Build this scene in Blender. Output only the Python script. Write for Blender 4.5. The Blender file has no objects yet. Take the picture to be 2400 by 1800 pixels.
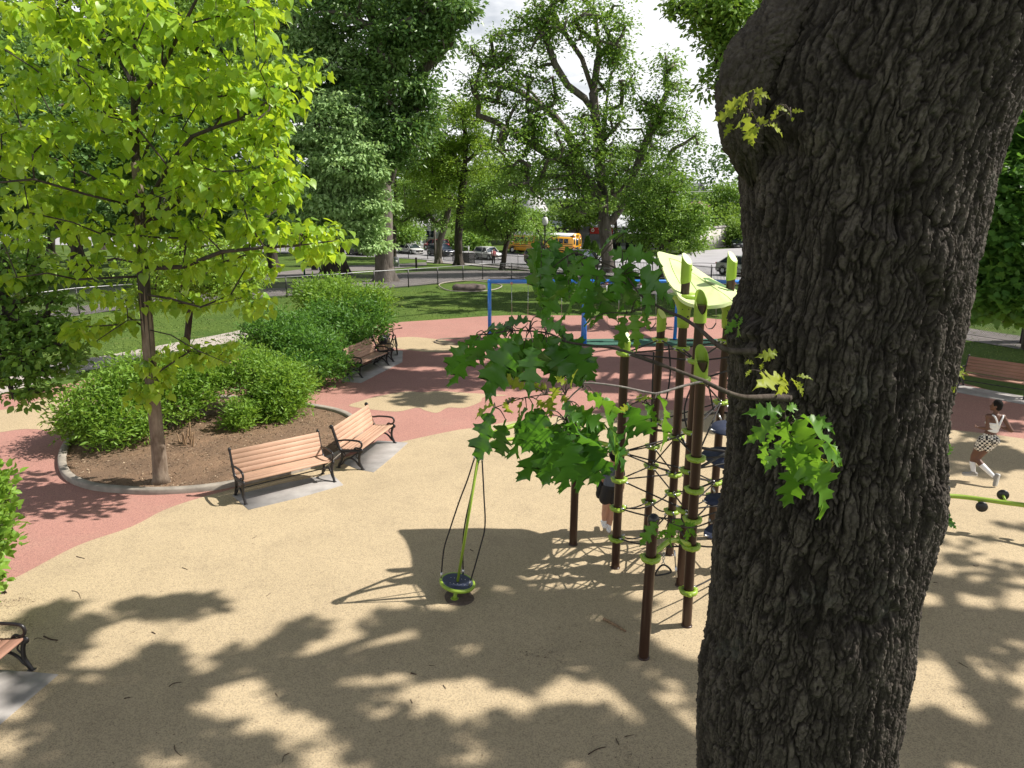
import bpy, math, random
import numpy as np
from mathutils import Vector, Matrix
R = math.radians
SC = bpy.context.scene
# ------------------------------------------------------------------ camera, light, exposure
CAMZ = 6.0; PITCH = R(14.7); FPX = 1750.0
cam_d = bpy.data.cameras.new('camera'); cam = bpy.data.objects.new('camera', cam_d)
SC.collection.objects.link(cam); SC.camera = cam
cam.location = (0, 0, CAMZ); cam.rotation_euler = (R(90) - PITCH, 0, 0)
cam_d.sensor_width = 36.0; cam_d.lens = 36.0 * FPX / 2400.0
cam_d.clip_start = 0.05; cam_d.clip_end = 3000
SUN_EL, SUN_AZ = R(47), R(7)          # azimuth measured from +X towards +Y
SUND = np.array([math.cos(SUN_EL)*math.cos(SUN_AZ), math.cos(SUN_EL)*math.sin(SUN_AZ), math.sin(SUN_EL)])
sun_d = bpy.data.lights.new('sun', 'SUN'); sun = bpy.data.objects.new('sun', sun_d); SC.collection.objects.link(sun)
sun_d.energy = 5.0; sun_d.angle = R(0.53); sun_d.color = (1.0, 0.945, 0.86)
sun.rotation_euler = Vector(SUND).to_track_quat('Z', 'Y').to_euler(); sun.location = (20, 2, 22)
W = bpy.data.worlds.new('World'); SC.world = W; W.use_nodes = True
wn = W.node_tree.nodes; wl = W.node_tree.links; wn.clear()
wo = wn.new('ShaderNodeOutputWorld'); bg = wn.new('ShaderNodeBackground'); sky = wn.new('ShaderNodeTexSky')
sky.sky_type = 'NISHITA'; sky.sun_disc = False; sky.sun_elevation = SUN_EL; sky.sun_rotation = R(90) - SUN_AZ
tc = wn.new('ShaderNodeTexCoord'); mp = wn.new('ShaderNodeMapping'); nz = wn.new('ShaderNodeTexNoise')
mp.inputs['Scale'].default_value = (1.2, 1.2, 3.2); mp.inputs['Location'].default_value = (0.35, 0.1, 0.2)
nz.inputs['Scale'].default_value = 2.2; nz.inputs['Detail'].default_value = 7; nz.inputs['Roughness'].default_value = 0.55
rp = wn.new('ShaderNodeValToRGB'); rp.color_ramp.elements[0].position = 0.30; rp.color_ramp.elements[1].position = 0.42
mx = wn.new('ShaderNodeMix'); mx.data_type = 'RGBA'
wl.new(tc.outputs['Generated'], mp.inputs['Vector']); wl.new(mp.outputs['Vector'], nz.inputs['Vector'])
sx = wn.new('ShaderNodeSeparateXYZ'); mr = wn.new('ShaderNodeMapRange'); mr.inputs['From Min'].default_value = .40; mr.inputs['From Max'].default_value = .58; mr.inputs['To Min'].default_value = 1; mr.inputs['To Max'].default_value = .08
mm = wn.new('ShaderNodeMath'); mm.operation = 'MULTIPLY'
wl.new(tc.outputs['Generated'], sx.inputs[0]); wl.new(sx.outputs['Z'], mr.inputs['Value'])   # cloud bank low round the horizon, clear overhead
wl.new(nz.outputs['Fac'], rp.inputs['Fac']); wl.new(rp.outputs['Color'], mm.inputs[0]); wl.new(mr.outputs[0], mm.inputs[1]); wl.new(mm.outputs[0], mx.inputs[0])
wl.new(sky.outputs['Color'], mx.inputs[6]); mx.inputs[7].default_value = (16.6, 16.8, 17.2, 1)
wl.new(mx.outputs[2], bg.inputs['Color']); bg.inputs['Strength'].default_value = 0.047
wl.new(bg.outputs['Background'], wo.inputs['Surface'])
SC.view_settings.view_transform = 'Standard'; SC.view_settings.look = 'None'
SC.view_settings.exposure = 0.55; SC.view_settings.gamma = 1
SC.render.engine = 'CYCLES'
try:
    SC.cycles.transparent_max_bounces = 4; SC.cycles.max_bounces = 6
except Exception: pass

# ------------------------------------------------------------------ placement helpers (where a point of the ground lies)
CP, SP = math.cos(PITCH), math.sin(PITCH)
def terr(y):
    return float(np.interp(y, [-60, 45, 60, 80, 95, 115, 400], [0, 0, -.7, -1.9, -3.0, -3.3, -3.3]))
def ray(px, py):
    r = (px-1200)/FPX; u = (900-py)/FPX
    return np.array([r, CP+u*SP, -SP+u*CP])
def G(px, py, dz=0.0):
    d = ray(px, py); t = 2.0
    for _ in range(4000):
        p = d*t; p[2] += CAMZ
        if p[2] <= terr(p[1])+dz: break
        t *= 1.004
        if t > 900: break
    lo, hi = t/1.004, t
    for _ in range(20):
        m = (lo+hi)/2; p = d*m
        if p[2]+CAMZ <= terr(p[1])+dz: hi = m
        else: lo = m
    p = d*hi
    return np.array([p[0], p[1], p[2]+CAMZ])
def P(px, py, Y):
    d = ray(px, py); p = d*(Y/d[1]); return np.array([p[0], p[1], p[2]+CAMZ])
def PZ(px, py, Z):
    d = ray(px, py); p = d*((Z-CAMZ)/d[2]); return np.array([p[0], p[1], Z])
def hz(py, Y, px=1200):
    return P(px, py, Y)[2]
def dep(Y, Z=2.0): return Y*CP + (CAMZ-Z)*SP

# ------------------------------------------------------------------ tagging / linking
COL = SC.collection
def tag(o, label=None, cat=None, group=None, kind=None):
    if label: o['label'] = label
    if cat: o['category'] = cat
    if group: o['group'] = group
    if kind: o['kind'] = kind
    return o
def empty(name, loc=(0, 0, 0), rz=0.0, label=None, cat=None, group=None):
    o = bpy.data.objects.new(name, None); COL.objects.link(o); o.location = loc; o.rotation_euler = (0, 0, rz)
    o.empty_display_size = 0.1
    return tag(o, label, cat, group)
def copy_tree(o, parent=None):
    c = o.copy(); COL.objects.link(c)
    if parent is not None: c.parent = parent
    for ch in list(o.children): copy_tree(ch, c)
    return c
def mesh_np(name, V, F, mat=None, parent=None, smooth=False, lv=None):
    """V (n,3); F list of faces or (m,k) array"""
    me = bpy.data.meshes.new(name)
    V = np.asarray(V, dtype=np.float32)
    if isinstance(F, np.ndarray):
        k = F.shape[1]; m = len(F); loops = F.astype(np.int32).ravel()
        starts = np.arange(m, dtype=np.int32)*k
    else:
        lens = np.array([len(f) for f in F], dtype=np.int32); m = len(F)
        loops = np.array([i for f in F for i in f], dtype=np.int32)
        starts = np.concatenate([[0], np.cumsum(lens)[:-1]]).astype(np.int32) if m else np.zeros(0, np.int32)
    me.vertices.add(len(V)); me.vertices.foreach_set('co', V.ravel())
    me.loops.add(len(loops)); me.loops.foreach_set('vertex_index', loops)
    me.polygons.add(m); me.polygons.foreach_set('loop_start', starts)
    if smooth: me.polygons.foreach_set('use_smooth', np.ones(m, dtype=bool))
    if lv is not None:
        a = me.attributes.new('lv', 'FLOAT', 'POINT'); a.data.foreach_set('value', np.asarray(lv, dtype=np.float32))
    me.update(calc_edges=True); me.validate()
    o = bpy.data.objects.new(name, me); COL.objects.link(o)
    if mat: me.materials.append(mat)
    if parent is not None: o.parent = parent
    return o

# ------------------------------------------------------------------ materials
def hexc(r, g, b): # sRGB 0-255 to linear
    f = lambda c: ((c/255+.055)/1.055)**2.4 if c > 10 else c/255/12.92
    return (f(r), f(g), f(b), 1)
def C4(c): return (c[0], c[1], c[2], 1.0)
def nmat(name):
    m = bpy.data.materials.new(name); m.use_nodes = True
    nt = m.node_tree; b = nt.nodes['Principled BSDF']
    return m, nt, b
def set_spec(b, v):
    for k in ('Specular IOR Level', 'Specular'):
        if k in b.inputs: b.inputs[k].default_value = v; return
def noise_col(nt, c1, c2, scale, detail=4, lo=.35, hi=.65, vec=None, rough=.6):
    n = nt.nodes.new('ShaderNodeTexNoise'); n.inputs['Scale'].default_value = scale
    n.inputs['Detail'].default_value = detail; n.inputs['Roughness'].default_value = rough
    if vec is not None: nt.links.new(vec, n.inputs['Vector'])
    r = nt.nodes.new('ShaderNodeValToRGB'); r.color_ramp.elements[0].position = lo; r.color_ramp.elements[1].position = hi
    r.color_ramp.elements[0].color = C4(c1); r.color_ramp.elements[1].color = C4(c2)
    nt.links.new(n.outputs['Fac'], r.inputs['Fac'])
    return r.outputs['Color'], n.outputs['Fac']
def mixc(nt, fac, a, b, mode='MIX'):
    m = nt.nodes.new('ShaderNodeMix'); m.data_type = 'RGBA'; m.blend_type = mode
    for sock, v in ((m.inputs[0], fac), (m.inputs[6], a), (m.inputs[7], b)):
        if hasattr(v, 'is_output'): nt.links.new(v, sock)
        elif isinstance(v, (int, float)): sock.default_value = v
        else: sock.default_value = C4(v)
    return m.outputs[2]
def objvec(nt, scale=(1, 1, 1)):
    t = nt.nodes.new('ShaderNodeTexCoord'); mp = nt.nodes.new('ShaderNodeMapping')
    mp.inputs['Scale'].default_value = scale
    nt.links.new(t.outputs['Object'], mp.inputs['Vector']); return mp.outputs['Vector']
def bump(nt, b, h, strength=.3, dist=.02):
    bp = nt.nodes.new('ShaderNodeBump'); bp.inputs['Strength'].default_value = strength; bp.inputs['Distance'].default_value = dist
    nt.links.new(h, bp.inputs['Height']); nt.links.new(bp.outputs['Normal'], b.inputs['Normal'])
def simple(name, col, rough=.6, metal=0, var=.12, scale=8, spec=.4, bs=0.0, stretch=(1, 1, 1), coat=0):
    m, nt, b = nmat(name)
    v = objvec(nt, stretch)
    c, f = noise_col(nt, [x*(1-var) for x in col[:3]], [min(1, x*(1+var)) for x in col[:3]], scale, 5, .3, .7, v)
    nt.links.new(c, b.inputs['Base Color']); b.inputs['Roughness'].default_value = rough
    b.inputs['Metallic'].default_value = metal; set_spec(b, spec)
    if coat and 'Coat Weight' in b.inputs: b.inputs['Coat Weight'].default_value = coat; b.inputs['Coat Roughness'].default_value = .08
    if bs: bump(nt, b, f, bs, .01)
    return m
def rubber(name, col, dirt, patch):
    m, nt, b = nmat(name); v = objvec(nt)
    base, f0 = noise_col(nt, [x*.93 for x in col], [min(1, x*1.06) for x in col], .5, 5, .3, .7, v)
    st, f1 = noise_col(nt, (0, 0, 0), (1, 1, 1), 1.3, 6, .50, .75, v, .7)
    c = mixc(nt, .0, base, patch)
    mm = nt.nodes.new('ShaderNodeMath'); mm.operation = 'MULTIPLY'; mm.inputs[1].default_value = .5
    nt.links.new(st, mm.inputs[0]); c = mixc(nt, mm.outputs[0], base, patch)
    vo = nt.nodes.new('ShaderNodeTexVoronoi'); vo.inputs['Scale'].default_value = 95; nt.links.new(v, vo.inputs['Vector'])
    sp = nt.nodes.new('ShaderNodeSeparateColor'); nt.links.new(vo.outputs['Color'], sp.inputs['Color'])
    r = nt.nodes.new('ShaderNodeValToRGB'); r.color_ramp.elements[0].position = .0; r.color_ramp.elements[0].color = (.60, .60, .60, 1)
    r.color_ramp.elements[1].position = .5; r.color_ramp.elements[1].color = (1, 1, 1, 1)
    e = r.color_ramp.elements.new(1.0); e.color = (1.12, 1.1, 1.05, 1)
    nt.links.new(sp.outputs[0], r.inputs['Fac'])
    c = mixc(nt, 1.0, c, r.outputs['Color'], 'MULTIPLY')
    g, f2 = noise_col(nt, dirt, (1, 1, 1), 9, 8, .30, .40, v, .75)
    c = mixc(nt, .55, c, g, 'MULTIPLY')
    nt.links.new(c, b.inputs['Base Color']); b.inputs['Roughness'].default_value = .88; set_spec(b, .25)
    n2 = nt.nodes.new('ShaderNodeTexNoise'); n2.inputs['Scale'].default_value = 140; n2.inputs['Detail'].default_value = 3
    nt.links.new(v, n2.inputs['Vector']); bump(nt, b, n2.outputs['Fac'], .5, .006)
    return m
def leafmat(name, dark, light, trans, tw=.42, rough=.5, spec=.35, hue=None):
    m, nt, b = nmat(name)
    a = nt.nodes.new('ShaderNodeAttribute'); a.attribute_name = 'lv'
    r = nt.nodes.new('ShaderNodeValToRGB'); r.color_ramp.elements[0].color = C4(dark); r.color_ramp.elements[1].color = C4(light)
    if hue is not None:
        e = r.color_ramp.elements.new(.96); e.color = C4(light); r.color_ramp.elements[2].color = C4(hue)
    nt.links.new(a.outputs['Fac'], r.inputs['Fac'])
    nt.links.new(r.outputs['Color'], b.inputs['Base Color']); b.inputs['Roughness'].default_value = rough; set_spec(b, spec)
    t = nt.nodes.new('ShaderNodeBsdfTranslucent')
    tcol = mixc(nt, .55, r.outputs['Color'], trans); nt.links.new(tcol, t.inputs['Color'])
    ms = nt.nodes.new('ShaderNodeMixShader'); ms.inputs[0].default_value = tw
    out = nt.nodes['Material Output']
    nt.links.new(b.outputs[0], ms.inputs[1]); nt.links.new(t.outputs[0], ms.inputs[2]); nt.links.new(ms.outputs[0], out.inputs['Surface'])
    return m
def barkmat(name, c1, c2, scale=6, stretch=(1, 1, .18), bs=.8, dist=.03):
    m, nt, b = nmat(name); v = objvec(nt, stretch)
    c, f = noise_col(nt, c1, c2, scale, 8, .35, .65, v, .7)
    vo = nt.nodes.new('ShaderNodeTexVoronoi'); vo.feature = 'DISTANCE_TO_EDGE'; vo.inputs['Scale'].default_value = scale*1.6; nt.links.new(v, vo.inputs['Vector'])
    ad = nt.nodes.new('ShaderNodeMath'); ad.operation = 'MULTIPLY_ADD'; ad.inputs[1].default_value = .8
    nt.links.new(f, ad.inputs[0]); nt.links.new(vo.outputs['Distance'], ad.inputs[2])
    nt.links.new(c, b.inputs['Base Color']); b.inputs['Roughness'].default_value = .92; set_spec(b, .2)
    bump(nt, b, ad.outputs[0], bs, dist); return m

# ------------------------------------------------------------------ mesh builder
def catmull(pts, n=6, closed=False):
    pts = [np.asarray(p, float) for p in pts]
    if len(pts) < 3 or n <= 1: return np.array(pts)
    out = []; N = len(pts)
    rng_ = range(N) if closed else range(N-1)
    for i in rng_:
        if closed: p0, p1, p2, p3 = pts[(i-1) % N], pts[i], pts[(i+1) % N], pts[(i+2) % N]
        else: p0, p1, p2, p3 = pts[max(i-1, 0)], pts[i], pts[i+1], pts[min(i+2, N-1)]
        for k in range(n):
            t = k/n
            out.append(.5*((2*p1)+(-p0+p2)*t+(2*p0-5*p1+4*p2-p3)*t*t+(-p0+3*p1-3*p2+p3)*t**3))
    if not closed: out.append(pts[-1])
    return np.array(out)
class MB:
    def __init__(s): s.v = []; s.f = []; s.n = 0; s.M = None
    def add(s, V, F):
        V = np.asarray(V, float)
        if s.M is not None: V = V @ s.M[:3, :3].T + s.M[:3, 3]
        s.v.append(V); s.f += [tuple(i+s.n for i in f) for f in F]; s.n += len(V); return s
    def tube(s, pts, r, n=8, smooth=0, closed=False, caps=True, flat=None):
        pts = np.array([np.asarray(p, float) for p in pts])
        rr = np.full(len(pts), float(r)) if np.isscalar(r) else np.asarray(r, float)
        if smooth > 1:
            N0 = len(pts); q = catmull(pts, smooth, closed)
            rr = np.interp(np.linspace(0, N0-1, len(q)), np.arange(N0), rr) if not closed else np.full(len(q), rr[0])
            pts = q
        N = len(pts)
        T = np.zeros_like(pts)
        for i in range(N):
            a = pts[(i-1) % N] if (closed or i > 0) else pts[i]; b = pts[(i+1) % N] if (closed or i < N-1) else pts[i]
            d = b-a; L = np.linalg.norm(d); T[i] = d/L if L > 1e-9 else (0, 0, 1)
        up = np.array([0, 0, 1.0]) if abs(T[0][2]) < .9 else np.array([1.0, 0, 0])
        x = np.cross(up, T[0]); x /= np.linalg.norm(x); V = []; ang = np.arange(n)*2*math.pi/n
        for i in range(N):
            x = x - T[i]*np.dot(x, T[i]); L = np.linalg.norm(x)
            if L < 1e-6:
                x = np.cross((0.3, .9, .1), T[i]); L = np.linalg.norm(x)
            x /= L; y = np.cross(T[i], x)
            fx = 1.0
            V.append(pts[i]+rr[i]*(np.cos(ang)[:, None]*x*(flat or 1.0)+np.sin(ang)[:, None]*y))
        V = np.concatenate(V); F = []
        for i in range(N if closed else N-1):
            j = (i+1) % N
            for k in range(n):
                k2 = (k+1) % n
                F.append((i*n+k, i*n+k2, j*n+k2, j*n+k))
        if caps and not closed:
            F.append(tuple(range(n-1, -1, -1))); F.append(tuple((N-1)*n+k for k in range(n)))
        return s.add(V, F)
    def box(s, c, size, rz=0, rx=0, ry=0, bev=0):
        c = np.asarray(c, float); h = np.asarray(size, float)/2
        if bev:
            b = min(bev, min(h)*.9); V = []; F = []
            for sx in (-1, 1):
                for sy in (-1, 1):
                    for sz in (-1, 1):
                        V += [(sx*h[0], sy*(h[1]-b), sz*(h[2]-b)), (sx*(h[0]-b), sy*h[1], sz*(h[2]-b)), (sx*(h[0]-b), sy*(h[1]-b), sz*h[2])]
            idx = lambda x, y, z, k: ((x*2+y)*2+z)*3+k
            for x in (0, 1): F.append(tuple([idx(x, 0, 0, 0), idx(x, 0, 1, 0), idx(x, 1, 1, 0), idx(x, 1, 0, 0)][::(1 if x == 0 else -1)]))
            for y in (0, 1): F.append(tuple([idx(0, y, 0, 1), idx(1, y, 0, 1), idx(1, y, 1, 1), idx(0, y, 1, 1)][::(1 if y == 0 else -1)]))
            for z in (0, 1): F.append(tuple([idx(0, 0, z, 2), idx(0, 1, z, 2), idx(1, 1, z, 2), idx(1, 0, z, 2)][::(1 if z == 0 else -1)]))
            for x in (0, 1):
                for y in (0, 1):
                    q = [idx(x, y, 0, 0), idx(x, y, 0, 1), idx(x, y, 1, 1), idx(x, y, 1, 0)]; F.append(tuple(q if x != y else q[::-1])[::-1])
                for z in (0, 1):
                    q = [idx(x, 0, z, 0), idx(x, 0, z, 2), idx(x, 1, z, 2), idx(x, 1, z, 0)]; F.append(tuple(q if x == z else q[::-1])[::-1])
            for y in (0, 1):
                for z in (0, 1):
                    q = [idx(0, y, z, 1), idx(0, y, z, 2), idx(1, y, z, 2), idx(1, y, z, 1)]; F.append(tuple(q if y != z else q[::-1])[::-1])
            for x in (0, 1):
                for y in (0, 1):
                    for z in (0, 1):
                        q = [idx(x, y, z, 0), idx(x, y, z, 1), idx(x, y, z, 2)]; F.append(tuple(q if (x+y+z) % 2 else q[::-1]))
            V = np.array(V)
        else:
            V = np.array([(sx*h[0], sy*h[1], sz*h[2]) for sx in (-1, 1) for sy in (-1, 1) for sz in (-1, 1)])
            F = [(0, 1, 3, 2), (4, 6, 7, 5), (0, 4, 5, 1), (2, 3, 7, 6), (0, 2, 6, 4), (1, 5, 7, 3)]
        Rm = np.array(Matrix.Rotation(rz, 3, 'Z') @ Matrix.Rotation(ry, 3, 'Y') @ Matrix.Rotation(rx, 3, 'X'))
        return s.add(V @ Rm.T + c, F)
    def ell(s, c, r, nu=14, nv=9, rot=None):
        V = []; F = []
        r = (r, r, r) if np.isscalar(r) else r
        for j in range(1, nv):
            ph = math.pi*j/nv
            for i in range(nu):
                th = 2*math.pi*i/nu; V.append((r[0]*math.sin(ph)*math.cos(th), r[1]*math.sin(ph)*math.sin(th), r[2]*math.cos(ph)))
        V.append((0, 0, r[2])); V.append((0, 0, -r[2])); t, b = len(V)-2, len(V)-1
        for j in range(nv-2):
            for i in range(nu):
                i2 = (i+1) % nu; F.append((j*nu+i, (j+1)*nu+i, (j+1)*nu+i2, j*nu+i2))
        for i in range(nu):
            i2 = (i+1) % nu; F.append((t, i, i2)); F.append((b, (nv-2)*nu+i2, (nv-2)*nu+i))
        V = np.array(V)
        if rot is not None: V = V @ np.array(rot).T
        return s.add(V+np.asarray(c, float), F)
    def lathe(s, c, prof, n=16, axis=None):
        V = []; F = []
        for (r, z) in prof:
            for k in range(n):
                a = 2*math.pi*k/n; V.append((r*math.cos(a), r*math.sin(a), z))
        for i in range(len(prof)-1):
            for k in range(n):
                k2 = (k+1) % n; F.append((i*n+k, i*n+k2, (i+1)*n+k2, (i+1)*n+k))
        F.append(tuple(range(n-1, -1, -1))); F.append(tuple((len(prof)-1)*n+k for k in range(n)))
        V = np.array(V)
        if axis is not None:
            q = Vector(axis).to_track_quat('Z', 'Y').to_matrix(); V = V @ np.array(q).T
        return s.add(V+np.asarray(c, float), F)
    def torus(s, c, R1, r2, n=24, m=8, axis=(0, 0, 1), fz=1.0):
        q = np.array(Vector(axis).to_track_quat('Z', 'Y').to_matrix())
        V = []; F = []
        for i in range(n):
            a = 2*math.pi*i/n
            for j in range(m):
                b = 2*math.pi*j/m; rr = R1+r2*math.cos(b); V.append((rr*math.cos(a), rr*math.sin(a), r2*fz*math.sin(b)))
        for i in range(n):
            for j in range(m):
                i2, j2 = (i+1) % n, (j+1) % m; F.append((i*m+j, i2*m+j, i2*m+j2, i*m+j2))
        return s.add(np.array(V) @ q.T + np.asarray(c, float), F)
    def prism(s, poly, z0, z1, topoff=0):
        n = len(poly); V = [(p[0], p[1], z0) for p in poly]+[(p[0], p[1], z1) for p in poly]
        F = [tuple(range(n-1, -1, -1)), tuple(range(n, 2*n))]+[(i, (i+1) % n, n+(i+1) % n, n+i) for i in range(n)]
        return s.add(V, F)
    def build(s, name, mat, parent=None, smooth=False):
        V = np.concatenate(s.v) if s.v else np.zeros((0, 3))
        return mesh_np(name, V, s.f, mat, parent, smooth)
def smooth_ang(o, ang=40):
    try:
        o.data.polygons.foreach_set('use_smooth', np.ones(len(o.data.polygons), dtype=bool))
        me = o.data; import bmesh as _bm
        bm = _bm.new(); bm.from_mesh(me)
        for e in bm.edges:
            if len(e.link_faces) == 2 and e.calc_face_angle(0) > R(ang): e.smooth = False
        bm.to_mesh(me); bm.free()
    except Exception as ex: print('smooth', ex)
    return o

# ------------------------------------------------------------------ leaves
def tmpl_diamond(w=.5, fold=.12):
    V = np.array([(0, 0, 0), (w/2, .45, fold), (0, 1, -.05), (-w/2, .45, fold)]); return V, [(0, 1, 2), (0, 2, 3)]
def tmpl_oval(w=.6, fold=.08, droop=.12):
    ys = [0, .25, .6, 1.0]; hw = [0.02, .5, .42, 0.0]; V = []; F = []
    V = [(0, 0, 0), (w*.48, .3, fold), (w*.4, .65, fold), (0, 1, -droop), (-w*.4, .65, fold), (-w*.48, .3, fold), (0, .5, 0)]
    F = [(0, 1, 6), (1, 2, 6), (2, 3, 6), (3, 4, 6), (4, 5, 6), (5, 0, 6)]
    return np.array(V), F
def tmpl_heart():
    half = [(0.0, .06, 0), (.16, -.06, .02), (.36, .02, .05), (.46, .22, .07), (.42, .44, .05), (.28, .68, .0), (.12, .88, -.06), (0, 1.05, -.16)]
    mid = [(0, .04, 0), (0, .25, -.01), (0, .5, -.02), (0, .78, -.07)]
    V = [np.array(p, float) for p in half]+[np.array((-p[0], p[1], p[2]), float) for p in half[1:-1]]
    nh = len(half); m0 = len(V); V += [np.array(p, float) for p in mid]
    F = []
    L = list(range(nh)); Rr = [0]+[nh+i for i in range(nh-2)]+[nh-1]
    for side, sgn in ((L, 1), (Rr, -1)):
        tri = [(m0, side[0], side[1]), (m0, side[1], side[2]), (m0, side[2], m0+1), (m0+1, side[2], side[3]), (m0+1, side[3], m0+2), (m0+2, side[3], side[4]),
               (m0+2, side[4], side[5]), (m0+2, side[5], m0+3), (m0+3, side[5], side[6]), (m0+3, side[6], side[7])]
        F += [t if sgn > 0 else t[::-1] for t in tri]
    return np.array(V), F
def tmpl_maple():
    pts = [(0, 0), (.22, -.02), (.48, .10), (.34, .24), (.56, .48), (.36, .48), (.28, .56), (.30, .78), (.14, .74), (0, 1.02)]
    out = pts+[(-x, y) for x, y in pts[-2:0:-1]]
    V = [(x, y, .10*abs(x)-.08*y*y) for x, y in out]+[(0, .42, -.02)]; n = len(out)
    return np.array(V), [(i, (i+1) % n, n) for i in range(n)]
def tmpl_oak():
    # half outline of a lobed, bristle-tipped leaf: (x, y, y of the midrib partner)
    h = [(.012, 0, 0), (.012, .10, .10), (.10, .12, .14), (.16, .155, .165), (.20, .15, .18), (.235, .20, .21), (.19, .235, .245), (.125, .27, .28), (.17, .32, .315), (.27, .36, .36),
         (.37, .375, .385), (.30, .42, .415), (.345, .475, .45), (.25, .46, .475), (.135, .50, .51), (.15, .56, .55), (.23, .61, .595), (.33, .68, .64), (.265, .695, .67),
         (.275, .77, .70), (.18, .725, .73), (.105, .75, .755), (.12, .81, .81), (.17, .885, .85), (.10, .885, .89), (.05, .93, .94), (.0, 1.04, 1.0)]
    V = []; F = []; n = len(h)
    for x, y, m in h: V.append((0, m, 0))
    for s in (1, -1):
        b = len(V)
        for x, y, m in h: V.append((s*x, y, abs(x)*.22+.05*math.sin(9*y+s)))
        for i in range(n-1):
            q = (i, i+1, b+i+1, b+i); F.append(q if s < 0 else q[::-1])
    V = np.array(V); V[:, 0] *= .74; V[:, 2] -= .28*V[:, 1]**2.2
    return V, F
TM = dict(diamond=tmpl_diamond(), oval=tmpl_oval(), heart=tmpl_heart(), maple=tmpl_maple(), oak=tmpl_oak(), slim=tmpl_diamond(.36, .06), wide=tmpl_diamond(.8, .1))
def unit(a): return a/np.maximum(np.linalg.norm(a, axis=-1, keepdims=True), 1e-9)
def leaves(name, B, D, N, S, tm, mat, parent=None, lv=None, rng=None, curl=None):
    rng = rng or np.random.default_rng(1)
    T, F = TM[tm]; n = len(B); k = len(T)
    D = unit(D); X = unit(np.cross(D, N)); Nn = np.cross(X, D)
    S = np.broadcast_to(np.asarray(S, float), (n,)) if np.ndim(S) == 0 else S
    TT = np.broadcast_to(T, (n, k, 3)).copy()
    if curl is not None: TT[:, :, 2] += curl[:, None]*(TT[:, :, 1]**2)*.5
    V = B[:, None, :]+S[:, None, None]*(TT[:, :, 0:1]*X[:, None, :]+TT[:, :, 1:2]*D[:, None, :]+TT[:, :, 2:3]*Nn[:, None, :])
    F3 = []
    for f in F:
        if len(f) == 3: F3.append(f)
        else: F3 += [(f[0], f[1], f[2]), (f[0], f[2], f[3])]
    Fa = np.array(F3, dtype=np.int64)
    FF = (Fa[None]+(np.arange(n)*k)[:, None, None]).reshape(-1, 3)
    if lv is None: lv = rng.random(n)
    return mesh_np(name, V.reshape(-1, 3), FF, mat, parent, False, np.repeat(lv, k))

# ------------------------------------------------------------------ trees
def grow(seed_paths, targets, rng, seg=.6, wob=.12, r_tip=.012, r_pow=.5, bias=.0, sag=.0):
    """seed_paths: list of (pts, parent_path_index or -1). targets: (n,3). returns nodes, parent"""
    nodes = []; par = []
    for pts, pi in seed_paths:
        prev = -1
        if pi is not None and pi >= 0 and nodes:
            d = np.linalg.norm(np.array(nodes)-np.asarray(pts[0]), axis=1); prev = int(np.argmin(d))
        for i, p in enumerate(pts):
            nodes.append(np.asarray(p, float)); par.append(prev); prev = len(nodes)-1
    root = nodes[0]
    nseed = len(nodes)
    tg = np.asarray(targets); 
    if len(tg):
        top = np.array(nodes)
        order = np.argsort([np.min(np.linalg.norm(top-t, axis=1)) for t in tg])
        for ti in order:
            t = tg[ti]; A = np.array(nodes)
            v = t-A; dist = np.linalg.norm(v, axis=1)
            pen = dist+bias*np.maximum(0, A[:, 2]-t[2]+.2)*1.0
            if bias: pen[0:2] += 100
            j = int(np.argmin(pen)); a = A[j]; L = dist[j]
            m = max(1, int(L/seg)); prev = j
            off = rng.normal(0, wob*L/ max(1, m)**.5, 3)
            for k in range(1, m+1):
                f = k/m; p = a+(t-a)*f+off*math.sin(math.pi*f)+rng.normal(0, wob*seg*.35, 3)*(k < m)
                p[2] += sag*L*math.sin(math.pi*f)
                nodes.append(p); par.append(prev); prev = len(nodes)-1
    return np.array(nodes), np.array(par), nseed
def skeleton_mesh(mb, nodes, par, r_tip, r_root, n=6, power=.45):
    N = len(nodes); cnt = np.ones(N); ch = [[] for _ in range(N)]
    for i in range(N-1, -1, -1):
        if par[i] >= 0: cnt[par[i]] += cnt[i]; ch[par[i]].append(i)
    # par always lower index
    mxc = cnt.max(); rad = r_tip+(r_root-r_tip)*((cnt-1)/max(1, mxc-1))**power
    done = set(); stack = [(i, None) for i in range(N) if par[i] < 0]
    while stack:
        i, frm = stack.pop()
        path = [i] if frm is None else [frm, i]; cur = i
        while ch[cur]:
            c = sorted(ch[cur], key=lambda q: -cnt[q]); 
            for o in c[1:]: stack.append((o, cur))
            cur = c[0]; path.append(cur)
        if len(path) < 2: continue
        rr = rad[path].copy()
        if frm is not None: rr[0] = rr[1]
        mb.tube(nodes[path], rr, n if rr.max() > .05 else max(4, n-2), caps=True)
def flare(mb, base, r, n=14, h=.9, rng=None):
    """root flare round a trunk foot"""
    ph = rng.random()*6 if rng is not None else 0
    V = []; F = []; lv = 7
    for i in range(lv):
        t = i/(lv-1); z = h*t; 
        for k in range(n*2):
            a = math.pi*k/n; e = (1-t)**2.6
            rr = r*(1+e*(.55+.35*math.sin(5*a+ph)+.15*math.sin(9*a+2*ph)))
            V.append((base[0]+rr*math.cos(a), base[1]+rr*math.sin(a), base[2]-.06+z))
    m = n*2
    for i in range(lv-1):
        for k in range(m): F.append((i*m+k, i*m+(k+1) % m, (i+1)*m+(k+1) % m, (i+1)*m+k))
    mb.add(V, F)
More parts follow.
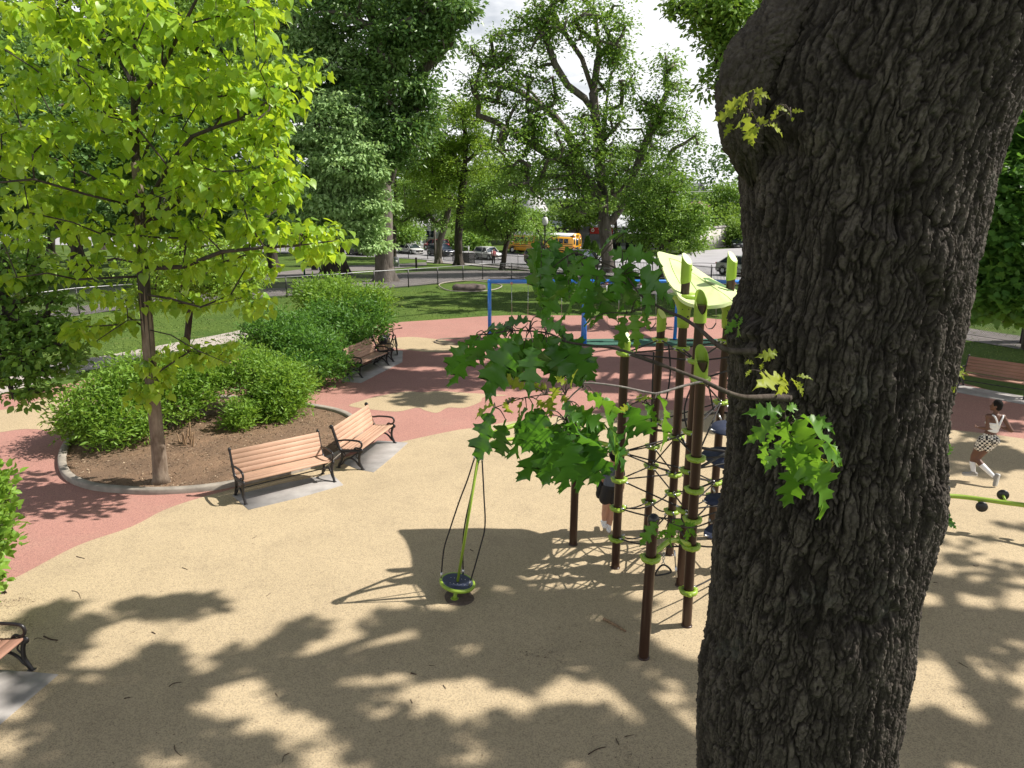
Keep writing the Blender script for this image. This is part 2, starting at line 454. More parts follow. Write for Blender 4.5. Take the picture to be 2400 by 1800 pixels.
def blob_pts(blobs, rng):
    """blobs: (center, (rx,ry,rz), count) -> cluster centres, biased to the shell"""
    out = []
    for c, r, k in blobs:
        v = rng.normal(size=(k, 3)); v = unit(v); rad = .45+.55*rng.random(k)**.5
        out.append(np.asarray(c)+v*rad[:, None]*np.asarray(r))
    return np.concatenate(out)
def cluster_leaves(cl, rc, per, rng, flat=.55, up=.8, droop=.25, s=.2, sv=.3, shell=True, center=None):
    n = len(cl)*per
    v = unit(rng.normal(size=(n, 3))); rad = (rng.random(n)**.45)[:, None]
    rcs = np.repeat(rc*(.65+.7*rng.random(len(cl))), per)[:, None]
    off = v*rad*rcs*np.array([1, 1, flat])
    B = np.repeat(cl, per, axis=0)+off
    out = v*np.array([1, 1, .4])
    D = unit(out+rng.normal(0, .45, (n, 3))+np.array([0, 0, -droop]))
    Nn = unit(np.array([0, 0, up])+v*.5+rng.normal(0, .45, (n, 3)))
    S = s*(1-sv+2*sv*rng.random(n))
    clv = np.repeat(rng.random(len(cl)), per)
    lv = np.clip(.5*clv+.5*rng.random(n), 0, 1)
    return B, D, Nn, S, lv
def pblob(px, py, rx, ry, Y, k, dr=1.0):
    c = P(px, py, Y); d = dep(Y, c[2]); 
    return (c, (rx*d/FPX, rx*d/FPX*dr, ry*d/FPX), k)
TREES = {}
def make_tree(name, label, cat, base, trunk, blobs, leafm, barkm, r0=.3, seed=1, rc=1.0, per=120, s=.22, tm='diamond', limbs=(), flat=.55, up=.8, droop=.25,
              group=None, seg=.9, wob=.12, fl=True, rtip=.015, power=.45, bias=.35, sv=.3):
    rng = np.random.default_rng(seed)
    root = empty(name, tuple(base), 0, label, cat, group)
    b = np.asarray(base, float)
    cl = blob_pts(blobs, rng)
    paths = [(np.asarray(trunk), None)]+[(np.asarray(l), 0) for l in limbs]
    nodes, par, ns = grow(paths, cl, rng, seg, wob, bias=bias)
    mb = MB(); skeleton_mesh(mb, nodes-b, par, rtip, r0, 9, power)
    if fl: flare(mb, (0, 0, 0), r0*.98, rng=rng, h=r0*3)
    mb.build('trunk', barkm, root, True)
    B, D, Nn, S, lv = cluster_leaves(cl, rc, per, rng, flat, up, droop, s, sv)
    leaves('crown', B-b, D, Nn, S, tm, leafm, root, lv)
    TREES[name] = root
    return root
# ================================================================== MATERIALS
M = {}
M['tan'] = rubber('tan_rubber', (.47, .375, .245), (.47, .40, .30), (.34, .27, .18))
M['red'] = rubber('red_rubber', (.42, .218, .182), (.50, .38, .32), (.42, .25, .20))
M['paleband'] = rubber('pale_rubber', (.47, .37, .235), (.50, .42, .32), (.46, .36, .24))
M['green_mat'] = rubber('green_rubber', (.055, .15, .11), (.6, .6, .6), (.05, .1, .08))
M['conc'] = simple('concrete', (.31, .29, .275), .85, 0, .22, 2.2, .3, .15)
M['kerb'] = simple('kerb_concrete', (.30, .265, .225), .9, 0, .3, 3.5, .3, .3)
M['asph'] = simple('path_asphalt', (.19, .17, .165), .9, 0, .22, 1.6, .3, .1)
M['pale_path'] = simple('pale_path', (.42, .37, .33), .9, 0, .2, 1.2, .3, .1)
M['street'] = simple('street_asphalt', (.36, .35, .36), .85, 0, .12, .4, .3, .05)
m, nt, b = nmat('grass'); v = objvec(nt)
c1, f1 = noise_col(nt, (.05, .095, .02), (.11, .17, .04), 7.0, 8, .3, .7, v, .75)
c2, f2 = noise_col(nt, (.80, .85, .8), (1.25, 1.15, 1.0), .35, 5, .35, .65, v)
c = mixc(nt, 1.0, c1, c2, 'MULTIPLY'); c3, f3 = noise_col(nt, (0, 0, 0), (1, 1, 1), .9, 6, .58, .72, v, .7)
c = mixc(nt, c3, c, (.17, .19, .06)); nt.links.new(c, b.inputs['Base Color']); b.inputs['Roughness'].default_value = .95; set_spec(b, .1)
bump(nt, b, f1, .8, .05); M['grass'] = m
m, nt, b = nmat('mulch'); v = objvec(nt)
c1, f1 = noise_col(nt, (.13, .078, .048), (.32, .215, .145), 34, 8, .3, .7, v, .8)
c2, f2 = noise_col(nt, (.72, .70, .66), (1.2, 1.15, 1.05), 1.2, 5, .3, .7, v)
nt.links.new(mixc(nt, 1.0, c1, c2, 'MULTIPLY'), b.inputs['Base Color']); b.inputs['Roughness'].default_value = .95
bump(nt, b, f1, 1.0, .04); M['mulch'] = m
m, nt, b = nmat('wood_chip'); a = nt.nodes.new('ShaderNodeAttribute'); a.attribute_name = 'lv'
r = nt.nodes.new('ShaderNodeValToRGB'); r.color_ramp.elements[0].color = (.085, .05, .03, 1); r.color_ramp.elements[1].color = (.42, .32, .22, 1)
nt.links.new(a.outputs['Fac'], r.inputs['Fac']); nt.links.new(r.outputs['Color'], b.inputs['Base Color']); b.inputs['Roughness'].default_value = .9; M['chip'] = m
m, nt, b = nmat('grass_blade'); a = nt.nodes.new('ShaderNodeAttribute'); a.attribute_name = 'lv'
r = nt.nodes.new('ShaderNodeValToRGB'); r.color_ramp.elements[0].color = (.05, .11, .015, 1); r.color_ramp.elements[1].color = (.20, .28, .06, 1)
nt.links.new(a.outputs['Fac'], r.inputs['Fac']); nt.links.new(r.outputs['Color'], b.inputs['Base Color']); b.inputs['Roughness'].default_value = .8; M['blade'] = m

# leaf and bark colours
M['l_oak'] = leafmat('oak_leaf', (.035, .11, .02), (.075, .19, .028), (.22, .55, .02), .36, .38, .5)
M['l_oaklit'] = leafmat('lit_oak_leaf', (.07, .19, .02), (.13, .27, .03), (.30, .55, .03), .42, .42, .4)  # brighter copy of the oak green, sunlight put into the leaf colour
M['l_young'] = leafmat('yellow_oak_leaf', (.20, .26, .03), (.33, .38, .04), (.5, .55, .05), .42, .5, .3)
M['l_cat'] = leafmat('catalpa_leaf', (.07, .21, .02), (.40, .60, .06), (.82, .98, .03), .47, .40, .5)
M['l_dark'] = leafmat('dark_leaf', (.045, .12, .03), (.20, .34, .09), (.32, .52, .06), .24, .4, .5)
M['l_linden'] = leafmat('linden_leaf', (.22, .36, .13), (.44, .62, .26), (.55, .75, .2), .28, .6, .3)
M['l_mid'] = leafmat('mid_leaf', (.065, .15, .03), (.24, .40, .06), (.42, .64, .05), .28, .5, .4)
M['l_yel'] = leafmat('yellow_green_leaf', (.12, .23, .025), (.27, .42, .05), (.52, .70, .05), .32, .5, .35)
M['l_lit'] = leafmat('bright_leaf', (.10, .20, .03), (.20, .32, .05), (.36, .52, .05), .40, .5, .35)
M['l_shrub'] = leafmat('shrub_leaf', (.10, .21, .025), (.25, .42, .055), (.42, .62, .05), .38, .5, .4, hue=(.35, .42, .10))
M['l_shrubd'] = leafmat('deep_shrub_leaf', (.05, .14, .025), (.13, .28, .04), (.26, .5, .05), .36, .5, .4)
M['l_maple'] = leafmat('maple_leaf', (.045, .125, .026), (.11, .23, .04), (.26, .52, .05), .38, .5, .35, hue=(.22, .24, .03))
M['l_far'] = leafmat('far_leaf', (.05, .105, .03), (.11, .19, .055), (.2, .32, .06), .3, .6, .3)
M['l_pink'] = leafmat('pink_blossom', (.45, .28, .28), (.65, .45, .45), (.6, .4, .4), .3, .6, .3)
M['b_grey'] = barkmat('grey_bark', (.075, .062, .052), (.20, .175, .155), 5)
M['b_dark'] = barkmat('dark_bark', (.035, .028, .024), (.09, .075, .062), 5)
M['b_cat'] = barkmat('catalpa_bark', (.13, .095, .070), (.27, .215, .165), 9, (1, 1, .3), .6, .015)
M['b_twig'] = barkmat('twig_bark', (.045, .034, .027), (.11, .09, .075), 40, (1, 1, .4), .4, .004)
M['b_twigpale'] = barkmat('pale_twig_bark', (.15, .13, .115), (.30, .27, .25), 40, (1, 1, .4), .4, .004)

# ================================================================== GROUND
def grid_ground():
    xs = np.concatenate([np.linspace(-420, -60, 14), np.linspace(-50, 50, 26), np.linspace(60, 420, 14)])
    ys = np.array([-60, -20, 0, 10, 20, 30, 38, 45, 50, 55, 60, 66, 73, 80, 87, 95, 105, 115, 140, 200, 300, 420, 700.])
    V = [(x, y, terr(y)) for y in ys for x in xs]; nx = len(xs)
    F = [(j*nx+i, j*nx+i+1, (j+1)*nx+i+1, (j+1)*nx+i) for j in range(len(ys)-1) for i in range(nx-1)]
    return tag(mesh_np('lawn', V, F, M['grass']), 'mown green lawn stretching round the playground', kind='structure')
grid_ground()
def sheet(name, pts, z, mat, label, n=6):
    q = catmull([p[:2] for p in pts], n, True) if n > 1 else np.array([p[:2] for p in pts])
    V = [(x, y, z) for x, y in q]
    return tag(mesh_np(name, V, [tuple(range(len(V)))], mat), label, kind='structure')
def Gl(l): return [G(*p) for p in l]
red = [(-900, 1050), (-300, 955), (0, 925), (90, 912), (160, 900), (300, 868), (420, 858), (520, 846), (620, 830), (720, 800), (820, 775), (919, 757), (1017, 750), (1144, 741),
       (1252, 739), (1541, 742), (1700, 750), (1900, 788), (2100, 850), (2208, 885), (2400, 935), (2700, 1010), (3300, 1300), (3300, 2400), (1200, 2700), (-1400, 2400), (-1500, 1600)]
sheet('red_surface', Gl(red), .004, M['red'], 'salmon red rubber play surface', 4)
tan = [(-900, 1800), (-300, 1500), (0, 1368), (51, 1348), (181, 1280), (307, 1236), (383, 1197), (467, 1168), (600, 1132), (750, 1090), (900, 1046), (1053, 1012), (1111, 1003),
       (1250, 982), (1460, 965), (1600, 962), (1800, 970), (2000, 984), (2204, 1005), (2400, 1029), (2700, 1080), (3200, 1400), (3200, 2350), (1200, 2600), (-1200, 2350)]
sheet('tan_surface', Gl(tan), .008, M['tan'], 'sandy tan rubber play surface', 4)
sheet('tan_patch', Gl([(818, 951), (847, 940), (887, 929), (952, 918), (988, 920), (1031, 917), (1075, 920), (1125, 923), (1190, 927), (1136, 931), (1125, 943), (1089, 956), (1050, 956),
       (1024, 968), (995, 962), (977, 956), (934, 965), (887, 962), (854, 958)]), .008, M['paleband'], 'cloud shaped cream patch in the red surface beyond the two sunny benches', 4)
sheet('tan_patch', Gl([(0, 962), (60, 948), (120, 932), (200, 922), (300, 925), (340, 960), (260, 1000), (160, 1012), (60, 1006), (-40, 1018), (-160, 1010), (-150, 975)]), .008, M['paleband'], 'cream patch in the red surface at the far left edge', 4)
sheet('tan_patch', Gl([(905, 796), (955, 790), (1002, 793), (1053, 800), (1085, 817), (1030, 826), (945, 819), (900, 808)]), .008, M['paleband'], 'small cream patch in the red surface by the bicycle', 4)
sheet('swing_mat', Gl([(1316, 796), (1500, 793), (1760, 795), (2000, 800), (2000, 820), (1760, 812), (1500, 811), (1325, 809)]), .008, M['green_mat'], 'dark green rubber strip under the swings', 1)
mb = MB(); loop = Gl([(1018, 803), (1035, 796), (1100, 794), (1315, 796)]); mb.tube([(p[0], p[1], .006) for p in loop], .05, 4, 4)
loop = Gl([(1018, 803), (1040, 808), (1110, 808), (1325, 809)]); mb.tube([(p[0], p[1], .006) for p in loop], .05, 4, 4)
tag(mb.build('mat_edging', simple('edging', (.2, .16, .12), .9)), 'thin dark outline of the swing mat drawn into the red surface', kind='structure')
# planting bed and kerb
bed = [(136, 1085), (150, 1122), (200, 1146), (270, 1156), (362, 1160), (470, 1154), (560, 1140), (650, 1120), (729, 1100), (800, 1072), (845, 1040), (850, 1005), (828, 980), (788, 964), (719, 952),
       (640, 942), (520, 934), (380, 940), (260, 965), (190, 1005), (150, 1045)]
bedw = [G(*p)[:2] for p in bed]; bedq = catmull(bedw, 5, True)
cen = bedq.mean(0)
def ring_inset(q, d):
    t = np.roll(q, -1, 0)-np.roll(q, 1, 0); t = unit(t); n = np.stack([-t[:, 1], t[:, 0]], 1)
    s = np.sign(((cen-q)*n).sum(1)).mean(); return q+n*d*(1 if s > 0 else -1)
inn = ring_inset(bedq, .17)
n = len(bedq); V = []; F = []
prof = [(0, 0.0), (.0, .09), (.02, .115), (.15, .115), (.17, .095), (.17, 0.0)]
rings = [ring_inset(bedq, d) for d, _ in prof]
for rg, (d, z) in zip(rings, prof): V += [(x, y, z) for x, y in rg]
for j in range(len(prof)-1):
    for i in range(n): F.append((j*n+i, j*n+(i+1) % n, (j+1)*n+(i+1) % n, (j+1)*n+i))
tag(mesh_np('kerb', V, F, M['kerb']), 'low weathered concrete kerb curving round the mulched bed', kind='structure')
# gently mounded mulch
V = [(cen[0], cen[1], .16)]; F = []; K = 7
rn = np.random.default_rng(5)
for j in range(1, K+1):
    t = j/K; q = cen+(inn-cen)*t
    V += [(x, y, .045+.11*(1-t*t)+(rn.normal(0, .012) if j < K else 0)) for x, y in q]
F += [(0, 1+i, 1+(i+1) % n) for i in range(n)]
for j in range(K-1):
    for i in range(n): a = 1+j*n; F.append((a+i, a+n+i, a+n+(i+1) % n, a+(i+1) % n))
tag(mesh_np('planting_bed', V, F, M['mulch'], smooth=True), 'brown wood chip mulch filling the kerbed bed', kind='structure')
def in_bed(x, y, sc=.96):
    c = 0; q = cen+(bedq-cen)*sc; j = len(q)-1
    for i in range(len(q)):
        if (q[i][1] > y) != (q[j][1] > y) and x < (q[j][0]-q[i][0])*(y-q[i][1])/(q[j][1]-q[i][1])+q[i][0]: c ^= 1
        j = i
    return c
def mulch_z(x, y):
    d = np.array([x, y])-cen; a = np.argmax(((inn-cen)*d).sum(1)/np.maximum(1e-6, np.linalg.norm(inn-cen, axis=1))/max(1e-6, np.linalg.norm(d)))
    t = min(1, np.linalg.norm(d)/np.linalg.norm(inn[a]-cen)); return .045+.11*(1-t*t)
B = []; mn = bedq.min(0); mxx = bedq.max(0)
while len(B) < 9000:
    p = mn+(mxx-mn)*rn.random(2)
    if in_bed(*p): B.append((p[0], p[1], mulch_z(*p)+.006))
B = np.array(B); n_ = len(B)
D = np.concatenate([rn.normal(size=(n_, 2)), rn.normal(0, .25, (n_, 1))], 1); Nn = np.array([0, 0, 1.0])+rn.normal(0, .45, (n_, 3))
tag(leaves('wood_chips', B, D, Nn, rn.uniform(.02, .075, n_), 'slim', M['chip'], None, rn.random(n_)**1.8), 'loose pale wood chips on the bed', kind='stuff')

# concrete pads (real slabs, 8 mm proud)
PADN = [0]
def pad(name, pts, label, mat='conc', z=.014):
    PADN[0] += 1; z += .0025*(PADN[0] % 3)
    mb = MB(); mb.prism([G(*p)[:2] for p in pts][::-1], -.03, z); o = mb.build(name, M[mat]); return tag(o, label, kind='structure')
pad('concrete_pad', [(545, 1163), (583, 1196), (700, 1168), (805, 1138), (778, 1112), (660, 1135)], 'grey concrete pad under the near sunny bench')
pad('concrete_pad', [(838, 1101), (876, 1108), (915, 1076), (956, 1039), (918, 1036), (885, 1034), (800, 1085)], 'grey concrete pad under the sunny bench on the right')
pad('concrete_pad', [(800, 895), (846, 898), (905, 868), (925, 852), (900, 845), (820, 865)], 'stained concrete pad under the bench by the deep green shrub')
pad('concrete_pad', [(905, 868), (943, 849), (944, 823), (930, 822), (880, 830), (870, 850)], 'grey concrete pad beneath the bicycle')
pad('concrete_pad', [(-200, 1560), (-20, 1572), (70, 1577), (137, 1583), (0, 1700), (-120, 1800), (-300, 1900)], 'grey concrete pad in the near left corner')
pad('concrete_pad', [(2060, 870), (2215, 896), (2300, 912), (2460, 940), (2500, 965), (2380, 945), (2230, 918), (2060, 885)], 'shaded concrete strip under the benches on the right')

# paths and street: strips draped over the ground
def strip(name, left, right, off, mat, label, sub=8):
    L = catmull([G(*p)[:2] for p in left], sub); Rr = catmull([G(*p)[:2] for p in right], sub)
    k = 5; V = []; F = []
    for a, b2 in zip(L, Rr):
        for j in range(k+1):
            x, y = a+(b2-a)*j/k; V.append((x, y, terr(y)+off))
    w = k+1
    for i in range(len(L)-1):
        for j in range(k): F.append((i*w+j, i*w+j+1, (i+1)*w+j+1, (i+1)*w+j))
    return tag(mesh_np(name, V, F, mat), label, kind='structure')
strip('path', [(-300, 815), (0, 765), (154, 744), (300, 725), (450, 712), (600, 697), (728, 690), (860, 678), (943, 672), (1089, 660), (1250, 656), (1500, 686), (1700, 712), (2000, 752), (2230, 792), (2450, 830)],
      [(-300, 785), (0, 740), (154, 722), (300, 706), (450, 690), (600, 678), (728, 672), (860, 657), (943, 640), (1089, 634), (1250, 637), (1500, 660), (1700, 684), (2000, 725), (2230, 764), (2450, 797)],
      .02, M['asph'], 'grey asphalt path curving behind the chain link fence', 6)
strip('path', [(-300, 1000), (0, 925), (130, 885), (260, 858), (365, 832), (575, 796), (700, 756), (800, 730)], [(-300, 950), (0, 890), (127, 853), (240, 835), (365, 812), (560, 775), (700, 738), (800, 715)],
      .012, M['pale_path'], 'pale path running behind the planting bed', 6)
strip('path', [(560, 665), (760, 640), (900, 632), (1000, 622)], [(560, 652), (760, 626), (900, 620), (1000, 615)], .02, M['asph'], 'narrow grey path past the blue bin', 6)
strip('street', [(-300, 565), (200, 576), (500, 586), (790, 600), (900, 604), (1000, 610), (1100, 617), (1200, 625), (1300, 634), (1450, 644), (1600, 652), (1760, 662), (2000, 690), (2250, 722), (2500, 760)],
      [(-300, 545), (200, 556), (500, 565), (790, 578), (900, 583), (1000, 586), (1100, 589), (1200, 594), (1300, 598), (1450, 602), (1600, 606), (1760, 622), (2000, 650), (2250, 682), (2500, 720)],
      .05, M['street'], 'sunlit grey street beyond the park', 5)
strip('side_street', [(1600, 620), (1650, 618), (1760, 625), (1900, 640)], [(1570, 604), (1640, 590), (1730, 583), (1900, 578)], .10, M['street'], 'grey side street leaving to the right', 5)
strip('pavement', [(1000, 616), (1100, 623), (1200, 632), (1300, 641), (1450, 650), (1600, 658), (1760, 668)], [(1000, 612), (1100, 619), (1200, 627), (1300, 636), (1450, 646), (1600, 654), (1760, 664)], .09, M['conc'], 'pale pavement between the iron fence and the street', 5)

# grass tufts near enough to show
nb = 42000; U = rn.random((nb*2, 2)); X = -26+52*U[:, 0]; Y = 24+22*U[:, 1]**1.3
def lawn_ok(x, y):
    u = x/max(y, 1); px = 1200+x/dep(y, 0)*FPX; d = dep(y, 0); u = ((y*SP+(0-CAMZ)*CP))/d; py = 900-u*FPX
    bt = np.interp(px, [q[0] for q in red[1:22]], [q[1] for q in red[1:22]]); return py < bt-1
B = np.array([(x, y, 0) for x, y in zip(X, Y) if lawn_ok(x, y)][:nb]); n_ = len(B)
D = np.array([0, 0, 1.0])+rn.normal(0, .35, (n_, 3)); Nn = rn.normal(size=(n_, 3))+np.array([0, -.6, .1])
tag(leaves('grass_tufts', B, D, Nn, rn.uniform(.025, .06, n_), 'wide', M['blade'], None, rn.random(n_)), 'short grass blades over the lawn', kind='stuff')
# ================================================================== THE BIG OAK IN FRONT
YT = 3.3
Lp = [(1840, -120), (1812, 0), (1768, 80), (1735, 127), (1712, 174), (1694, 253), (1691, 325), (1719, 369), (1732, 434), (1734, 506), (1739, 579), (1737, 620), (1727, 694), (1701, 752), (1699, 803), (1708, 845), (1708, 998), (1698, 1106),
      (1689, 1186), (1670, 1270), (1668, 1374), (1658, 1475), (1647, 1544), (1631, 1652), (1629, 1742), (1632, 1800), (1625, 2100), (1600, 2600)]
Rp = [(2560, -120), (2500, 0), (2400, 174), (2370, 224), (2341, 289), (2313, 380), (2294, 452), (2280, 524), (2265, 600), (2244, 708), (2226, 799), (2211, 871), (2200, 962), (2197, 1070), (2196, 1179),
      (2179, 1229), (2157, 1301), (2139, 1356), (2128, 1435), (2121, 1515), (2106, 1591), (2092, 1681), (2074, 1800), (2060, 2100), (2080, 2600)]
zl = np.array([P(x, y, YT)[2] for x, y in Lp]); xl = np.array([P(x, y, YT)[0] for x, y in Lp])
zr = np.array([P(x, y, YT)[2] for x, y in Rp]); xr = np.array([P(x, y, YT)[0] for x, y in Rp])
def hash2(i, j, s=0):
    h = np.sin(i*127.1+j*311.7+s*74.7)*43758.5453; return h-np.floor(h)
def vnoise(x, y, s=0, per=None):
    xi = np.floor(x); yi = np.floor(y); fx = x-xi; fy = y-yi; fx = fx*fx*(3-2*fx); fy = fy*fy*(3-2*fy)
    w = (lambda a: a % per) if per else (lambda a: a)
    a = hash2(w(xi), yi, s); b = hash2(w(xi+1), yi, s); c = hash2(w(xi), yi+1, s); d = hash2(w(xi+1), yi+1, s)
    return (a*(1-fx)+b*fx)*(1-fy)+(c*(1-fx)+d*fx)*fy
def fbm(x, y, s=0, per=None, o=4):
    t = 0; a = .5; f = 1
    for k in range(o):
        t = t+a*vnoise(x*f, y*f, s+k, per*f if per else None); a *= .5; f *= 2
    return t
def cell(x, y, s, per):
    xi = np.floor(x); yi = np.floor(y); f1 = np.full(x.shape, 9.); f2 = np.full(x.shape, 9.)
    for dx in (-1, 0, 1):
        for dy in (-1, 0, 1):
            cx = xi+dx; cy = yi+dy; hx = hash2(cx % per, cy, s); hy = hash2(cx % per, cy, s+5)
            d = (cx+hx-x)**2+(cy+hy-y)**2
            f2 = np.where(d < f1, f1, np.minimum(f2, d)); f1 = np.minimum(f1, d)
    return np.sqrt(f1), np.sqrt(f2)
def cellid(x, y, s, per):
    xi = np.floor(x); yi = np.floor(y); f1 = np.full(x.shape, 9.); f2 = np.full(x.shape, 9.); idv = np.zeros(x.shape)
    for dx in (-1, 0, 1):
        for dy in (-1, 0, 1):
            cx = xi+dx; cy = yi+dy; hx = hash2(cx % per, cy, s); hy = hash2(cx % per, cy, s+5); d = (cx+hx-x)**2+(cy+hy-y)**2
            idv = np.where(d < f1, hash2(cx % per, cy, s+9), idv); f2 = np.where(d < f1, f1, np.minimum(f2, d)); f1 = np.minimum(f1, d)
    return np.sqrt(f1), np.sqrt(f2), idv
th = np.concatenate([np.linspace(R(165), R(375), 640, endpoint=False), np.linspace(R(15), R(165), 90, endpoint=False)])
zz = np.concatenate([np.linspace(0, 2.7, 70, endpoint=False), np.linspace(2.7, 7.25, 960)])
TH, ZZ = np.meshgrid(th, zz)
xL = np.interp(-ZZ, -zl, xl); xR = np.interp(-ZZ, -zr, xr)
def gsm(a, k):
    n = len(a); pad_ = np.concatenate([np.full(k*3, a[0]), a, np.full(k*3, a[-1])]); w = np.exp(-.5*(np.arange(-3*k, 3*k+1)/k)**2); w /= w.sum(); return np.convolve(pad_, w, 'same')[3*k:3*k+n]
zu = np.linspace(0, 7.3, 1460); Lu = np.interp(-zu, -zl, xl); Ru = np.interp(-zu, -zr, xr); Ls_ = gsm(Lu, 130); Rs_ = gsm(Ru, 60)
xLs = np.interp(ZZ, zu, Ls_); xRs = np.interp(ZZ, zu, Rs_)
cx_ = (xLs+xRs)/2; rad = (xRs-xLs)/2*.965
ct = np.cos(TH); rad = rad+np.maximum(0, -ct)**2.2*(xLs-xL)+np.maximum(0, ct)**2.2*(xR-xRs)
rad = rad*(1+.45*np.exp(-ZZ/.5))
U = (TH % (2*math.pi))/(2*math.pi)
wob = fbm(U*14, ZZ*1.6, 3, 14, 4)-.5
wu = (fbm(U*40, ZZ*7, 11, 40, 4)-.5); wv = (fbm(U*30, ZZ*5, 21, 30, 3)-.5)
hf = fbm(U*150, ZZ*22, 61, 150, 4)-.5
f1, f2, id1 = cellid(U*70+wu*1.5+wob*1.3+hf*.9, ZZ*5.4+wv*1.4+hf*.8, 1, 70); e1 = np.clip((f2-f1-.03)/.20, 0, 1)
g1, g2, id2 = cellid(U*120+wu*2.2+hf*1.4, ZZ*13+wv*2.2+hf*1.6, 2, 120); e2 = np.clip((g2-g1-.02)/.24, 0, 1)
k1, k2, id3 = cellid(U*36+wob*1.6+wu*1.2+hf*.5, ZZ*1.9+wv*1.0+hf*.4, 7, 36); e3 = np.clip((k2-k1-.02)/.11, 0, 1)
rough = fbm(U*420, ZZ*120, 31, 420, 4)-.5; med = fbm(U*110, ZZ*18, 41, 110, 4)-.5
vs = fbm(U*240, ZZ*12, 121, 240, 3)-.5
amp = .62+.7*fbm(U*6, ZZ*1.1, 51, 6, 2)
disp = amp*(.0125*(e1-1)+.0065*(e2-1)+.0135*(e3-1)+.010*(id1-.5)*e1+.006*(id2-.5)*e2*e1)+.011*rough+.008*med+.010*vs+.030*wob
# projected position of the undisplaced surface, used to place the folds, knots and hollows seen in the bark
def proj(X, Y, Z):
    d = Y*CP-(Z-CAMZ)*SP; u = Y*SP+(Z-CAMZ)*CP; return 1200+X/d*FPX, 900-u/d*FPX
X0 = cx_+rad*np.cos(TH); Y0 = YT+rad*np.sin(TH); PX, PY = proj(X0, Y0, ZZ); front = (np.sin(TH) < .15)
def segd(ax, ay, bx, by):
    t = np.clip(((PX-ax)*(bx-ax)+(PY-ay)*(by-ay))/((bx-ax)**2+(by-ay)**2), 0, 1); return np.hypot(PX-ax-t*(bx-ax), PY-ay-t*(by-ay))
def groove(pts, w, d):
    D_ = np.min([segd(*pts[i], *pts[i+1]) for i in range(len(pts)-1)], axis=0); return -d*np.exp(-(D_/w)**2)
gr = groove([(1860, -20), (1838, 60), (1795, 120), (1758, 178), (1746, 235)], 12, .085)
gr += groove([(1940, 90), (1965, 140), (2000, 180), (2030, 185)], 8, .03)+groove([(2140, 380), (2150, 440), (2110, 540)], 14, .03)
gr += groove([(2010, 1465), (2050, 1480), (2100, 1440)], 12, .035)+groove([(2160, 640), (2190, 720), (2150, 850)], 12, .03)
def knob(x, y, w, h, a): return a*np.exp(-((PX-x)/w)**2-((PY-y)/h)**2)
kn = knob(1800, 350, 60, 40, -.05)+knob(1725, 170, 60, 110, .01)+knob(1765, 800, 45, 35, .05)+knob(1765, 800, 16, 14, -.06)+knob(1830, 930, 45, 25, .045)+knob(2050, 560, 60, 50, .03)+knob(2105, 520, 28, 30, -.06)
kn += knob(2000, 1540, 60, 50, .035)+knob(2030, 1530, 22, 40, -.04)+knob(2190, 1180, 30, 60, .03)+knob(1765, 745, 14, 12, -.05)+knob(1930, 1240, 90, 50, .02)+knob(2200, 620, 40, 60, .04)+knob(1650, 1540, 30, 60, .02)
disp = disp+np.where(front, gr+kn, 0)
smoothz = np.where(front, np.exp(-((PX-1720)/50)**2-((PY-190)/110)**2), 0)
disp = disp*(1-.35*smoothz)
rr_ = rad+disp
X1 = cx_+rr_*np.cos(TH); Y1 = YT+rr_*np.sin(TH)
V = np.stack([X1, Y1, ZZ], -1).reshape(-1, 3); nt_, nz_ = len(th), len(zz)
j, i = np.meshgrid(np.arange(nz_-1), np.arange(nt_), indexing='ij'); i2 = (i+1) % nt_
F = np.stack([j*nt_+i, j*nt_+i2, (j+1)*nt_+i2, (j+1)*nt_+i], -1).reshape(-1, 4)
m, nt, b = nmat('oak_bark'); v = objvec(nt)
c1, f_1 = noise_col(nt, (.045, .038, .033), (.125, .108, .093), 7, 8, .3, .7, v, .7)
c2, f_2 = noise_col(nt, (.55, .5, .45), (1.5, 1.5, 1.5), 60, 6, .3, .75, v, .7)
c3, f_3 = noise_col(nt, (0, 0, 0), (1, 1, 1), 3.2, 6, .60, .74, v, .7)
a = nt.nodes.new('ShaderNodeAttribute'); a.attribute_name = 'lv'
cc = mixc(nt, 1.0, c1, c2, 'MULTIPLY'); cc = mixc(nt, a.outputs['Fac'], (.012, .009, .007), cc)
s_ = nt.nodes.new('ShaderNodeMath'); s_.operation = 'MULTIPLY'; s_.inputs[1].default_value = .35; nt.links.new(c3, s_.inputs[0])
cc = mixc(nt, s_.outputs[0], cc, (.17, .175, .15))
nt.links.new(cc, b.inputs['Base Color']); b.inputs['Roughness'].default_value = .93; set_spec(b, .25)
nn = nt.nodes.new('ShaderNodeTexNoise'); nn.inputs['Scale'].default_value = 120; nn.inputs['Detail'].default_value = 5; nt.links.new(v, nn.inputs['Vector']); bump(nt, b, nn.outputs['Fac'], .7, .008)
M['b_oak'] = m
oak = empty('oak_tree', (1.95, YT, 0), 0, 'huge old oak with deeply furrowed dark bark standing right in front of the playground', 'tree')
ob_ = np.array([1.95, YT, 0])
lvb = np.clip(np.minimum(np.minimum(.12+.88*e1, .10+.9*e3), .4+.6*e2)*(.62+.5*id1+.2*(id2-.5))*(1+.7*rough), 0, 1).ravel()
trunk = mesh_np('trunk', V-ob_, F, M['b_oak'], oak, True, lvb)
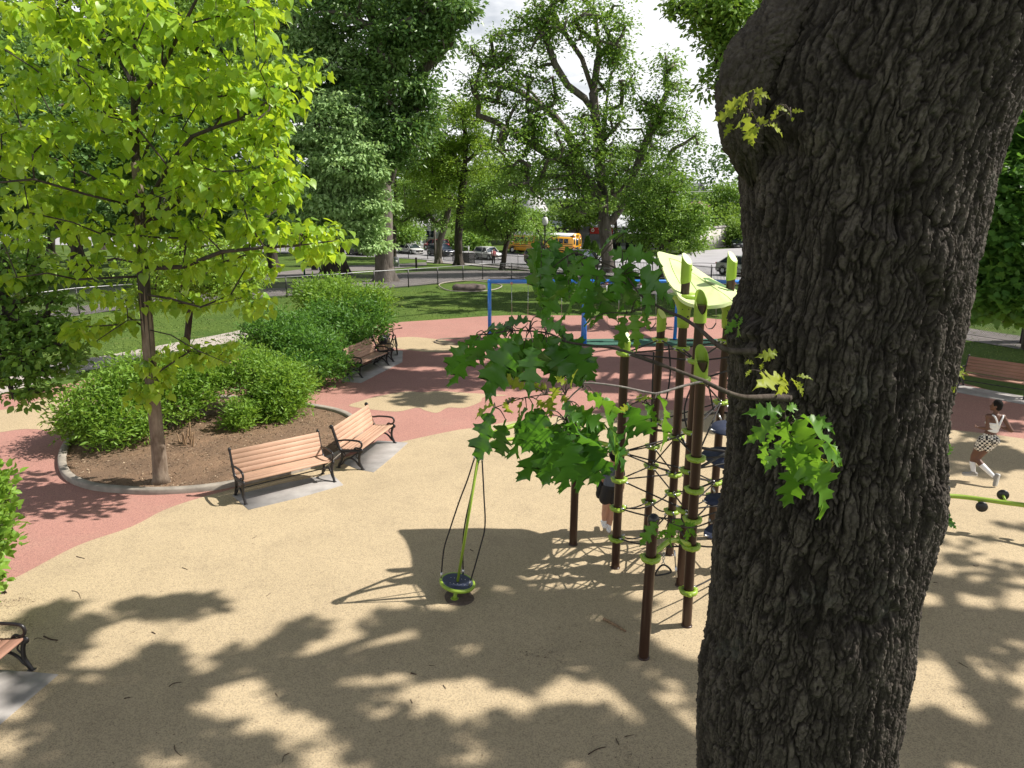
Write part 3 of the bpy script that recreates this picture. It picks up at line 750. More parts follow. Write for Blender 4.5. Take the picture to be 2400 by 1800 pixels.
# old limb stump swelling out at the upper left, folded against the trunk
lc = catmull([P(1770, 430, 3.26), P(1742, 335, 3.14), P(1736, 250, 3.08), P(1744, 185, 3.05), P(1768, 130, 3.06), P(1806, 80, 3.08), P(1848, 25, 3.12), P(1894, -50, 3.18), P(1940, -140, 3.26)], 26); nl = len(lc); mth = 150
rl_ = np.interp(np.linspace(0, 8, nl), range(9), [.03, .085, .098, .104, .106, .106, .11, .12, .14]); V = []
tl = unit(np.gradient(lc, axis=0)); aa = np.linspace(0, 2*math.pi, mth, endpoint=False); xx = unit(np.cross(tl, (0, 1, 0.0))); yy = np.cross(tl, xx)
UU, VV = np.meshgrid(aa/(2*math.pi), np.linspace(0, 1.5, nl)); w1 = fbm(UU*10, VV*7, 61, 10, 4)-.5; c1_, c2_ = cell(UU*12+w1*1.5, VV*6+w1, 9, 12)
dl = rl_[:, None]*(1+.18*(fbm(UU*3, VV*2.2, 71, 3, 2)-.5))+.011*(np.clip((c2_-c1_)/.3, 0, 1)-1)+.016*w1+.011*(np.clip((lambda q: (q[1]-q[0])/.35)(cell(UU*26+w1*3, VV*14+w1*2, 19, 26)), 0, 1)-1)+.010*(fbm(UU*60, VV*50, 81, 60, 3)-.5)
LV = lc[:, None, :]+dl[..., None]*(np.cos(aa)[None, :, None]*xx[:, None, :]+np.sin(aa)[None, :, None]*yy[:, None, :])
j, i = np.meshgrid(np.arange(nl-1), np.arange(mth), indexing='ij'); i2 = (i+1) % mth
mesh_np('limb', LV.reshape(-1, 3)-ob_, np.stack([j*mth+i, j*mth+i2, (j+1)*mth+i2, (j+1)*mth+i], -1).reshape(-1, 4), M['b_oak'], oak, True, np.full(nl*mth, .8))
# overhead limbs and crown (above the picture; they shade the bark and the ground)
rng = np.random.default_rng(8)
tz = 7.15; cxT = float(np.interp(-tz, -zl, xl)+np.interp(-tz, -zr, xr))/2
def arr(*p): return np.array(p, float)
fork = arr(cxT, YT, 6.6)
limbs = [[fork, fork+arr(-.1, .0, .6), fork+arr(-.35, .2, 1.6), fork+arr(-.9, .5, 3.2), fork+arr(-1.6, .6, 5)],
         [fork, fork+arr(.35, .1, .7), fork+arr(1.0, .2, 1.8), fork+arr(2.4, .3, 3.6), fork+arr(4.2, .5, 5.4)],
         [fork, fork+arr(.15, .2, .6), fork+arr(.5, -.5, 1.9), fork+arr(1.2, -1.6, 4), fork+arr(1.8, -2.4, 6)]]
cl = []
while len(cl) < 62:
    p = arr(rng.uniform(-3.5, 7.5), rng.uniform(-4, 7.5), rng.uniform(11.5, 16))
    if (p[0]-2)**2/36+(p[1]-2)**2/34+(p[2]-13)**2/14 < 1: cl.append(p)
cl = np.array(cl)
for c_ in (P(1330, 980, 2.5), P(1230, 830, 2.7), P(1350, 680, 3.0), P(1860, 1050, 2.45), P(1800, 270, 2.5), P(1450, 1000, 2.5)):   # gaps in the crown where the sun reaches the low sprays
    w_ = cl-c_; pr = w_-(w_@SUND)[:, None]*SUND; cl = cl[np.linalg.norm(pr, axis=1) > 1.35]
nodes, par, ns = grow([(np.array(l), None if k == 0 else 0) for k, l in enumerate(limbs)], cl, rng, 1.0, .12, bias=.3)
mb = MB(); skeleton_mesh(mb, nodes-ob_, par, .015, .42, 12, .5); mb.build('limb', M['b_oak'], oak, True)
B, D, Nn, S, lv = cluster_leaves(cl, .9, 95, rng, .6, .8, .3, .17)
leaves('crown', B-ob_, D, Nn, S, 'maple', M['l_oak'], oak, lv)

# ---- low branches with hanging leaves, placed one leaf at a time
def Z(s, ox, oy): return lambda x, y: (ox+x*s, oy+y*s)
zA = Z(660/2212, 1100, 500); zB = Z(460/1734, 1300, 560); zC = Z(800/2212, 800, 600); zD = Z(800/2212, 1600, 600); zE = Z(800/2212, 1600, 0); zF = Z(460/1316, 1300, 980); zG = Z(800/2212, 1600, 1200)
def branch(pts, r, mat='b_twig', name='branch'):
    mb = MB(); q = np.array([P(x, y, Y) for x, y, Y in pts])-ob_; mb.tube(q, np.array(r)*.46+.0008, 8, 5); return mb.build(name, M[mat], oak, True)
def sprig(rows, Y, mat, seed, stem_to=None, dy=.10, fc=.75, name='leaf_cluster', wsc=1.0, lvr=(0, 1), dup=0):
    rg = np.random.default_rng(seed); B = []; D = []; N_ = []; S = []
    mb = MB()
    extra = []
    if dup:
        for (x0, y0, x1, y1) in rows:
            if rg.random() < dup: jx, jy = rg.normal(0, 14, 2); extra.append((x0+jx*.5, y0+jy*.4-4, x1+jx*1.6, y1+jy-8))
    for (x0, y0, x1, y1) in list(rows)+extra:
        ya = Y+rg.normal(0, dy); a = P(x0, y0, ya); b2 = P(x1, y1, ya+rg.normal(0, .04)); d = b2-a; L = np.linalg.norm(d)*1.15
        toc = unit(np.array([0, 0, CAMZ])-a); nrm = toc*fc+rg.normal(0, .38, 3)+np.array([.15, 0, .35])
        B.append(a); D.append(d); N_.append(nrm); S.append(L)
        if stem_to is not None:
            k = min(stem_to, key=lambda s: (s[0]-x0)**2+(s[1]-y0)**2); t = P(k[0], k[1], k[2] if len(k) > 2 else Y)
            mid = (a+t)/2+np.array([0, 0, .012]); mb.tube([t-ob_, mid-ob_, a-ob_], [.0028, .002, .0016], 5, 3)
    B = np.array(B)-ob_; D = np.array(D); N_ = np.array(N_); S = np.array(S)
    o = leaves(name, B, D, N_, S, 'oak', M[mat], oak, rg.uniform(lvr[0], lvr[1], len(B)), curl=rg.normal(-.15, .22, len(B)))
    o.data.polygons.foreach_set('use_smooth', np.ones(len(o.data.polygons), dtype=bool))
    if mb.v: mb.build('leaf_stalk', M['b_twig'], oak, True)
    return o
def cv(z, l): return [(*z(a, b_), *z(c_, d_)) for a, b_, c_, d_ in l]
branch([(1770, 822, 2.78), (1698, 818, 2.75), (1640, 772, 2.8), (1600, 745, 2.85), (1565, 730, 2.9), (1532, 712, 2.95), (1500, 690, 2.95), (1460, 640, 3.0), (1400, 610, 3.0), (1330, 590, 3.0), (1270, 580, 3.0)],
       [.03, .02, .014, .012, .010, .009, .007, .006, .005, .004, .003])
branch([(1532, 712, 2.95), (1510, 722, 2.95), (1480, 732, 2.95), (1462, 735, 2.95)], [.005, .004, .003, .002])
branch([(1850, 932, 2.74), (1800, 931, 2.70), (1740, 930, 2.62), (1690, 913, 2.6), (1650, 893, 2.6), (1630, 885, 2.6), (1560, 858, 2.6), (1480, 828, 2.65), (1430, 815, 2.65), (1370, 808, 2.7), (1325, 800, 2.7), (1280, 780, 2.7), (1200, 775, 2.7), (1140, 785, 2.7)],
       [.035, .026, .018, .016, .015, .012, .010, .009, .008, .0075, .007, .0055, .004, .003])
branch([(1650, 893, 2.6), (1600, 905, 2.58), (1545, 921, 2.55), (1520, 920, 2.55), (1450, 905, 2.52), (1376, 897, 2.5), (1365, 905, 2.5), (1330, 940, 2.5), (1325, 985, 2.5), (1320, 1030, 2.5)],
       [.010, .0085, .0075, .007, .006, .0055, .005, .004, .003, .0025], 'b_twigpale')
branch([(1325, 925, 2.5), (1280, 925, 2.5), (1230, 932, 2.5), (1190, 945, 2.5), (1160, 955, 2.5)], [.003, .0028, .0025, .002, .0015])
branch([(1545, 921, 2.55), (1535, 935, 2.5), (1525, 950, 2.5)], [.003, .002, .0015])
s1 = cv(zA, [(920, 290, 750, 470), (950, 290, 905, 660), (1250, 400, 1270, 760), (560, 180, 515, 520), (690, 175, 610, 480), (760, 450, 600, 780), (860, 530, 810, 835), (1010, 520, 1075, 850), (1130, 520, 1070, 820),
             (1240, 140, 1010, 215), (1200, 290, 1490, 330), (1300, 420, 1620, 640), (1360, 480, 1450, 720), (1050, 420, 980, 620), (960, 560, 935, 835), (1330, 380, 1110, 290), (560, 520, 535, 705),
             (1180, 400, 1140, 640), (1400, 560, 1590, 640), (1260, 560, 1290, 770), (800, 560, 720, 700), (1000, 300, 840, 340), (640, 300, 570, 620), (880, 400, 720, 600)])
sprig(s1, 3.0, 'l_oak', 3, [(1500, 690), (1460, 645), (1400, 612), (1330, 592), (1270, 580)], .12, dup=.2)
sprig(cv(zA, [(780, 560, 640, 720), (545, 560, 560, 700), (930, 600, 950, 810), (1310, 680, 1330, 740), (900, 330, 780, 480)]), 2.95, 'l_oaklit', 4, [(1460, 660), (1330, 600)])
sprig(cv(zB, [(690, 640, 745, 910), (630, 660, 555, 940), (780, 640, 815, 770), (720, 540, 745, 600), (320, 700, 345, 800)]), 2.95, 'l_oaklit', 5, [(1480, 732), (1470, 735)])
s2 = cv(zC, [(830, 545, 670, 740), (860, 555, 755, 825), (1060, 470, 930, 440), (1000, 480, 850, 720), (1130, 500, 940, 870), (1200, 500, 1150, 830), (1260, 480, 1310, 850), (1350, 480, 1400, 800),
             (1450, 560, 1630, 815), (1400, 520, 1625, 690), (1270, 420, 1450, 470), (1230, 425, 1050, 405), (1330, 560, 1490, 790), (1050, 560, 1030, 860), (1240, 560, 1220, 850), (900, 520, 870, 690),
             (1120, 440, 960, 520), (1170, 470, 1080, 760), (1100, 600, 960, 800), (1300, 470, 1240, 700), (1380, 470, 1560, 620), (1180, 600, 1120, 790), (1040, 500, 900, 620), (1500, 620, 1590, 800),
             (1150, 620, 1060, 830), (1290, 620, 1350, 790)])
sprig(s2, 2.7, 'l_oak', 6, [(1370, 808), (1325, 798), (1280, 780), (1240, 777), (1200, 775), (1140, 785)], .12, dup=.2)
s3 = cv(zC, [(990, 985, 870, 1300), (1065, 1060, 985, 1330), (1240, 960, 1150, 1280), (1200, 985, 1080, 1230), (1350, 1000, 1180, 1260), (1430, 1130, 1180, 1440), (1450, 1100, 1290, 1460),
             (1455, 1190, 1370, 1440), (1480, 1160, 1500, 1540), (1500, 1190, 1570, 1500), (1530, 1100, 1690, 1520), (1560, 1000, 1730, 1320), (1700, 1090, 1860, 1340), (1850, 950, 2000, 1210),
             (1870, 970, 1940, 1250), (1520, 1000, 1470, 1200), (1300, 960, 1230, 1180), (1400, 1050, 1330, 1330), (1600, 1180, 1710, 1440), (1480, 1040, 1590, 1300), (1380, 1150, 1250, 1380),
             (1560, 1080, 1640, 1330), (1320, 1040, 1140, 1150), (1440, 1210, 1440, 1480), (1420, 940, 1560, 1080)])
sprig(s3, 2.5, 'l_oak', 7, [(1330, 940), (1325, 985), (1320, 1030), (1365, 905), (1535, 935), (1190, 945), (1160, 955), (1230, 932)], .12, dup=.2)
s3b = cv(zC, [(1580, 870, 1780, 1020), (1640, 890, 1900, 1215), (2050, 905, 2195, 1115), (1950, 955, 2070, 1050), (1490, 980, 1700, 1110), (1600, 900, 1750, 950)])
sprig(s3b, 2.45, 'l_oaklit', 8, [(1365, 905), (1535, 935), (1330, 940)], .08, fc=.5, lvr=(0, .5))
sprig(cv(zC, [(990, 965, 865, 1010), (1340, 900, 1365, 1040), (1400, 850, 1375, 905), (1130, 925, 1060, 950), (1490, 860, 1500, 750), (1065, 945, 1080, 1040), (1300, 870, 1200, 830), (1200, 860, 1040, 790), (1340, 860, 1270, 830),
              (1460, 830, 1400, 790), (1420, 900, 1480, 960), (1260, 930, 1330, 990), (1180, 930, 1130, 1010), (1900, 930, 1980, 910), (1880, 960, 1800, 1010)]), 2.48, 'l_young', 9, [(1325, 925), (1365, 905), (1190, 945), (1160, 955), (1280, 925), (1525, 950)], .08)
branch([(1840, 975, 2.70), (1838, 1000, 2.5), (1850, 1040, 2.45), (1880, 1080, 2.45)], [.008, .006, .004, .003])
s4 = cv(zD, [(660, 1010, 480, 990), (665, 1000, 750, 965), (640, 1040, 460, 1180), (680, 1040, 640, 1300), (710, 1030, 890, 1320), (770, 1030, 1010, 1250), (840, 1040, 955, 1100), (770, 1290, 680, 1610), (860, 1300, 1005, 1655),
             (560, 1190, 480, 1345), (880, 1220, 1050, 1335), (640, 1220, 560, 1340), (720, 1180, 830, 1480), (600, 1090, 560, 1200), (760, 1100, 740, 1350), (700, 1220, 670, 1400), (800, 1130, 900, 1200), (820, 1200, 850, 1470)])
sprig(s4, 2.42, 'l_oaklit', 10, [(1838, 1000, 2.45), (1850, 1040, 2.45), (1880, 1080, 2.45)], .06)
sprig(cv(zD, [(930, 1330, 985, 1470), (800, 1040, 840, 1045), (900, 1310, 960, 1400)]), 2.42, 'l_young', 11, None, .04)
branch([(1790, 335, 2.78), (1770, 330, 2.6), (1762, 300, 2.5), (1755, 265, 2.48)], [.006, .004, .003, .002])
branch([(1762, 300, 2.5), (1800, 290, 2.5), (1830, 270, 2.5), (1850, 262, 2.5)], [.003, .0025, .002, .0015])
sprig(cv(zE, [(450, 590, 330, 655), (455, 580, 550, 610), (400, 640, 275, 690), (400, 680, 460, 735), (360, 705, 235, 760), (420, 735, 430, 925), (470, 770, 560, 795), (640, 690, 570, 770), (600, 685, 690, 715), (700, 722, 770, 715),
              (565, 810, 665, 850), (320, 800, 285, 845), (465, 600, 480, 670), (700, 765, 725, 780), (420, 600, 370, 690), (480, 630, 540, 660), (400, 730, 370, 830), (500, 830, 440, 870)]), 2.5, 'l_young', 12, [(1762, 300), (1755, 265), (1800, 290), (1850, 262)], .05)
branch([(1820, 935, 2.75), (1818, 915, 2.6), (1810, 890, 2.55), (1780, 870, 2.5), (1760, 867, 2.5)], [.005, .004, .003, .002, .0015])
sprig(cv(zD, [(640, 800, 550, 790), (640, 790, 720, 830), (735, 810, 795, 885), (740, 780, 825, 772), (600, 625, 545, 675), (615, 625, 530, 640), (520, 690, 505, 735), (460, 700, 400, 675), (445, 740, 415, 758), (655, 840, 665, 872), (700, 800, 760, 830)]), 2.5, 'l_young', 13, None, .04)
branch([(1690, 1215, 2.9), (1660, 1225, 2.8), (1630, 1235, 2.7), (1600, 1235, 2.7), (1570, 1225, 2.7)], [.008, .006, .004, .003, .002])
sprig(cv(zF, [(690, 685, 590, 830), (745, 735, 700, 815), (800, 680, 745, 820), (850, 660, 770, 810), (880, 730, 915, 835), (830, 770, 840, 870), (860, 700, 945, 735), (800, 740, 760, 790), (900, 770, 960, 760)]), 2.75, 'l_oaklit', 14, [(1600, 1235), (1570, 1225)], .05)
sprig(cv(zD, [(1700, 720, 1765, 855), (1715, 745, 1825, 742), (1735, 715, 1830, 775), (1745, 690, 1830, 695), (1700, 720, 1700, 800), (1770, 690, 1790, 640)]), 3.05, 'l_young', 15, None, .03)
sprig(cv(zD, [(1670, 1150, 1705, 1250), (1690, 1210, 1745, 1310), (1725, 1290, 1700, 1265), (1620, 1610, 1700, 1640), (1640, 1600, 1720, 1650)]), 3.05, 'l_oak', 16, None, .03)
sprig(cv(zG, [(1680, -10, 1695, 120), (1690, 30, 1768, 98), (1670, 0, 1720, 40)]), 3.05, 'l_oak', 17, None, .03)
sprig(cv(zD, [(345, 415, 295, 475), (350, 410, 350, 368), (350, 440, 390, 502), (340, 440, 300, 440), (370, 450, 380, 400)]), 2.78, 'l_oaklit', 18, None, .02)
# ================================================================== PLAY EQUIPMENT
M['brown'] = simple('brown_post', (.036, .015, .009), .30, .0, .25, 4, .5, 0, (1, 1, .3))
M['lime'] = simple('lime_plastic', (.255, .38, .035), .40, 0, .08, 5, .5)
M['limed'] = simple('lime_shell', (.62, .72, .34), .5, 0, .05, 4, .4)
M['rope'] = simple('black_rope', (.02, .018, .018), .7, 0, .3, 120, .4)
M['black'] = simple('black_paint', (.016, .014, .015), .35, 0, .3, 20, .5)
M['navy'] = simple('navy_rubber', (.035, .045, .085), .6, 0, .2, 12, .4)
M['steel'] = simple('galvanised_steel', (.55, .55, .56), .3, .9, .1, 20, .5)
M['blue'] = simple('blue_paint', (.03, .22, .72), .3, 0, .1, 3, .5, coat=.4)
M['dkgreen'] = simple('dark_green_perforation', (.10, .20, .06), .6)
cf = empty('climbing_frame', tuple(G(1540, 1330)), 0, 'tall rope climbing frame of brown posts with lime rings and a pale lime leaf roof', 'climbing frame')
cb = np.array(cf.location)
RP = .068
def zat(py, Y): return hz(py, Y)
def ring_mb(x, y, z, r=RP, w=.040):
    mb = MB(); mb.torus((x, y, z), r+.026, .036, 22, 8, (0, 0, 1), 1.05)
    for a in (0.4, 2.5, 4.6): mb.box((x+(r+.05)*math.cos(a), y+(r+.05)*math.sin(a), z), (.06, .05, .045), a, bev=.01)
    return mb
posts = {}
def post(key, bx, by, tx, ty, rings, cap='slant', capl=.37, zr=None):
    g = G(bx, by); zt = zat(ty, g[1]); top = P(tx, ty, g[1])
    mb = MB(); a = g-cb; b2 = top-cb
    mb.tube([a+(0, 0, -.05), a+(b2-a)*.5, b2-(0, 0, {'slant': .30, 'hollow': .22, 'dome': .06}.get(cap, 0))], RP, 18)
    o = mb.build('post', M['brown'], cf, True); smooth_ang(o)
    bm_ = MB(); bm_.lathe(a, [(RP+.012, -.01), (RP+.012, .02), (RP+.004, .03)], 18); bm_.build('base_collar', M['brown'], o, True)
    posts[key] = (g, top)
    for py in rings:
        z = zat(py, g[1]); t = (z-g[2])/(zt-g[2]); p = g+(top-g)*t-cb
        r_ = ring_mb(p[0], p[1], p[2]).build('clamp_ring', M['lime'], o, True); smooth_ang(r_, 50)
    if cap == 'slant':
        n = 22; V = []; F = []
        for lv_, rr in ((0, RP+.006), (1, RP+.013), (2, RP+.013)):
            for k in range(n):
                an = 2*math.pi*k/n; sl = math.cos(an-R(128))
                z = b2[2]-capl if lv_ == 0 else (b2[2]-capl+.03 if lv_ == 1 else b2[2]-.09+.085*sl)
                if lv_ == 0: z = b2[2]-capl+.02*math.cos(an)
                V.append((b2[0]+rr*math.cos(an), b2[1]+rr*math.sin(an), z))
        for j in range(2):
            for k in range(n): F.append((j*n+k, j*n+(k+1) % n, (j+1)*n+(k+1) % n, (j+1)*n+k))
        F.append(tuple(2*n+k for k in range(n))); F.append(tuple(range(n-1, -1, -1)))
        c_ = MB().add(V, F).build('post_cap', M['lime'], o, True); smooth_ang(c_, 35)
        nrm_ = unit(np.array([-.085/(RP+.013)*math.cos(R(128)), -.085/(RP+.013)*math.sin(R(128)), 1.0])); V2 = [np.array(v)+nrm_*.004-((np.array(v)-np.array([b2[0], b2[1], v[2]]))*.09) for v in V[2*n:3*n]]
        MB().add(V2, [tuple(range(n))]).build('sunlit_cap_face', M['limed'], c_)  # sunlit cut put into the colour: paler disc over the lime top
        mb2 = MB(); mb2.ell((b2[0]+.078, b2[1]-.02, b2[2]-.25), (.012, .022, .022), 8, 5); mb2.build('bolt_hole', M['black'], o, True)
    elif cap == 'hollow':
        n = 24; V = []; F = []; rr = RP+.022; rows = 9
        def rimz(an):  # open scoop: high at the back, low towards the viewer
            s = (1+math.cos(an-R(100)))/2; return b2[2]-.06-.34*(1-s**.8)+.05
        for j in range(rows):
            for k in range(n):
                an = 2*math.pi*k/n; z0 = b2[2]-capl-.1; z = z0+(rimz(an)-z0)*j/(rows-1)
                V.append((b2[0]+rr*math.cos(an), b2[1]+rr*math.sin(an), z))
        off = len(V)
        for j in range(rows):
            for k in range(n):
                an = 2*math.pi*k/n; z0 = b2[2]-capl-.1; z = z0+(rimz(an)-z0)*j/(rows-1)
                V.append((b2[0]+(rr-.012)*math.cos(an), b2[1]+(rr-.012)*math.sin(an), z))
        for j in range(rows-1):
            for k in range(n):
                F.append((j*n+k, j*n+(k+1) % n, (j+1)*n+(k+1) % n, (j+1)*n+k)); F.append(tuple(off+q for q in (j*n+(k+1) % n, j*n+k, (j+1)*n+k, (j+1)*n+(k+1) % n)))
        t = (rows-1)*n
        for k in range(n): F.append((t+k, t+(k+1) % n, off+t+(k+1) % n, off+t+k))
        c_ = MB().add(V, F).build('post_cap', M['lime'], o, True); smooth_ang(c_, 60)
    elif cap == 'dome':
        mb2 = MB(); mb2.ell((b2[0], b2[1], b2[2]-.05), (RP+.01, RP+.01, .085), 18, 10); mb2.build('post_cap', M['black'], o, True)
    return o
p0 = post('P0', 1343, 1277, 1352, 1005, [1050], None)
p1 = post('P1', 1442, 1331, 1467, 772, [828, 1060, 1124, 1191, 1262], 'slant')
p2 = post('P2', 1516, 1246, 1552, 724, [796, 988, 1046, 1092, 1176], 'slant')
p3 = post('P3', 1569, 1300, 1611, 593, [816, 1024, 1111, 1155, 1198], 'slant', .45)
p4 = post('P4', 1594, 1373, 1645, 678, [846, 1011, 1102, 1195], 'hollow')
p5 = post('P5', 1609, 1467, 1647, 808, [889, 1074, 1148, 1218, 1280, 1385], 'hollow')
p6 = post('P6', 1666, 1262, 1718, 589, [799, 942, 1130, 1162], 'slant', .45)
p7 = post('P7', 1508, 1542, 1532, 1210, [1308], 'dome')
p8 = post('P8', 1830, 1330, 1870, 640, [820, 960, 1060, 1150, 1230], 'slant')
p9 = post('P9', 1900, 1230, 1950, 620, [800, 940, 1040, 1120, 1180], 'slant')
def at(key, py, side=None):
    g, t = posts[key]; z = zat(py, g[1]); return g+(t-g)*((z-g[2])/(t[2]-g[2]))
def rope(a, b2, sag=.0, r=.0125, mat='rope', name='rope', fit=True, trim=RP+.02):
    a = at(*a) if isinstance(a[0], str) else np.array(a, float); b2 = at(*b2) if isinstance(b2[0], str) else np.array(b2, float)
    d = unit(b2-a); a2 = a+d*trim; b3 = b2-d*trim
    pts = [a2+(b3-a2)*t-np.array([0, 0, sag*4*t*(1-t)]) for t in np.linspace(0, 1, 9 if sag else 5)]
    mb = MB(); mb.tube(np.array(pts)-cb, r, 7); o = mb.build(name, M[mat], cf, True)
    if fit:
        MB().tube([a2-cb, a2+d*.07-cb], r*1.5, 8).build('rope_fitting', M['steel'], o, True); MB().tube([b3-cb, b3-d*.07-cb], r*1.5, 8).build('rope_fitting', M['steel'], o, True)
    return o
RL = [(('P1', 1060), ('P3', 1024), 0), (('P1', 1060), ('P4', 1102), 0), (('P1', 1124), ('P3', 1111), 0), (('P1', 1124), ('P4', 1195), 0), (('P1', 1191), ('P3', 1155), .12), (('P1', 1191), ('P5', 1218), .05),
      (('P1', 1262), ('P3', 1198), .2), (('P1', 1262), ('P5', 1280), .06), (('P2', 1046), ('P3', 1111), 0), (('P2', 1046), ('P4', 1011), 0), (('P2', 1092), ('P3', 1155), 0), (('P2', 1176), ('P3', 1198), .08),
      (('P2', 988), ('P3', 1024), 0), (('P2', 988), ('P6', 942), 0), (('P1', 828), ('P2', 796), 0), (('P1', 828), ('P4', 846), 0), (('P2', 796), ('P6', 799), 0), (('P2', 796), ('P4', 846), 0), (('P3', 816), ('P4', 846), 0),
      (('P3', 816), ('P6', 799), 0), (('P4', 846), ('P6', 799), 0), (('P5', 889), ('P4', 846), 0), (('P5', 889), ('P6', 942), 0), (('P3', 1024), ('P4', 1011), 0), (('P3', 1111), ('P4', 1102), 0), (('P3', 1155), ('P4', 1195), 0),
      (('P5', 1074), ('P6', 942), 0), (('P5', 1074), ('P4', 1011), 0), (('P5', 1148), ('P6', 1130), 0), (('P5', 1148), ('P4', 1102), 0), (('P5', 1218), ('P6', 1162), .05), (('P5', 1218), ('P4', 1195), 0),
      (('P6', 1130), ('P4', 1195), 0), (('P5', 1280), ('P4', 1195), .05), (('P5', 1280), ('P8', 1230), .15), (('P5', 1218), ('P8', 1150), 0), (('P5', 1148), ('P8', 1060), 0), (('P5', 1074), ('P8', 1060), 0), (('P5', 889), ('P8', 820), 0),
      (('P5', 1385), ('P8', 1230), .1), (('P6', 799), ('P9', 800), 0), (('P6', 942), ('P9', 940), 0), (('P6', 1130), ('P9', 1120), 0), (('P8', 960), ('P9', 940), 0), (('P6', 942), ('P8', 1060), 0), (('P6', 1162), ('P8', 1150), .05), (('P8', 1150), ('P9', 1120), 0),
      (('P3', 1198), ('P6', 1162), .05), (('P2', 1092), ('P6', 1130), 0)]
RL += [(('P1', 828), ('P3', 816), 0), (('P1', 1060), ('P2', 1046), 0), (('P1', 1124), ('P2', 1092), 0), (('P1', 1191), ('P2', 1176), .05), (('P1', 1060), ('P3', 1111), 0), (('P3', 1024), ('P6', 942), 0), (('P3', 1111), ('P6', 1130), 0), (('P3', 1155), ('P6', 1162), 0),
      (('P4', 1011), ('P6', 942), 0), (('P4', 1102), ('P6', 1130), 0), (('P5', 1074), ('P3', 1024), 0), (('P5', 1148), ('P3', 1155), 0), (('P5', 889), ('P1', 828), 0), (('P4', 1102), ('P8', 1060), 0), (('P2', 1092), ('P3', 1024), 0), (('P5', 1280), ('P3', 1198), .06), (('P4', 846), ('P8', 820), 0), (('P4', 1195), ('P8', 1150), .04)]
for a_, b_, s_ in RL: rope(a_, b_, s_)
# free hanging ropes inside the frame
for l in ([(1532, 825), (1530, 880), (1526, 1000)], [(1567, 809), (1571, 860), (1568, 900), (1562, 935)], [(1621, 905), (1608, 940), (1604, 970), (1610, 1005), (1616, 1030)], [(1660, 900), (1668, 940), (1672, 960)], [(1600, 1285), (1606, 1330), (1612, 1372)]):
    mb = MB(); mb.tube(np.array([P(x, y, 10.9) for x, y in l])-cb, .013, 7, 4); mb.build('rope', M['rope'], cf, True)
# black steel tubes carrying the navy seats
def bar(a, b2, r=.022, mat='black', name='support_bar'):
    mb = MB(); mb.tube(np.array([a, b2])-cb, r, 10); return mb.build(name, M[mat], cf, True)
bar(at('P2', 1008), at('P3', 1012)); bar(at('P3', 1012), P(1620, 1060, 11.2)); bar(P(1632, 1048, 10.2), P(1712, 1060, 10.9)); bar(P(1632, 1100, 9.7), P(1712, 1056, 10.9)); bar(at('P6', 965), P(1600, 985, 11.2)); bar(at('P6', 965), P(1790, 985, 11.8))
for (cx, cy, Y, rx, ry, a) in ((1712, 1003, 11.2, .30, .22, .3), (1708, 1072, 10.9, .36, .26, -.4), (1690, 1172, 10.8, .24, .17, .2), (1690, 1245, 10.6, .28, .18, .5), (1760, 1130, 10.8, .3, .22, 0)):
    c = P(cx, cy, Y)-cb; mb = MB(); n = 20; poly = [(rx*math.cos(t)*(1+.18*math.cos(2*t)), ry*math.sin(t)*(1+.1*math.sin(3*t))) for t in np.linspace(0, 2*math.pi, n, endpoint=False)]
    mb.prism(poly, -.012, .012); Rm = np.array(Matrix.Rotation(a, 3, 'Z') @ Matrix.Rotation(.35, 3, 'X')); mb.v[0] = mb.v[0] @ Rm.T + c
    o = mb.build('membrane_seat', M['navy'], cf)
    for t in (0.2, 1.7, 3.3, 4.9):
        q = Rm @ np.array([rx*1.02*math.cos(t), ry*1.02*math.sin(t), 0])+c; MB().tube([q, q+(q-c)*.35+np.array([0, 0, .05])], .016, 7).build('seat_coupling', M['steel'], o, True)
# leaf shaped roof
oc = [(1541, 595, 12.95), (1568, 599, 13.0), (1600, 608, 13.02), (1622, 626, 13.0), (1671, 658, 13.0), (1714, 679, 12.95), (1760, 694, 12.9), (1830, 705, 12.5), (1850, 716, 11.9), (1800, 720, 11.2), (1724, 711, 10.75), (1693, 718, 10.6), (1655, 721, 10.6),
      (1618, 716, 10.85), (1594, 703, 11.1), (1583, 686, 11.45), (1565, 662, 12.0), (1551, 627, 12.55)]
ow = catmull([P(*p) for p in oc], 4, True); cc_ = ow.mean(0)+np.array([.1, 0, .05]); n = len(ow); V = []; F = []
K = 6
for side in (0, 1):
    V.append(cc_-np.array([0, 0, .05*side]))
    for j in range(1, K+1):
        t = j/K
        for p in ow:
            q = cc_+(p-cc_)*t; lift = .10*math.sin(math.pi*t)*(-1); V.append(q+np.array([0, 0, lift*.6+(.03 if j == K else 0)-.05*side]))
tot = 1+K*n
for side in (0, 1):
    o_ = side*tot; fl_ = (lambda f: f) if side == 0 else (lambda f: f[::-1])
    for i in range(n): F.append(fl_((o_, o_+1+(i+1) % n, o_+1+i)))
    for j in range(K-1):
        for i in range(n): a_ = o_+1+j*n; F.append(fl_((a_+i, a_+(i+1) % n, a_+n+(i+1) % n, a_+n+i)))
a_ = 1+(K-1)*n
for i in range(n): F.append((a_+i, a_+(i+1) % n, tot+a_+(i+1) % n, tot+a_+i))
roof = mesh_np('roof', np.array(V)-cb, F, M['limed'], cf, True); smooth_ang(roof, 50)
import bmesh
from mathutils.bvhtree import BVHTree
bm = bmesh.new(); bm.from_mesh(roof.data); bmesh.ops.recalc_face_normals(bm, faces=bm.faces); bm.to_mesh(roof.data); bvh = BVHTree.FromBMesh(bm)
def on_roof(px, py, up=.012):
    d = ray(px, py); h = bvh.ray_cast(Vector(np.array([0, 0, CAMZ])-cb), Vector(d))
    return None if h[0] is None else np.array(h[0])+np.array([0, 0, up])
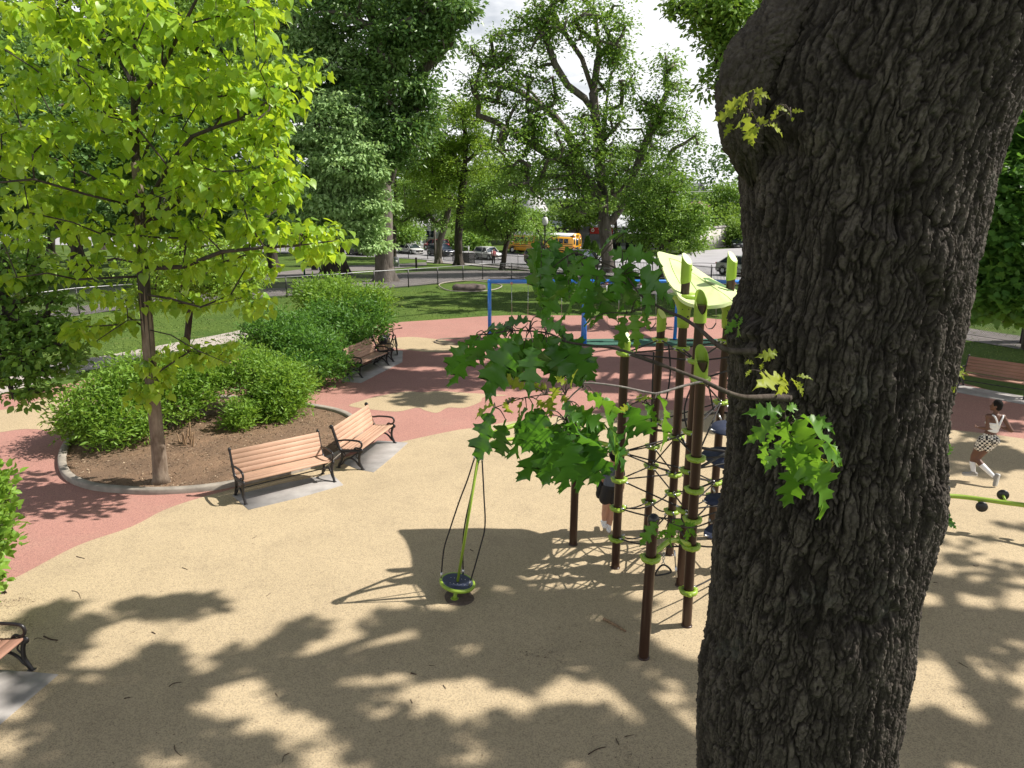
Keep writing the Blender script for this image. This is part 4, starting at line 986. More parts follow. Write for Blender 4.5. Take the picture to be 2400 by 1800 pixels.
ov = [(1648, 652), (1662, 653), (1680, 658), (1698, 667), (1714, 677), (1721, 683), (1706, 682), (1686, 676), (1666, 667), (1653, 659)]
q = [on_roof(*p) for p in ov]; q = [p for p in q if p is not None]
if len(q) > 6:
    c_ = np.mean(q, 0); nq = len(q); MB().add([c_]+q, [(0, 1+i, 1+(i+1) % nq) for i in range(nq)]).build('roof_window', M['dkgreen'], roof)
for l in ([(1570, 606), (1590, 612), (1607, 622)], [(1568, 605), (1578, 635), (1594, 665)], [(1622, 640), (1670, 672), (1700, 692), (1716, 706)], [(1612, 650), (1640, 690), (1655, 714)]):
    q = [on_roof(*p, up=.004) for p in catmull([np.array(p, float) for p in l], 5)]; q = [p for p in q if p is not None]
    if len(q) > 3: MB().tube(q, .003, 5).build('roof_seam', M['lime'], roof, True)
for key in ('P3', 'P6'):
    g, t = posts[key]; zt = {'P3': 4.42, 'P6': 4.30}[key]; f = (zt-g[2])/(t[2]-g[2]); p = g+(t-g)*f-cb
    mb = MB(); mb.lathe(p, [(RP+.02, -.52), (RP+.03, -.42), (RP+.035, -.25), (RP+.09, -.10), (.24, -.02), (.24, 0)], 20)
    o = mb.build('roof_bracket', M['lime'], cf, True)
    for dx in (-.04, .045):
        for dz in (-.22, -.34): MB().ell(p+np.array([dx, -RP-.028, dz]), (.017, .012, .014), 8, 5).build('bracket_bolt', M['black'], o, True)
# curved boom to the spinner and trapeze bar
bpts = [np.array(at('P1', 1048)), P(1411, 1039, 11.0), P(1352, 1020, 10.95), P(1290, 1000, 10.8), P(1240, 993, 10.65), P(1200, 999, 10.5), P(1160, 1015, 10.35), P(1135, 1035, 10.25), P(1123, 1058, 10.2)]
MB().tube(np.array(bpts)-cb, .036, 12, 5).build('boom', M['lime'], cf, True)
bp2 = [np.array(at('P0', 1050)), P(1290, 1040, 11.3), P(1230, 1030, 11.0), P(1190, 1030, 10.7), P(1155, 1037, 10.45), P(1127, 1060, 10.22)]
MB().tube(np.array(bp2)-cb, .028, 12, 5).build('boom', M['lime'], cf, True)
a_ = at('P7', 1300); b_ = at('P5', 1278)
MB().tube(np.array([a_, a_+(b_-a_)*.2+(0, 0, .06), a_+(b_-a_)*.5+(0, 0, .14), b_])-cb, .036, 12, 5).build('trapeze_bar', M['lime'], cf, True)
q = P(1556, 1292, a_[1]+.15)-cb; mb = MB()
for k in range(5): mb.torus(q-np.array([0, 0, .03+k*.036]), .018, .005, 10, 5, (1, 0, 0) if k % 2 else (0, 1, 0))
mb.build('chain', M['steel'], cf, True)
h = q-np.array([0, 0, .21]); mb = MB(); mb.tube([h+(-.03, 0, 0), h+(-.09, 0, -.10), h+(-.07, 0, -.135), h+(.10, .02, -.11), h+(.10, .02, -.06), h+(.03, 0, .01)], .013, 8, 4, closed=True)
mb.build('trapeze_handle', M['black'], cf, True)
b1 = P(1581, 1290, 9.6)-cb; mb = MB(); mb.tube([b1, b1+np.array([.03, 0, -.25])], .012, 6); mb.tube([b1+np.array([.03, 0, -.25]), b1+np.array([.05, 0, -.42])], .016, 6); mb.build('rope', M['steel'], cf, True)

# ---- spinner
sb = G(1065.5, 1404); sp = empty('spinner', tuple(sb), 0, 'tilted standing spinner disc on a slim lime mast hung with three black ropes', 'play spinner')
top = P(1122, 1066, 10.2); dc = P(1072, 1366, 10.22); ax = unit(top-dc)
Lc = lambda p: np.array(p)-sb
mb = MB(); mb.tube([Lc(sb), Lc(dc)-ax*.02], .030, 12); mb.lathe((0, 0, 0), [(.07, 0), (.07, .01), (.035, .02)], 16); mb.build('pivot', M['lime'], sp, True)
mb = MB(); mb.lathe(Lc(dc), [(.0, .012), (.235, .012), (.24, .016), (.235, .026), (0, .026)], 32, ax); smooth_ang(mb.build('disc', M['navy'], sp))
rim = MB(); rim.torus(Lc(dc), .248, .03, 36, 10, ax); rim.build('rim', M['lime'], sp, True)
xa = unit(np.cross(ax, (0, 1, 0))); ya = np.cross(ax, xa); mb = MB()
for i in range(-2, 3):
    for k in (-1, 1): mb.ell(Lc(dc)+ax*.028+xa*(.055*i)+ya*(.08*k), (.008, .008, .004), 6, 4)
mb.build('rivets', M['steel'], sp, True)
MB().tube([Lc(dc), Lc(top)], .021, 12).build('mast', M['lime'], sp, True)
zH = Z(200/830, 980, 1040)
for l, dy in (([(550, 130), (480, 350), (400, 560), (310, 830), (250, 1030), (225, 1290)], -.02), ([(622, 150), (640, 500), (650, 800), (600, 1020), (500, 1370)], -.12), ([(590, 160), (510, 520), (455, 780), (435, 980), (438, 1260)], .2)):
    n = len(l); q = [Lc(P(*zH(x, y), 10.2+dy*i/(n-1))) for i, (x, y) in enumerate(l)]
    o = MB().tube(q, .011, 8, 5).build('rope', M['rope'], sp, True)
    d1 = unit(q[1]-q[0]); d2 = unit(q[-2]-q[-1]); MB().tube([q[0]-d1*.03, q[0]+d1*.05], .016, 8).build('rope_fitting', M['steel'], o, True); MB().tube([q[-1]-d2*.02, q[-1]+d2*.07], .017, 8).build('rope_fitting', M['steel'], o, True)
sheet('dark_patch', Gl([(1042, 1398), (1052, 1385), (1080, 1378), (1100, 1388), (1112, 1405), (1098, 1418), (1075, 1421), (1050, 1416)]), .012, simple('dark_rubber', (.13, .095, .075), .9, 0, .3, 20), 'dark brown patch on the rubber under the spinner', 3)  # brown patch, darker than the tan rubber around it

# ---- lime rail with black knobs (right)
zR = Z(220/912, 2180, 800); rl = [(2010, 1150), (2110, 1154), (2194, 1160.5), (2250, 1164), (2306, 1171), (2355, 1178), (2400, 1184), (2480, 1198), (2560, 1220)]
qb = [PZ(x, y, .62) for x, y in rl]; rb = qb[3].copy(); rb[2] = 0
rail = empty('curved_rail', tuple(rb), 0, 'curved lime green balance rail with round black knobs beside the big oak', 'play rail')
MB().tube(np.array(qb)-rb, .042, 12, 4).build('rail', M['lime'], rail, True)
for (kx, ky, sx, sy) in ((2214, 1147, 2221, 1162), (2351, 1160.6, 2358, 1178), (2300.6, 1187, 2291, 1168), (2130, 1175, 2125, 1156), (2450, 1178, 2452, 1192)):
    s0 = PZ(sx, sy, .62); k = P(kx, ky, s0[1]+(.12 if ky < sy else -.12))
    o = MB().tube([s0-rb, k-rb], .021, 8).build('knob_stalk', M['lime'], rail, True)
    d = unit(k-s0); c_ = MB().lathe(k-rb, [(.03, -.01), (.085, 0), (.098, .018), (.085, .04), (.03, .05)], 20, tuple((unit(ray(kx, ky)) if ky < sy else -unit(ray(kx, ky)))*.8+d*.3)).build('knob', M['black'], o, True)
for i in (0, 1, 7):
    c = qb[i]-rb; MB().tube([c, (c[0], c[1], 0)], .055, 12).build('support_post', M['brown'], rail, True)
# ---- stepping pod
pb = G(2126, 1425); pod = empty('stepping_pod', tuple(pb), 0, 'small pale green stepping pod half hidden by the big oak', 'stepping pod')
MB().lathe((0, 0, 0), [(.07, 0), (.055, .04), (.05, .2)], 16).build('stem', M['brown'], pod, True)
MB().lathe((0, 0, .2), [(.12, -.02), (.19, .0), (.205, .03), (.19, .06), (.13, .085), (0, .09)], 28).build('top', simple('pale_green_top', (.30, .46, .16), .5), pod, True)

# ---- swing set
lf = [G(1148, 797), G(1371, 809), G(1365, 794), G(1581, 797), G(1790, 803)]
sw = empty('swing_set', tuple(lf[1]), 0, 'blue tubular swing set spanning a dark green mat', 'swing set'); sw0 = lf[1].copy()
YB = float(np.mean([p[1] for p in lf[:4]])); zb = hz(661, YB)
bl, br = P(1148, 661, lf[0][1]), P(1800, 662, YB); br[2] = bl[2] = zb
MB().tube([bl-sw0, br-sw0], .085, 14).build('top_bar', M['blue'], sw, True)
for p, hx in ((lf[0], bl), (lf[1], None), (lf[2], None), (lf[3], None), (lf[4], br)):
    t = np.array([p[0] if hx is None else hx[0], YB if hx is None else hx[1], zb])-sw0; t[0] = p[0]-sw0[0]
    mb = MB(); mb.tube([p-sw0+(0, 0, -.03), t], .075, 14)
    if hx is not None: mb.ell(t, .088, 12, 8)
    o = mb.build('leg', M['blue'], sw, True); MB().lathe(p-sw0, [(.12, -.01), (.12, .012), (.08, .02)], 14).build('foot_plate', M['blue'], o, True)
rubm = M['black']
SWL = {1199: 'belt swing nearest the left end of the blue frame', 1282: 'second belt swing from the left, behind the oak leaves', 1422: 'belt swing just right of the middle blue legs', 1502: 'belt swing left of the right blue leg under the leaf roof',
       1650: 'belt swing right of the right blue leg, between two brown posts', 1722: 'belt swing hidden beside the big oak trunk'}
for a_, b_ in ((1199, 1238), (1282, 1317), (1422, 1451), (1502, 1538), (1650, 1679), (1722, 1755)):
    s = empty('swing', tuple(P((a_+b_)/2, 772, YB)), 0, SWL[a_], 'swing', 'belt swings hanging from the blue swing bar')
    s0 = np.array(s.location); pa, pb_ = P(a_, 664, YB), P(b_, 664, YB); sa, s_b = P(a_+1, 758, YB), P(b_-1, 758, YB)
    for u, w in ((pa, sa), (pb_, s_b)):
        o = MB().tube([u-s0, w-s0], .010, 5).build('chain', M['steel'], s, True)
        MB().box(u-s0+(0, 0, 0), (.10, .13, .10), bev=.02).build('hanger', simple('hanger', (.5, .25, .2), .5) if a_ == 1199 and u is pa else bpy.data.materials['hanger'], o)
    mid = (sa+s_b)/2-np.array([0, 0, .22]); V = []; F = []
    cu = catmull([sa-s0, sa*.75+s_b*.25-s0-(0, 0, .19), mid-s0, sa*.25+s_b*.75-s0-(0, 0, .19), s_b-s0], 4)
    for q in cu:
        for dy in (-.07, .07):
            for dz in (0, .015): V.append(q+np.array([0, dy, dz]))
    for i in range(len(cu)-1):
        k = i*4; F += [(k, k+4, k+6, k+2), (k+1, k+3, k+7, k+5), (k, k+1, k+5, k+4), (k+2, k+6, k+7, k+3)]
    MB().add(V, F).build('seat', rubm, s, True)
# ================================================================== BENCHES
def wood(name, col):
    m, nt, b = nmat(name); v = objvec(nt, (.35, 4, 4))
    c, f = noise_col(nt, [x*.86 for x in col], [min(1, x*1.1) for x in col], 9, 6, .3, .7, v)
    c2, f2 = noise_col(nt, (.82, .8, .78), (1.05, 1.05, 1.05), 1.1, 4, .3, .7, objvec(nt))
    nt.links.new(mixc(nt, 1.0, c, c2, 'MULTIPLY'), b.inputs['Base Color']); b.inputs['Roughness'].default_value = .6; set_spec(b, .3); bump(nt, b, f, .2, .004); return m
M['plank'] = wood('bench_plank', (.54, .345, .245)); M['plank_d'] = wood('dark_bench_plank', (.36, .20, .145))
def bench(a, b, label, mat='plank', group='slatted park benches with black cast iron ends'):
    a = G(*a); b = G(*b); mid = (a+b)/2; mid[2] = .012; d = b-a; L = min(2.1, max(1.5, np.linalg.norm(d[:2]))); rz = math.atan2(d[1], d[0])
    t = empty('park_bench', tuple(mid), rz, label, 'bench', group)
    # local: x along, y back (feet front at y = 0)
    seat = [(.02, .445), (.155, .437), (.235, .430), (.315, .424), (.395, .420)]
    o = MB()
    for k, (y, z) in enumerate([(.055, .455), (.185, .447), (.285, .441), (.365, .436), (.435, .436)]):
        o.box((0, y, z), (L-.04, .155 if k == 0 else (.076 if k > 1 else .095), .03), rx=-.06, bev=.003)
    o.build('seat', M[mat], t)
    o = MB()
    for k in range(5):
        s = .06+k*.098; ang = R(17); y = .47+s*math.sin(ang); z = .455+s*math.cos(ang)
        o.box((0, y, z), (L-.04, .0925, .018), rx=R(90)-ang, bev=.003)
    o.build('backrest', M[mat], t)
    for sx in (-1, 1):
        x = sx*(L/2-.01); Q = lambda l: [np.array([x, p[0], p[1]]) for p in l]
        o = MB()
        o.tube(Q([(-.045, .0), (-.02, .05), (.03, .17), (.025, .30), (-.005, .40), (-.02, .43)]), [.03, .032, .03, .03, .034, .036], 8, 4, flat=.85)
        o.ell((x, -.03, .435), (.032, .052, .052), 12, 8)
        o.tube(Q([(-.03, .425), (.1, .425), (.25, .41), (.40, .40), (.47, .43), (.52, .53), (.57, .68), (.62, .85), (.645, .925)]), [.03, .03, .03, .032, .034, .03, .027, .027, .027], 8, 4)
        o.ell((x, .655, .935), (.032, .05, .05), 12, 8)
        o.tube(Q([(.54, .0), (.515, .08), (.45, .2), (.43, .33), (.455, .42)]), [.03, .028, .028, .028, .028], 8, 4)
        o.tube(Q([(-.02, .05), (.05, .10), (.12, .19), (.24, .245), (.37, .19), (.44, .10), (.52, .05)]), .022, 7, 4)
        o.tube(Q([(.06, .24), (.10, .30), (.06, .37), (.0, .36)]), .012, 6, 4); o.tube(Q([(.40, .25), (.36, .31), (.40, .37), (.45, .36)]), .012, 6, 4)
        for yy in (-.045, .54): o.box((x, yy, .006), (.07, .09, .014), bev=.004)
        f = o.build('end_frame', M['black'], t, True)
        o = MB(); o.tube(Q([(.575, .665), (.50, .63), (.35, .655), (.15, .66), (.0, .645), (-.045, .585), (-.03, .52), (.03, .485), (.09, .50)]), [.018, .021, .022, .023, .024, .023, .021, .02, .019], 8, 4)
        o.tube(Q([(.09, .50), (.13, .47), (.10, .44)]), [.02, .024, .02], 7, 3); o.build('armrest', M['black'], t, True)
    MB().tube([(-L/2+.02, .25, .235), (L/2-.02, .25, .235)], .013, 8).build('stretcher', M['black'], t, True)
    return t
bA = bench((573, 1182), (783, 1129), 'sunny pale wood bench nearest the young tree, in front of the kerbed bed')
bB = bench((846, 1102), (922, 1039), 'sunny pale wood bench turned sideways at the right end of the mulched bed')
bC = bench((846, 886), (909, 857), 'bench half sunk in the big deep green shrub', 'plank')
bD = bench((920, 849.5), (911, 820), 'bench under the leaning bicycle, mostly hidden by the shrub', 'plank')
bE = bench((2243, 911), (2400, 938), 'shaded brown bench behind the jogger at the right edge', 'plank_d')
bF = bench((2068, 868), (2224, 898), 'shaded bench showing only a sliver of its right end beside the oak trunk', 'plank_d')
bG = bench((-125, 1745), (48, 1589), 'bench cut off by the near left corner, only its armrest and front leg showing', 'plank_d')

# ---- bicycle leaning at bench
def bicycle(fr, rr_, label, lean=.10):
    f = G(*fr); f[2] = .014; dirv = np.array([rr_[0], rr_[1], 0]); dirv = unit(dirv); rz = math.atan2(dirv[1], dirv[0])
    t = empty('bicycle', tuple(f), rz, label, 'bicycle'); t.rotation_euler = (lean, 0, rz)
    WR = .33; wb = 1.05
    def wheel(x, steer=0):
        o = MB(); c = np.array([x, 0, WR]); ax = (math.sin(steer), math.cos(steer), 0)
        o.torus(c, WR-.02, .026, 36, 8, ax); w = o.build('wheel', M['black'], t, True)
        o = MB(); o.torus(c, WR-.05, .010, 36, 6, ax); o.build('rim', M['steel'], w, True)
        o = MB(); sd = np.array([math.cos(steer), -math.sin(steer), 0])
        for k in range(16):
            a = 2*math.pi*k/16; e = sd*math.cos(a)+np.array([0, 0, math.sin(a)]); o.tube([c+e*.02+np.array(ax)*.02*(-1)**k, c+e*(WR-.05)], .0022, 4)
        o.tube([c-np.array(ax)*.05, c+np.array(ax)*.05], .022, 8); o.build('spokes', M['steel'], w)
    wheel(0, .35); wheel(wb)
    B_ = (.62, 0, .30); S_ = (.72, 0, .78); H_ = (.14, 0, .86); H2 = (.10, 0, .74)
    o = MB(); o.tube([H_, S_], .018, 8); o.tube([H2, B_], .022, 8); o.tube([B_, S_], .017, 8); o.tube([H_, H2], .022, 8)
    for s in (-1, 1): o.tube([(B_[0], s*.02, B_[2]), (wb, s*.06, WR)], .010, 6); o.tube([(S_[0], s*.015, S_[2]-.04), (wb, s*.06, WR)], .009, 6)
    o.build('frame', simple('bike_paint', (.02, .02, .022), .35), t, True)
    o = MB(); o.tube([(H_[0]-.01, 0, H_[2]+.06), H2], .016, 8)
    for s in (-1, 1): o.tube([(.10, s*.055, .72), (.07, s*.06, .5), (0, s*.055, WR)], [.02, .018, .012], 8)
    o.tube([(.10, -.06, .73), (.10, .06, .73)], .018, 8); o.build('fork', M['black'], t, True)
    sv = np.array([math.cos(.35), -math.sin(.35), 0]); pv = np.array([math.sin(.35), math.cos(.35), 0]); hc = np.array([.12, 0, .95])
    o = MB(); o.tube([hc-pv*.36+sv*.03, hc-pv*.12, hc, hc+pv*.12, hc+pv*.36+sv*.03], .012, 8, 3); o.tube([(.13, 0, .90), hc], .016, 8); hb = o.build('handlebar', M['black'], t, True)
    for s in (-1, 1):
        MB().tube([hc+pv*s*.24, hc+pv*s*.36+sv*.03], .018, 8).build('grip', M['rope'], hb, True); MB().tube([hc+pv*s*.22-sv*.03, hc+pv*s*.34-sv*.06], .006, 6).build('brake_lever', M['black'], hb)
    o = MB(); o.ell((.76, 0, .86), (.13, .06, .025), 12, 6); o.ell((.82, 0, .86), (.07, .08, .03), 12, 6); o.build('saddle', M['rope'], t, True)
    MB().tube([S_, (.745, 0, .85)], .013, 8).build('seat_post', M['steel'], t, True)
    o = MB(); o.torus((B_[0], .045, B_[2]), .09, .008, 24, 6, (0, 1, 0)); o.tube([(B_[0], -.07, B_[2]), (B_[0], .07, B_[2])], .014, 8); o.build('crank', M['steel'], t, True)
    for s in (-1, 1): MB().tube([(B_[0], s*.07, B_[2]), (B_[0]+s*.05, s*.075, B_[2]-s*.15)], .009, 6).build('crank_arm', M['black'], t); MB().box((B_[0]+s*.05, s*.12, B_[2]-s*.15), (.09, .09, .02)).build('pedal', M['black'], t)
    return t
bicycle((932, 832), (-.50, .87), 'dark mountain bicycle leaning on the far bench beside the deep green shrub', -.12)
# bag on that bench
bgp = P(898, 812, 26.9); bgp[2] = .46
bag = empty('backpack', tuple(bgp), .3, 'black and grey backpack lying on the bench behind the bicycle', 'backpack')
o = MB(); o.ell((0, 0, .17), (.19, .15, .19), 18, 12); o.ell((.02, -.09, .12), (.13, .09, .12), 14, 9); o.build('body', simple('bag_cloth', (.02, .021, .024), .8, 0, .4, 20), bag, True)
MB().tube([(-.12, -.1, .1), (-.14, -.17, .2), (-.05, -.2, .28), (.06, -.2, .27), (.14, -.15, .18), (.11, -.12, .08)], .012, 6, 4).build('strap', simple('grey_strap', (.4, .4, .42), .7), bag, True)
# stump of cut shoots in the bed
st = G(440, 1055); st[2] = .10; so = empty('cut_shoots', tuple(st), 0, 'clump of cut dry shoots standing in the mulch behind the young tree', 'stump')
rg = np.random.default_rng(4)
M['drywood'] = simple('dry_wood', (.26, .17, .10), .9, 0, .4, 20)
for k in range(9):
    a = rg.normal(0, .09, 2); t = rg.normal(0, .07, 2); h = rg.uniform(.22, .55)
    MB().tube([(a[0], a[1], -.05), (a[0]+t[0]*.5, a[1]+t[1]*.5, h*.5), (a[0]+t[0], a[1]+t[1], h)], [.024, .02, .012], 6, 2).build('shoot', M['drywood'], so, True)

# ---- fallen sticks and litter on the rubber
def stick(l, r, label, mat='drywood', z=.018, group=None, bend=0):
    q = [PZ(x, y, z) for x, y in l]; c = q[0].copy()
    o = MB().tube(np.array(q)-c, [r*1.0]+[r*.85]*(len(q)-2)+[r*.6], 6, 3).build('fallen_stick', M[mat], None, True); o.location = tuple(c); return tag(o, label, 'stick', group)
stick([(1415, 1450), (1440, 1463), (1466, 1479)], .022, 'thick pale stick lying on the tan rubber left of the front post', z=.03)
zL0 = Z(.3617, 0, 1200); zL1 = Z(.3617, 800, 1200); zL2 = Z(.3617, 1600, 1200)
M['twigd'] = simple('dark_twig', (.07, .045, .03), .9, 0, .3, 20)
tw = [(zL0, [(495, 287), (525, 295), (550, 301)], .010, 'straight dark twig on the tan rubber just below the red surface at left'), (zL0, [(465, 510), (505, 520), (523, 560)], .006, 'curled dark twig at the edge of the tree shade at left'),
      (zL0, [(1180, 360), (1200, 366), (1215, 373)], .009, 'short dark twig on sunlit tan rubber left of the spinner'), (zL0, [(1635, 170), (1655, 162), (1665, 150)], .006, 'thin bent twig on sunlit tan rubber up from the spinner shadow'),
      (zL0, [(1095, 1130), (1130, 1108), (1175, 1103)], .008, 'curved twig in the tree shade at lower left'), (zL0, [(1130, 1512), (1135, 1545), (1175, 1580)], .007, 'hooked twig near the bottom edge at left'),
      (zL0, [(1875, 1562), (1840, 1580), (1830, 1620)], .007, 'bow shaped twig near the bottom edge left of centre'), (zL0, [(985, 778), (1007, 788)], .016, 'stubby bark piece in the left tree shade'), (zL0, [(1785, 1175), (1800, 1195)], .007, 'tiny forked twig in shade below centre left'),
      (zL0, [(1725, 545), (1755, 525)], .006, 'tiny twig on sunlit rubber between two tree shadows'), (zL0, [(805, 1208), (845, 1200)], .010, 'short thick twig in the shade above the bottom left'),
      (zL1, [(1600, 1570), (1660, 1535), (1715, 1522)], .011, 'long dark twig near the bottom edge left of the oak'), (zL1, [(1780, 1468), (1800, 1510)], .010, 'short twig standing out beside the long twig near the bottom edge'),
      (zL1, [(660, 1122), (678, 1145)], .008, 'small dark twig in the sun patch below the spinner'), (zL1, [(450, 1042), (487, 1052)], .014, 'rolled dead leaf in shade below the spinner'), (zL1, [(835, 243), (855, 252)], .013, 'small bark chip right of the spinner mast'),
      (zL1, [(450, 1215), (460, 1240)], .008, 'tiny twig in the large light patch edge'), (zL1, [(1835, 1455), (1895, 1443)], .007, 'thin twig in shade close to the oak trunk'), (zL1, [(570, 993), (605, 995)], .006, 'fine twig in shade under the dark spinner patch'),
      (zL2, [(1880, 345), (1905, 350), (1920, 345)], .008, 'bent twig on the tan rubber right of the oak'), (zL2, [(1625, 455), (1650, 456)], .009, 'short twig right beside the oak trunk'), (zL2, [(1790, 975), (1850, 1010)], .007, 'thin twig in shade at lower right'),
      (zL0, [(285, 805), (330, 825), (375, 830)], .02, 'clump of bark fragments near the left corner bench'), (zL0, [(220, 825), (250, 815), (290, 830)], .006, 'fine twig beside the bark fragments near the left corner bench')]
for z_, l, r, lab in tw: stick([z_(*p) for p in l], r*.62, lab, 'twigd', .014, 'twigs and bark fragments scattered on the tan rubber')
# crumbs: uncountable fine litter
n_ = 2600; B = []
rg = np.random.default_rng(77)
for k in range(n_):
    B.append(np.array([rg.uniform(-7, 7), rg.uniform(6.3, 17), .011]))
for (px, py, k, s) in ((35, 1412, 260, .20), (18, 1475, 420, .26), (935, 868, 260, .35), (1270, 1535, 120, .25), (900, 866, 200, .5), (1480, 1790, 90, .3)):
    c = G(px, py)
    for _ in range(k): B.append(np.array([c[0]+rg.normal(0, s), c[1]+rg.normal(0, s*.6), .013]))
B = np.array(B); n_ = len(B); D = np.concatenate([rg.normal(size=(n_, 2)), rg.normal(0, .12, (n_, 1))], 1); Nn = np.array([0, 0, 1.0])+rg.normal(0, .3, (n_, 3))
tag(leaves('leaf_litter', B, D, Nn, rg.uniform(.010, .034, n_), 'slim', M['chip'], None, rg.random(n_)*.5), 'fine crumbs of bark and leaf scattered over the rubber', kind='stuff')

# ================================================================== PEOPLE
def person_body(parts, vox=.011, name='body', mat=None, parent=None, sm=3):
    """parts: list of ('cap', a, b, ra, rb) tapered capsules or ('ell', c, r[, rotmatrix]); fused into one continuous surface"""
    mb = MB()
    for p in parts:
        if p[0] == 'cap':
            _, a, b2, ra, rb = p; a = np.array(a, float); b2 = np.array(b2, float); d = b2-a; L = np.linalg.norm(d); q = Vector(d/L)
            pr = [(0, -ra)]+[(ra*math.sin(t), -ra*math.cos(t)) for t in np.linspace(.35, math.pi/2, 5)]+[(rb*math.cos(t), L+rb*math.sin(t)) for t in np.linspace(0, math.pi/2-.35, 5)]+[(0, L+rb)]
            pr[0] = (.0005, pr[0][1]); pr[-1] = (.0005, pr[-1][1]); mb.lathe(a, pr, 16, tuple(q))
        else: mb.ell(p[1], p[2], 20, 14, p[3] if len(p) > 3 else None)
    o = mb.build(name+'_src', None, None)
    rm = o.modifiers.new('r', 'REMESH'); rm.mode = 'VOXEL'; rm.voxel_size = vox; rm.use_smooth_shade = True
    s = o.modifiers.new('s', 'SMOOTH'); s.iterations = sm; s.factor = .5
    dg = bpy.context.evaluated_depsgraph_get(); me = bpy.data.meshes.new_from_object(o.evaluated_get(dg))
    src = o.data; bpy.data.objects.remove(o); bpy.data.meshes.remove(src)
    me.materials.clear(); me.materials.append(mat); me.name = name
    ob = bpy.data.objects.new(name, me); COL.objects.link(ob)
    me.polygons.foreach_set('use_smooth', np.ones(len(me.polygons), dtype=bool))
    if parent: ob.parent = parent
    return ob
def skin(name, c):
    m, nt, b = nmat(name); v = objvec(nt); cc, f = noise_col(nt, [x*.88 for x in c], [x*1.08 for x in c], 6, 4, .3, .7, v); nt.links.new(cc, b.inputs['Base Color']); b.inputs['Roughness'].default_value = .5
    if 'Subsurface Weight' in b.inputs: b.inputs['Subsurface Weight'].default_value = .05
    return m
M['skin_d'] = skin('deep_brown_skin', (.13, .058, .036)); M['skin_l'] = skin('tan_skin', (.50, .27, .18))
M['white_cloth'] = simple('white_cloth', (.78, .78, .80), .85, 0, .05, 10)
def hand(w, d, palm_n, sc=1.0, curl=.7, spread=.16):
    """palm and five bent fingers as capsules; w wrist, d direction of the palm, palm_n palm normal"""
    d = unit(np.array(d, float)); n = unit(np.array(palm_n, float)-d*np.dot(palm_n, d)); s = np.cross(d, n); w = np.array(w, float); L = .075*sc
    out = [('cap', w, w+d*.03*sc, .023*sc, .026*sc)]
    for k in range(4): out.append(('cap', w+d*.02*sc+s*(k-1.5)*.012*sc, w+d*L+s*(k-1.5)*.020*sc, .014*sc, .012*sc))
    for k, fl in enumerate((.072, .08, .074, .058)):
        b0 = w+d*L+s*(k-1.5)*.0205*sc; dirn = unit(d+s*(k-1.5)*spread*.4+n*.25*curl); b1 = b0+dirn*fl*.42*sc; dir2 = unit(dirn*(1-curl*.5)+n*curl); b2 = b1+dir2*fl*.33*sc; dir3 = unit(dir2*(1-curl*.4)+n*curl-d*curl*.4); b3 = b2+dir3*fl*.25*sc
        out += [('cap', b0, b1, .0105*sc, .0095*sc), ('cap', b1, b2, .0095*sc, .009*sc), ('cap', b2, b3, .009*sc, .008*sc)]
    t0 = w+d*.022*sc-s*.026*sc; t1 = t0+unit(d*.7-s*.6+n*.35)*.036*sc; t2 = t1+unit(d*.8-s*.1+n*.5)*.028*sc
    out += [('cap', t0, t1, .013*sc, .0105*sc), ('cap', t1, t2, .0105*sc, .009*sc)]
    return out
# --- the jogger: joints read off the photograph in metres; x = right, z = up, y = away from the camera
jp = G(2296, 1131); KX = .00217
jog = empty('person', tuple(jp), 0, 'jogging person in a white racerback top, checked shorts and long white socks', 'person')
def J(zx, zy, y=0.0): return np.array([(zx-490)*KX, y, (1392-zy)*KX*1.03+y*.0])
sh_l, sh_r = J(474, 742, .03), J(600, 742, -.02)
el_l, wr_l = J(468, 852, -.03), J(432, 862, .10)
el_r, wr_r = J(664, 858, -.14), J(590, 838, .02)
hip_l, hip_r = J(468, 975, .03), J(545, 978, -.01)
kn_l, an_l, to_l = J(428, 1150, .13), J(425, 1288, .05), J(350, 1290, .12)
kn_r, an_r, to_r = J(445, 1165, .08), J(545, 1290, -.22), J(520, 1388, -.24)
head = J(536, 640, .02); neck = J(535, 705, 0)
F_ = unit(np.array([-.75, .66, 0]))  # the way she runs
fr = np.array(Matrix.Rotation(math.atan2(F_[1], F_[0]), 3, 'Z'))
body = [('ell', head+(0, 0, .015), (.098, .076, .112), fr), ('ell', head+F_*.035-(0, 0, .045), (.062, .056, .072), fr), ('cap', head+F_*.100-(0, 0, .005), head+F_*.115-(0, 0, .03), .010, .014),
        ('ell', head+F_*.095-(0, 0, .062), (.02, .028, .012), fr), ('ell', head+F_*.082-(0, 0, .096), (.028, .03, .022), fr),
        ('cap', neck-(0, 0, .05), head-(0, 0, .04), .054, .048),
        ('cap', J(535, 740), J(532, 775), .085, .10), ('cap', sh_l+(.02, 0, 0), sh_r-(.02, 0, 0), .055, .055), ('ell', J(532, 790), (.135, .10, .11)), ('ell', J(522, 850), (.115, .09, .11)), ('ell', J(510, 905), (.118, .095, .10)),
        ('ell', J(508, 955), (.15, .12, .12)), ('ell', J(535, 965, -.05), (.115, .11, .11)), ('ell', J(490, 970, .0), (.10, .11, .11)),
        ('cap', sh_l, el_l, .048, .037), ('cap', el_l, wr_l, .038, .025), ('cap', sh_r, el_r, .048, .037), ('cap', el_r, wr_r, .038, .025), ('ell', sh_l, (.056, .056, .056)), ('ell', sh_r, (.056, .056, .056)),
        ('cap', hip_l, kn_l, .098, .058), ('cap', hip_r, kn_r, .102, .060), ('cap', kn_l, J(426, 1210, .12), .056, .056), ('cap', J(426, 1210, .12), an_l, .054, .036), ('cap', kn_r, J(478, 1215, -.02), .058, .058), ('cap', J(478, 1215, -.02), an_r, .056, .037)]
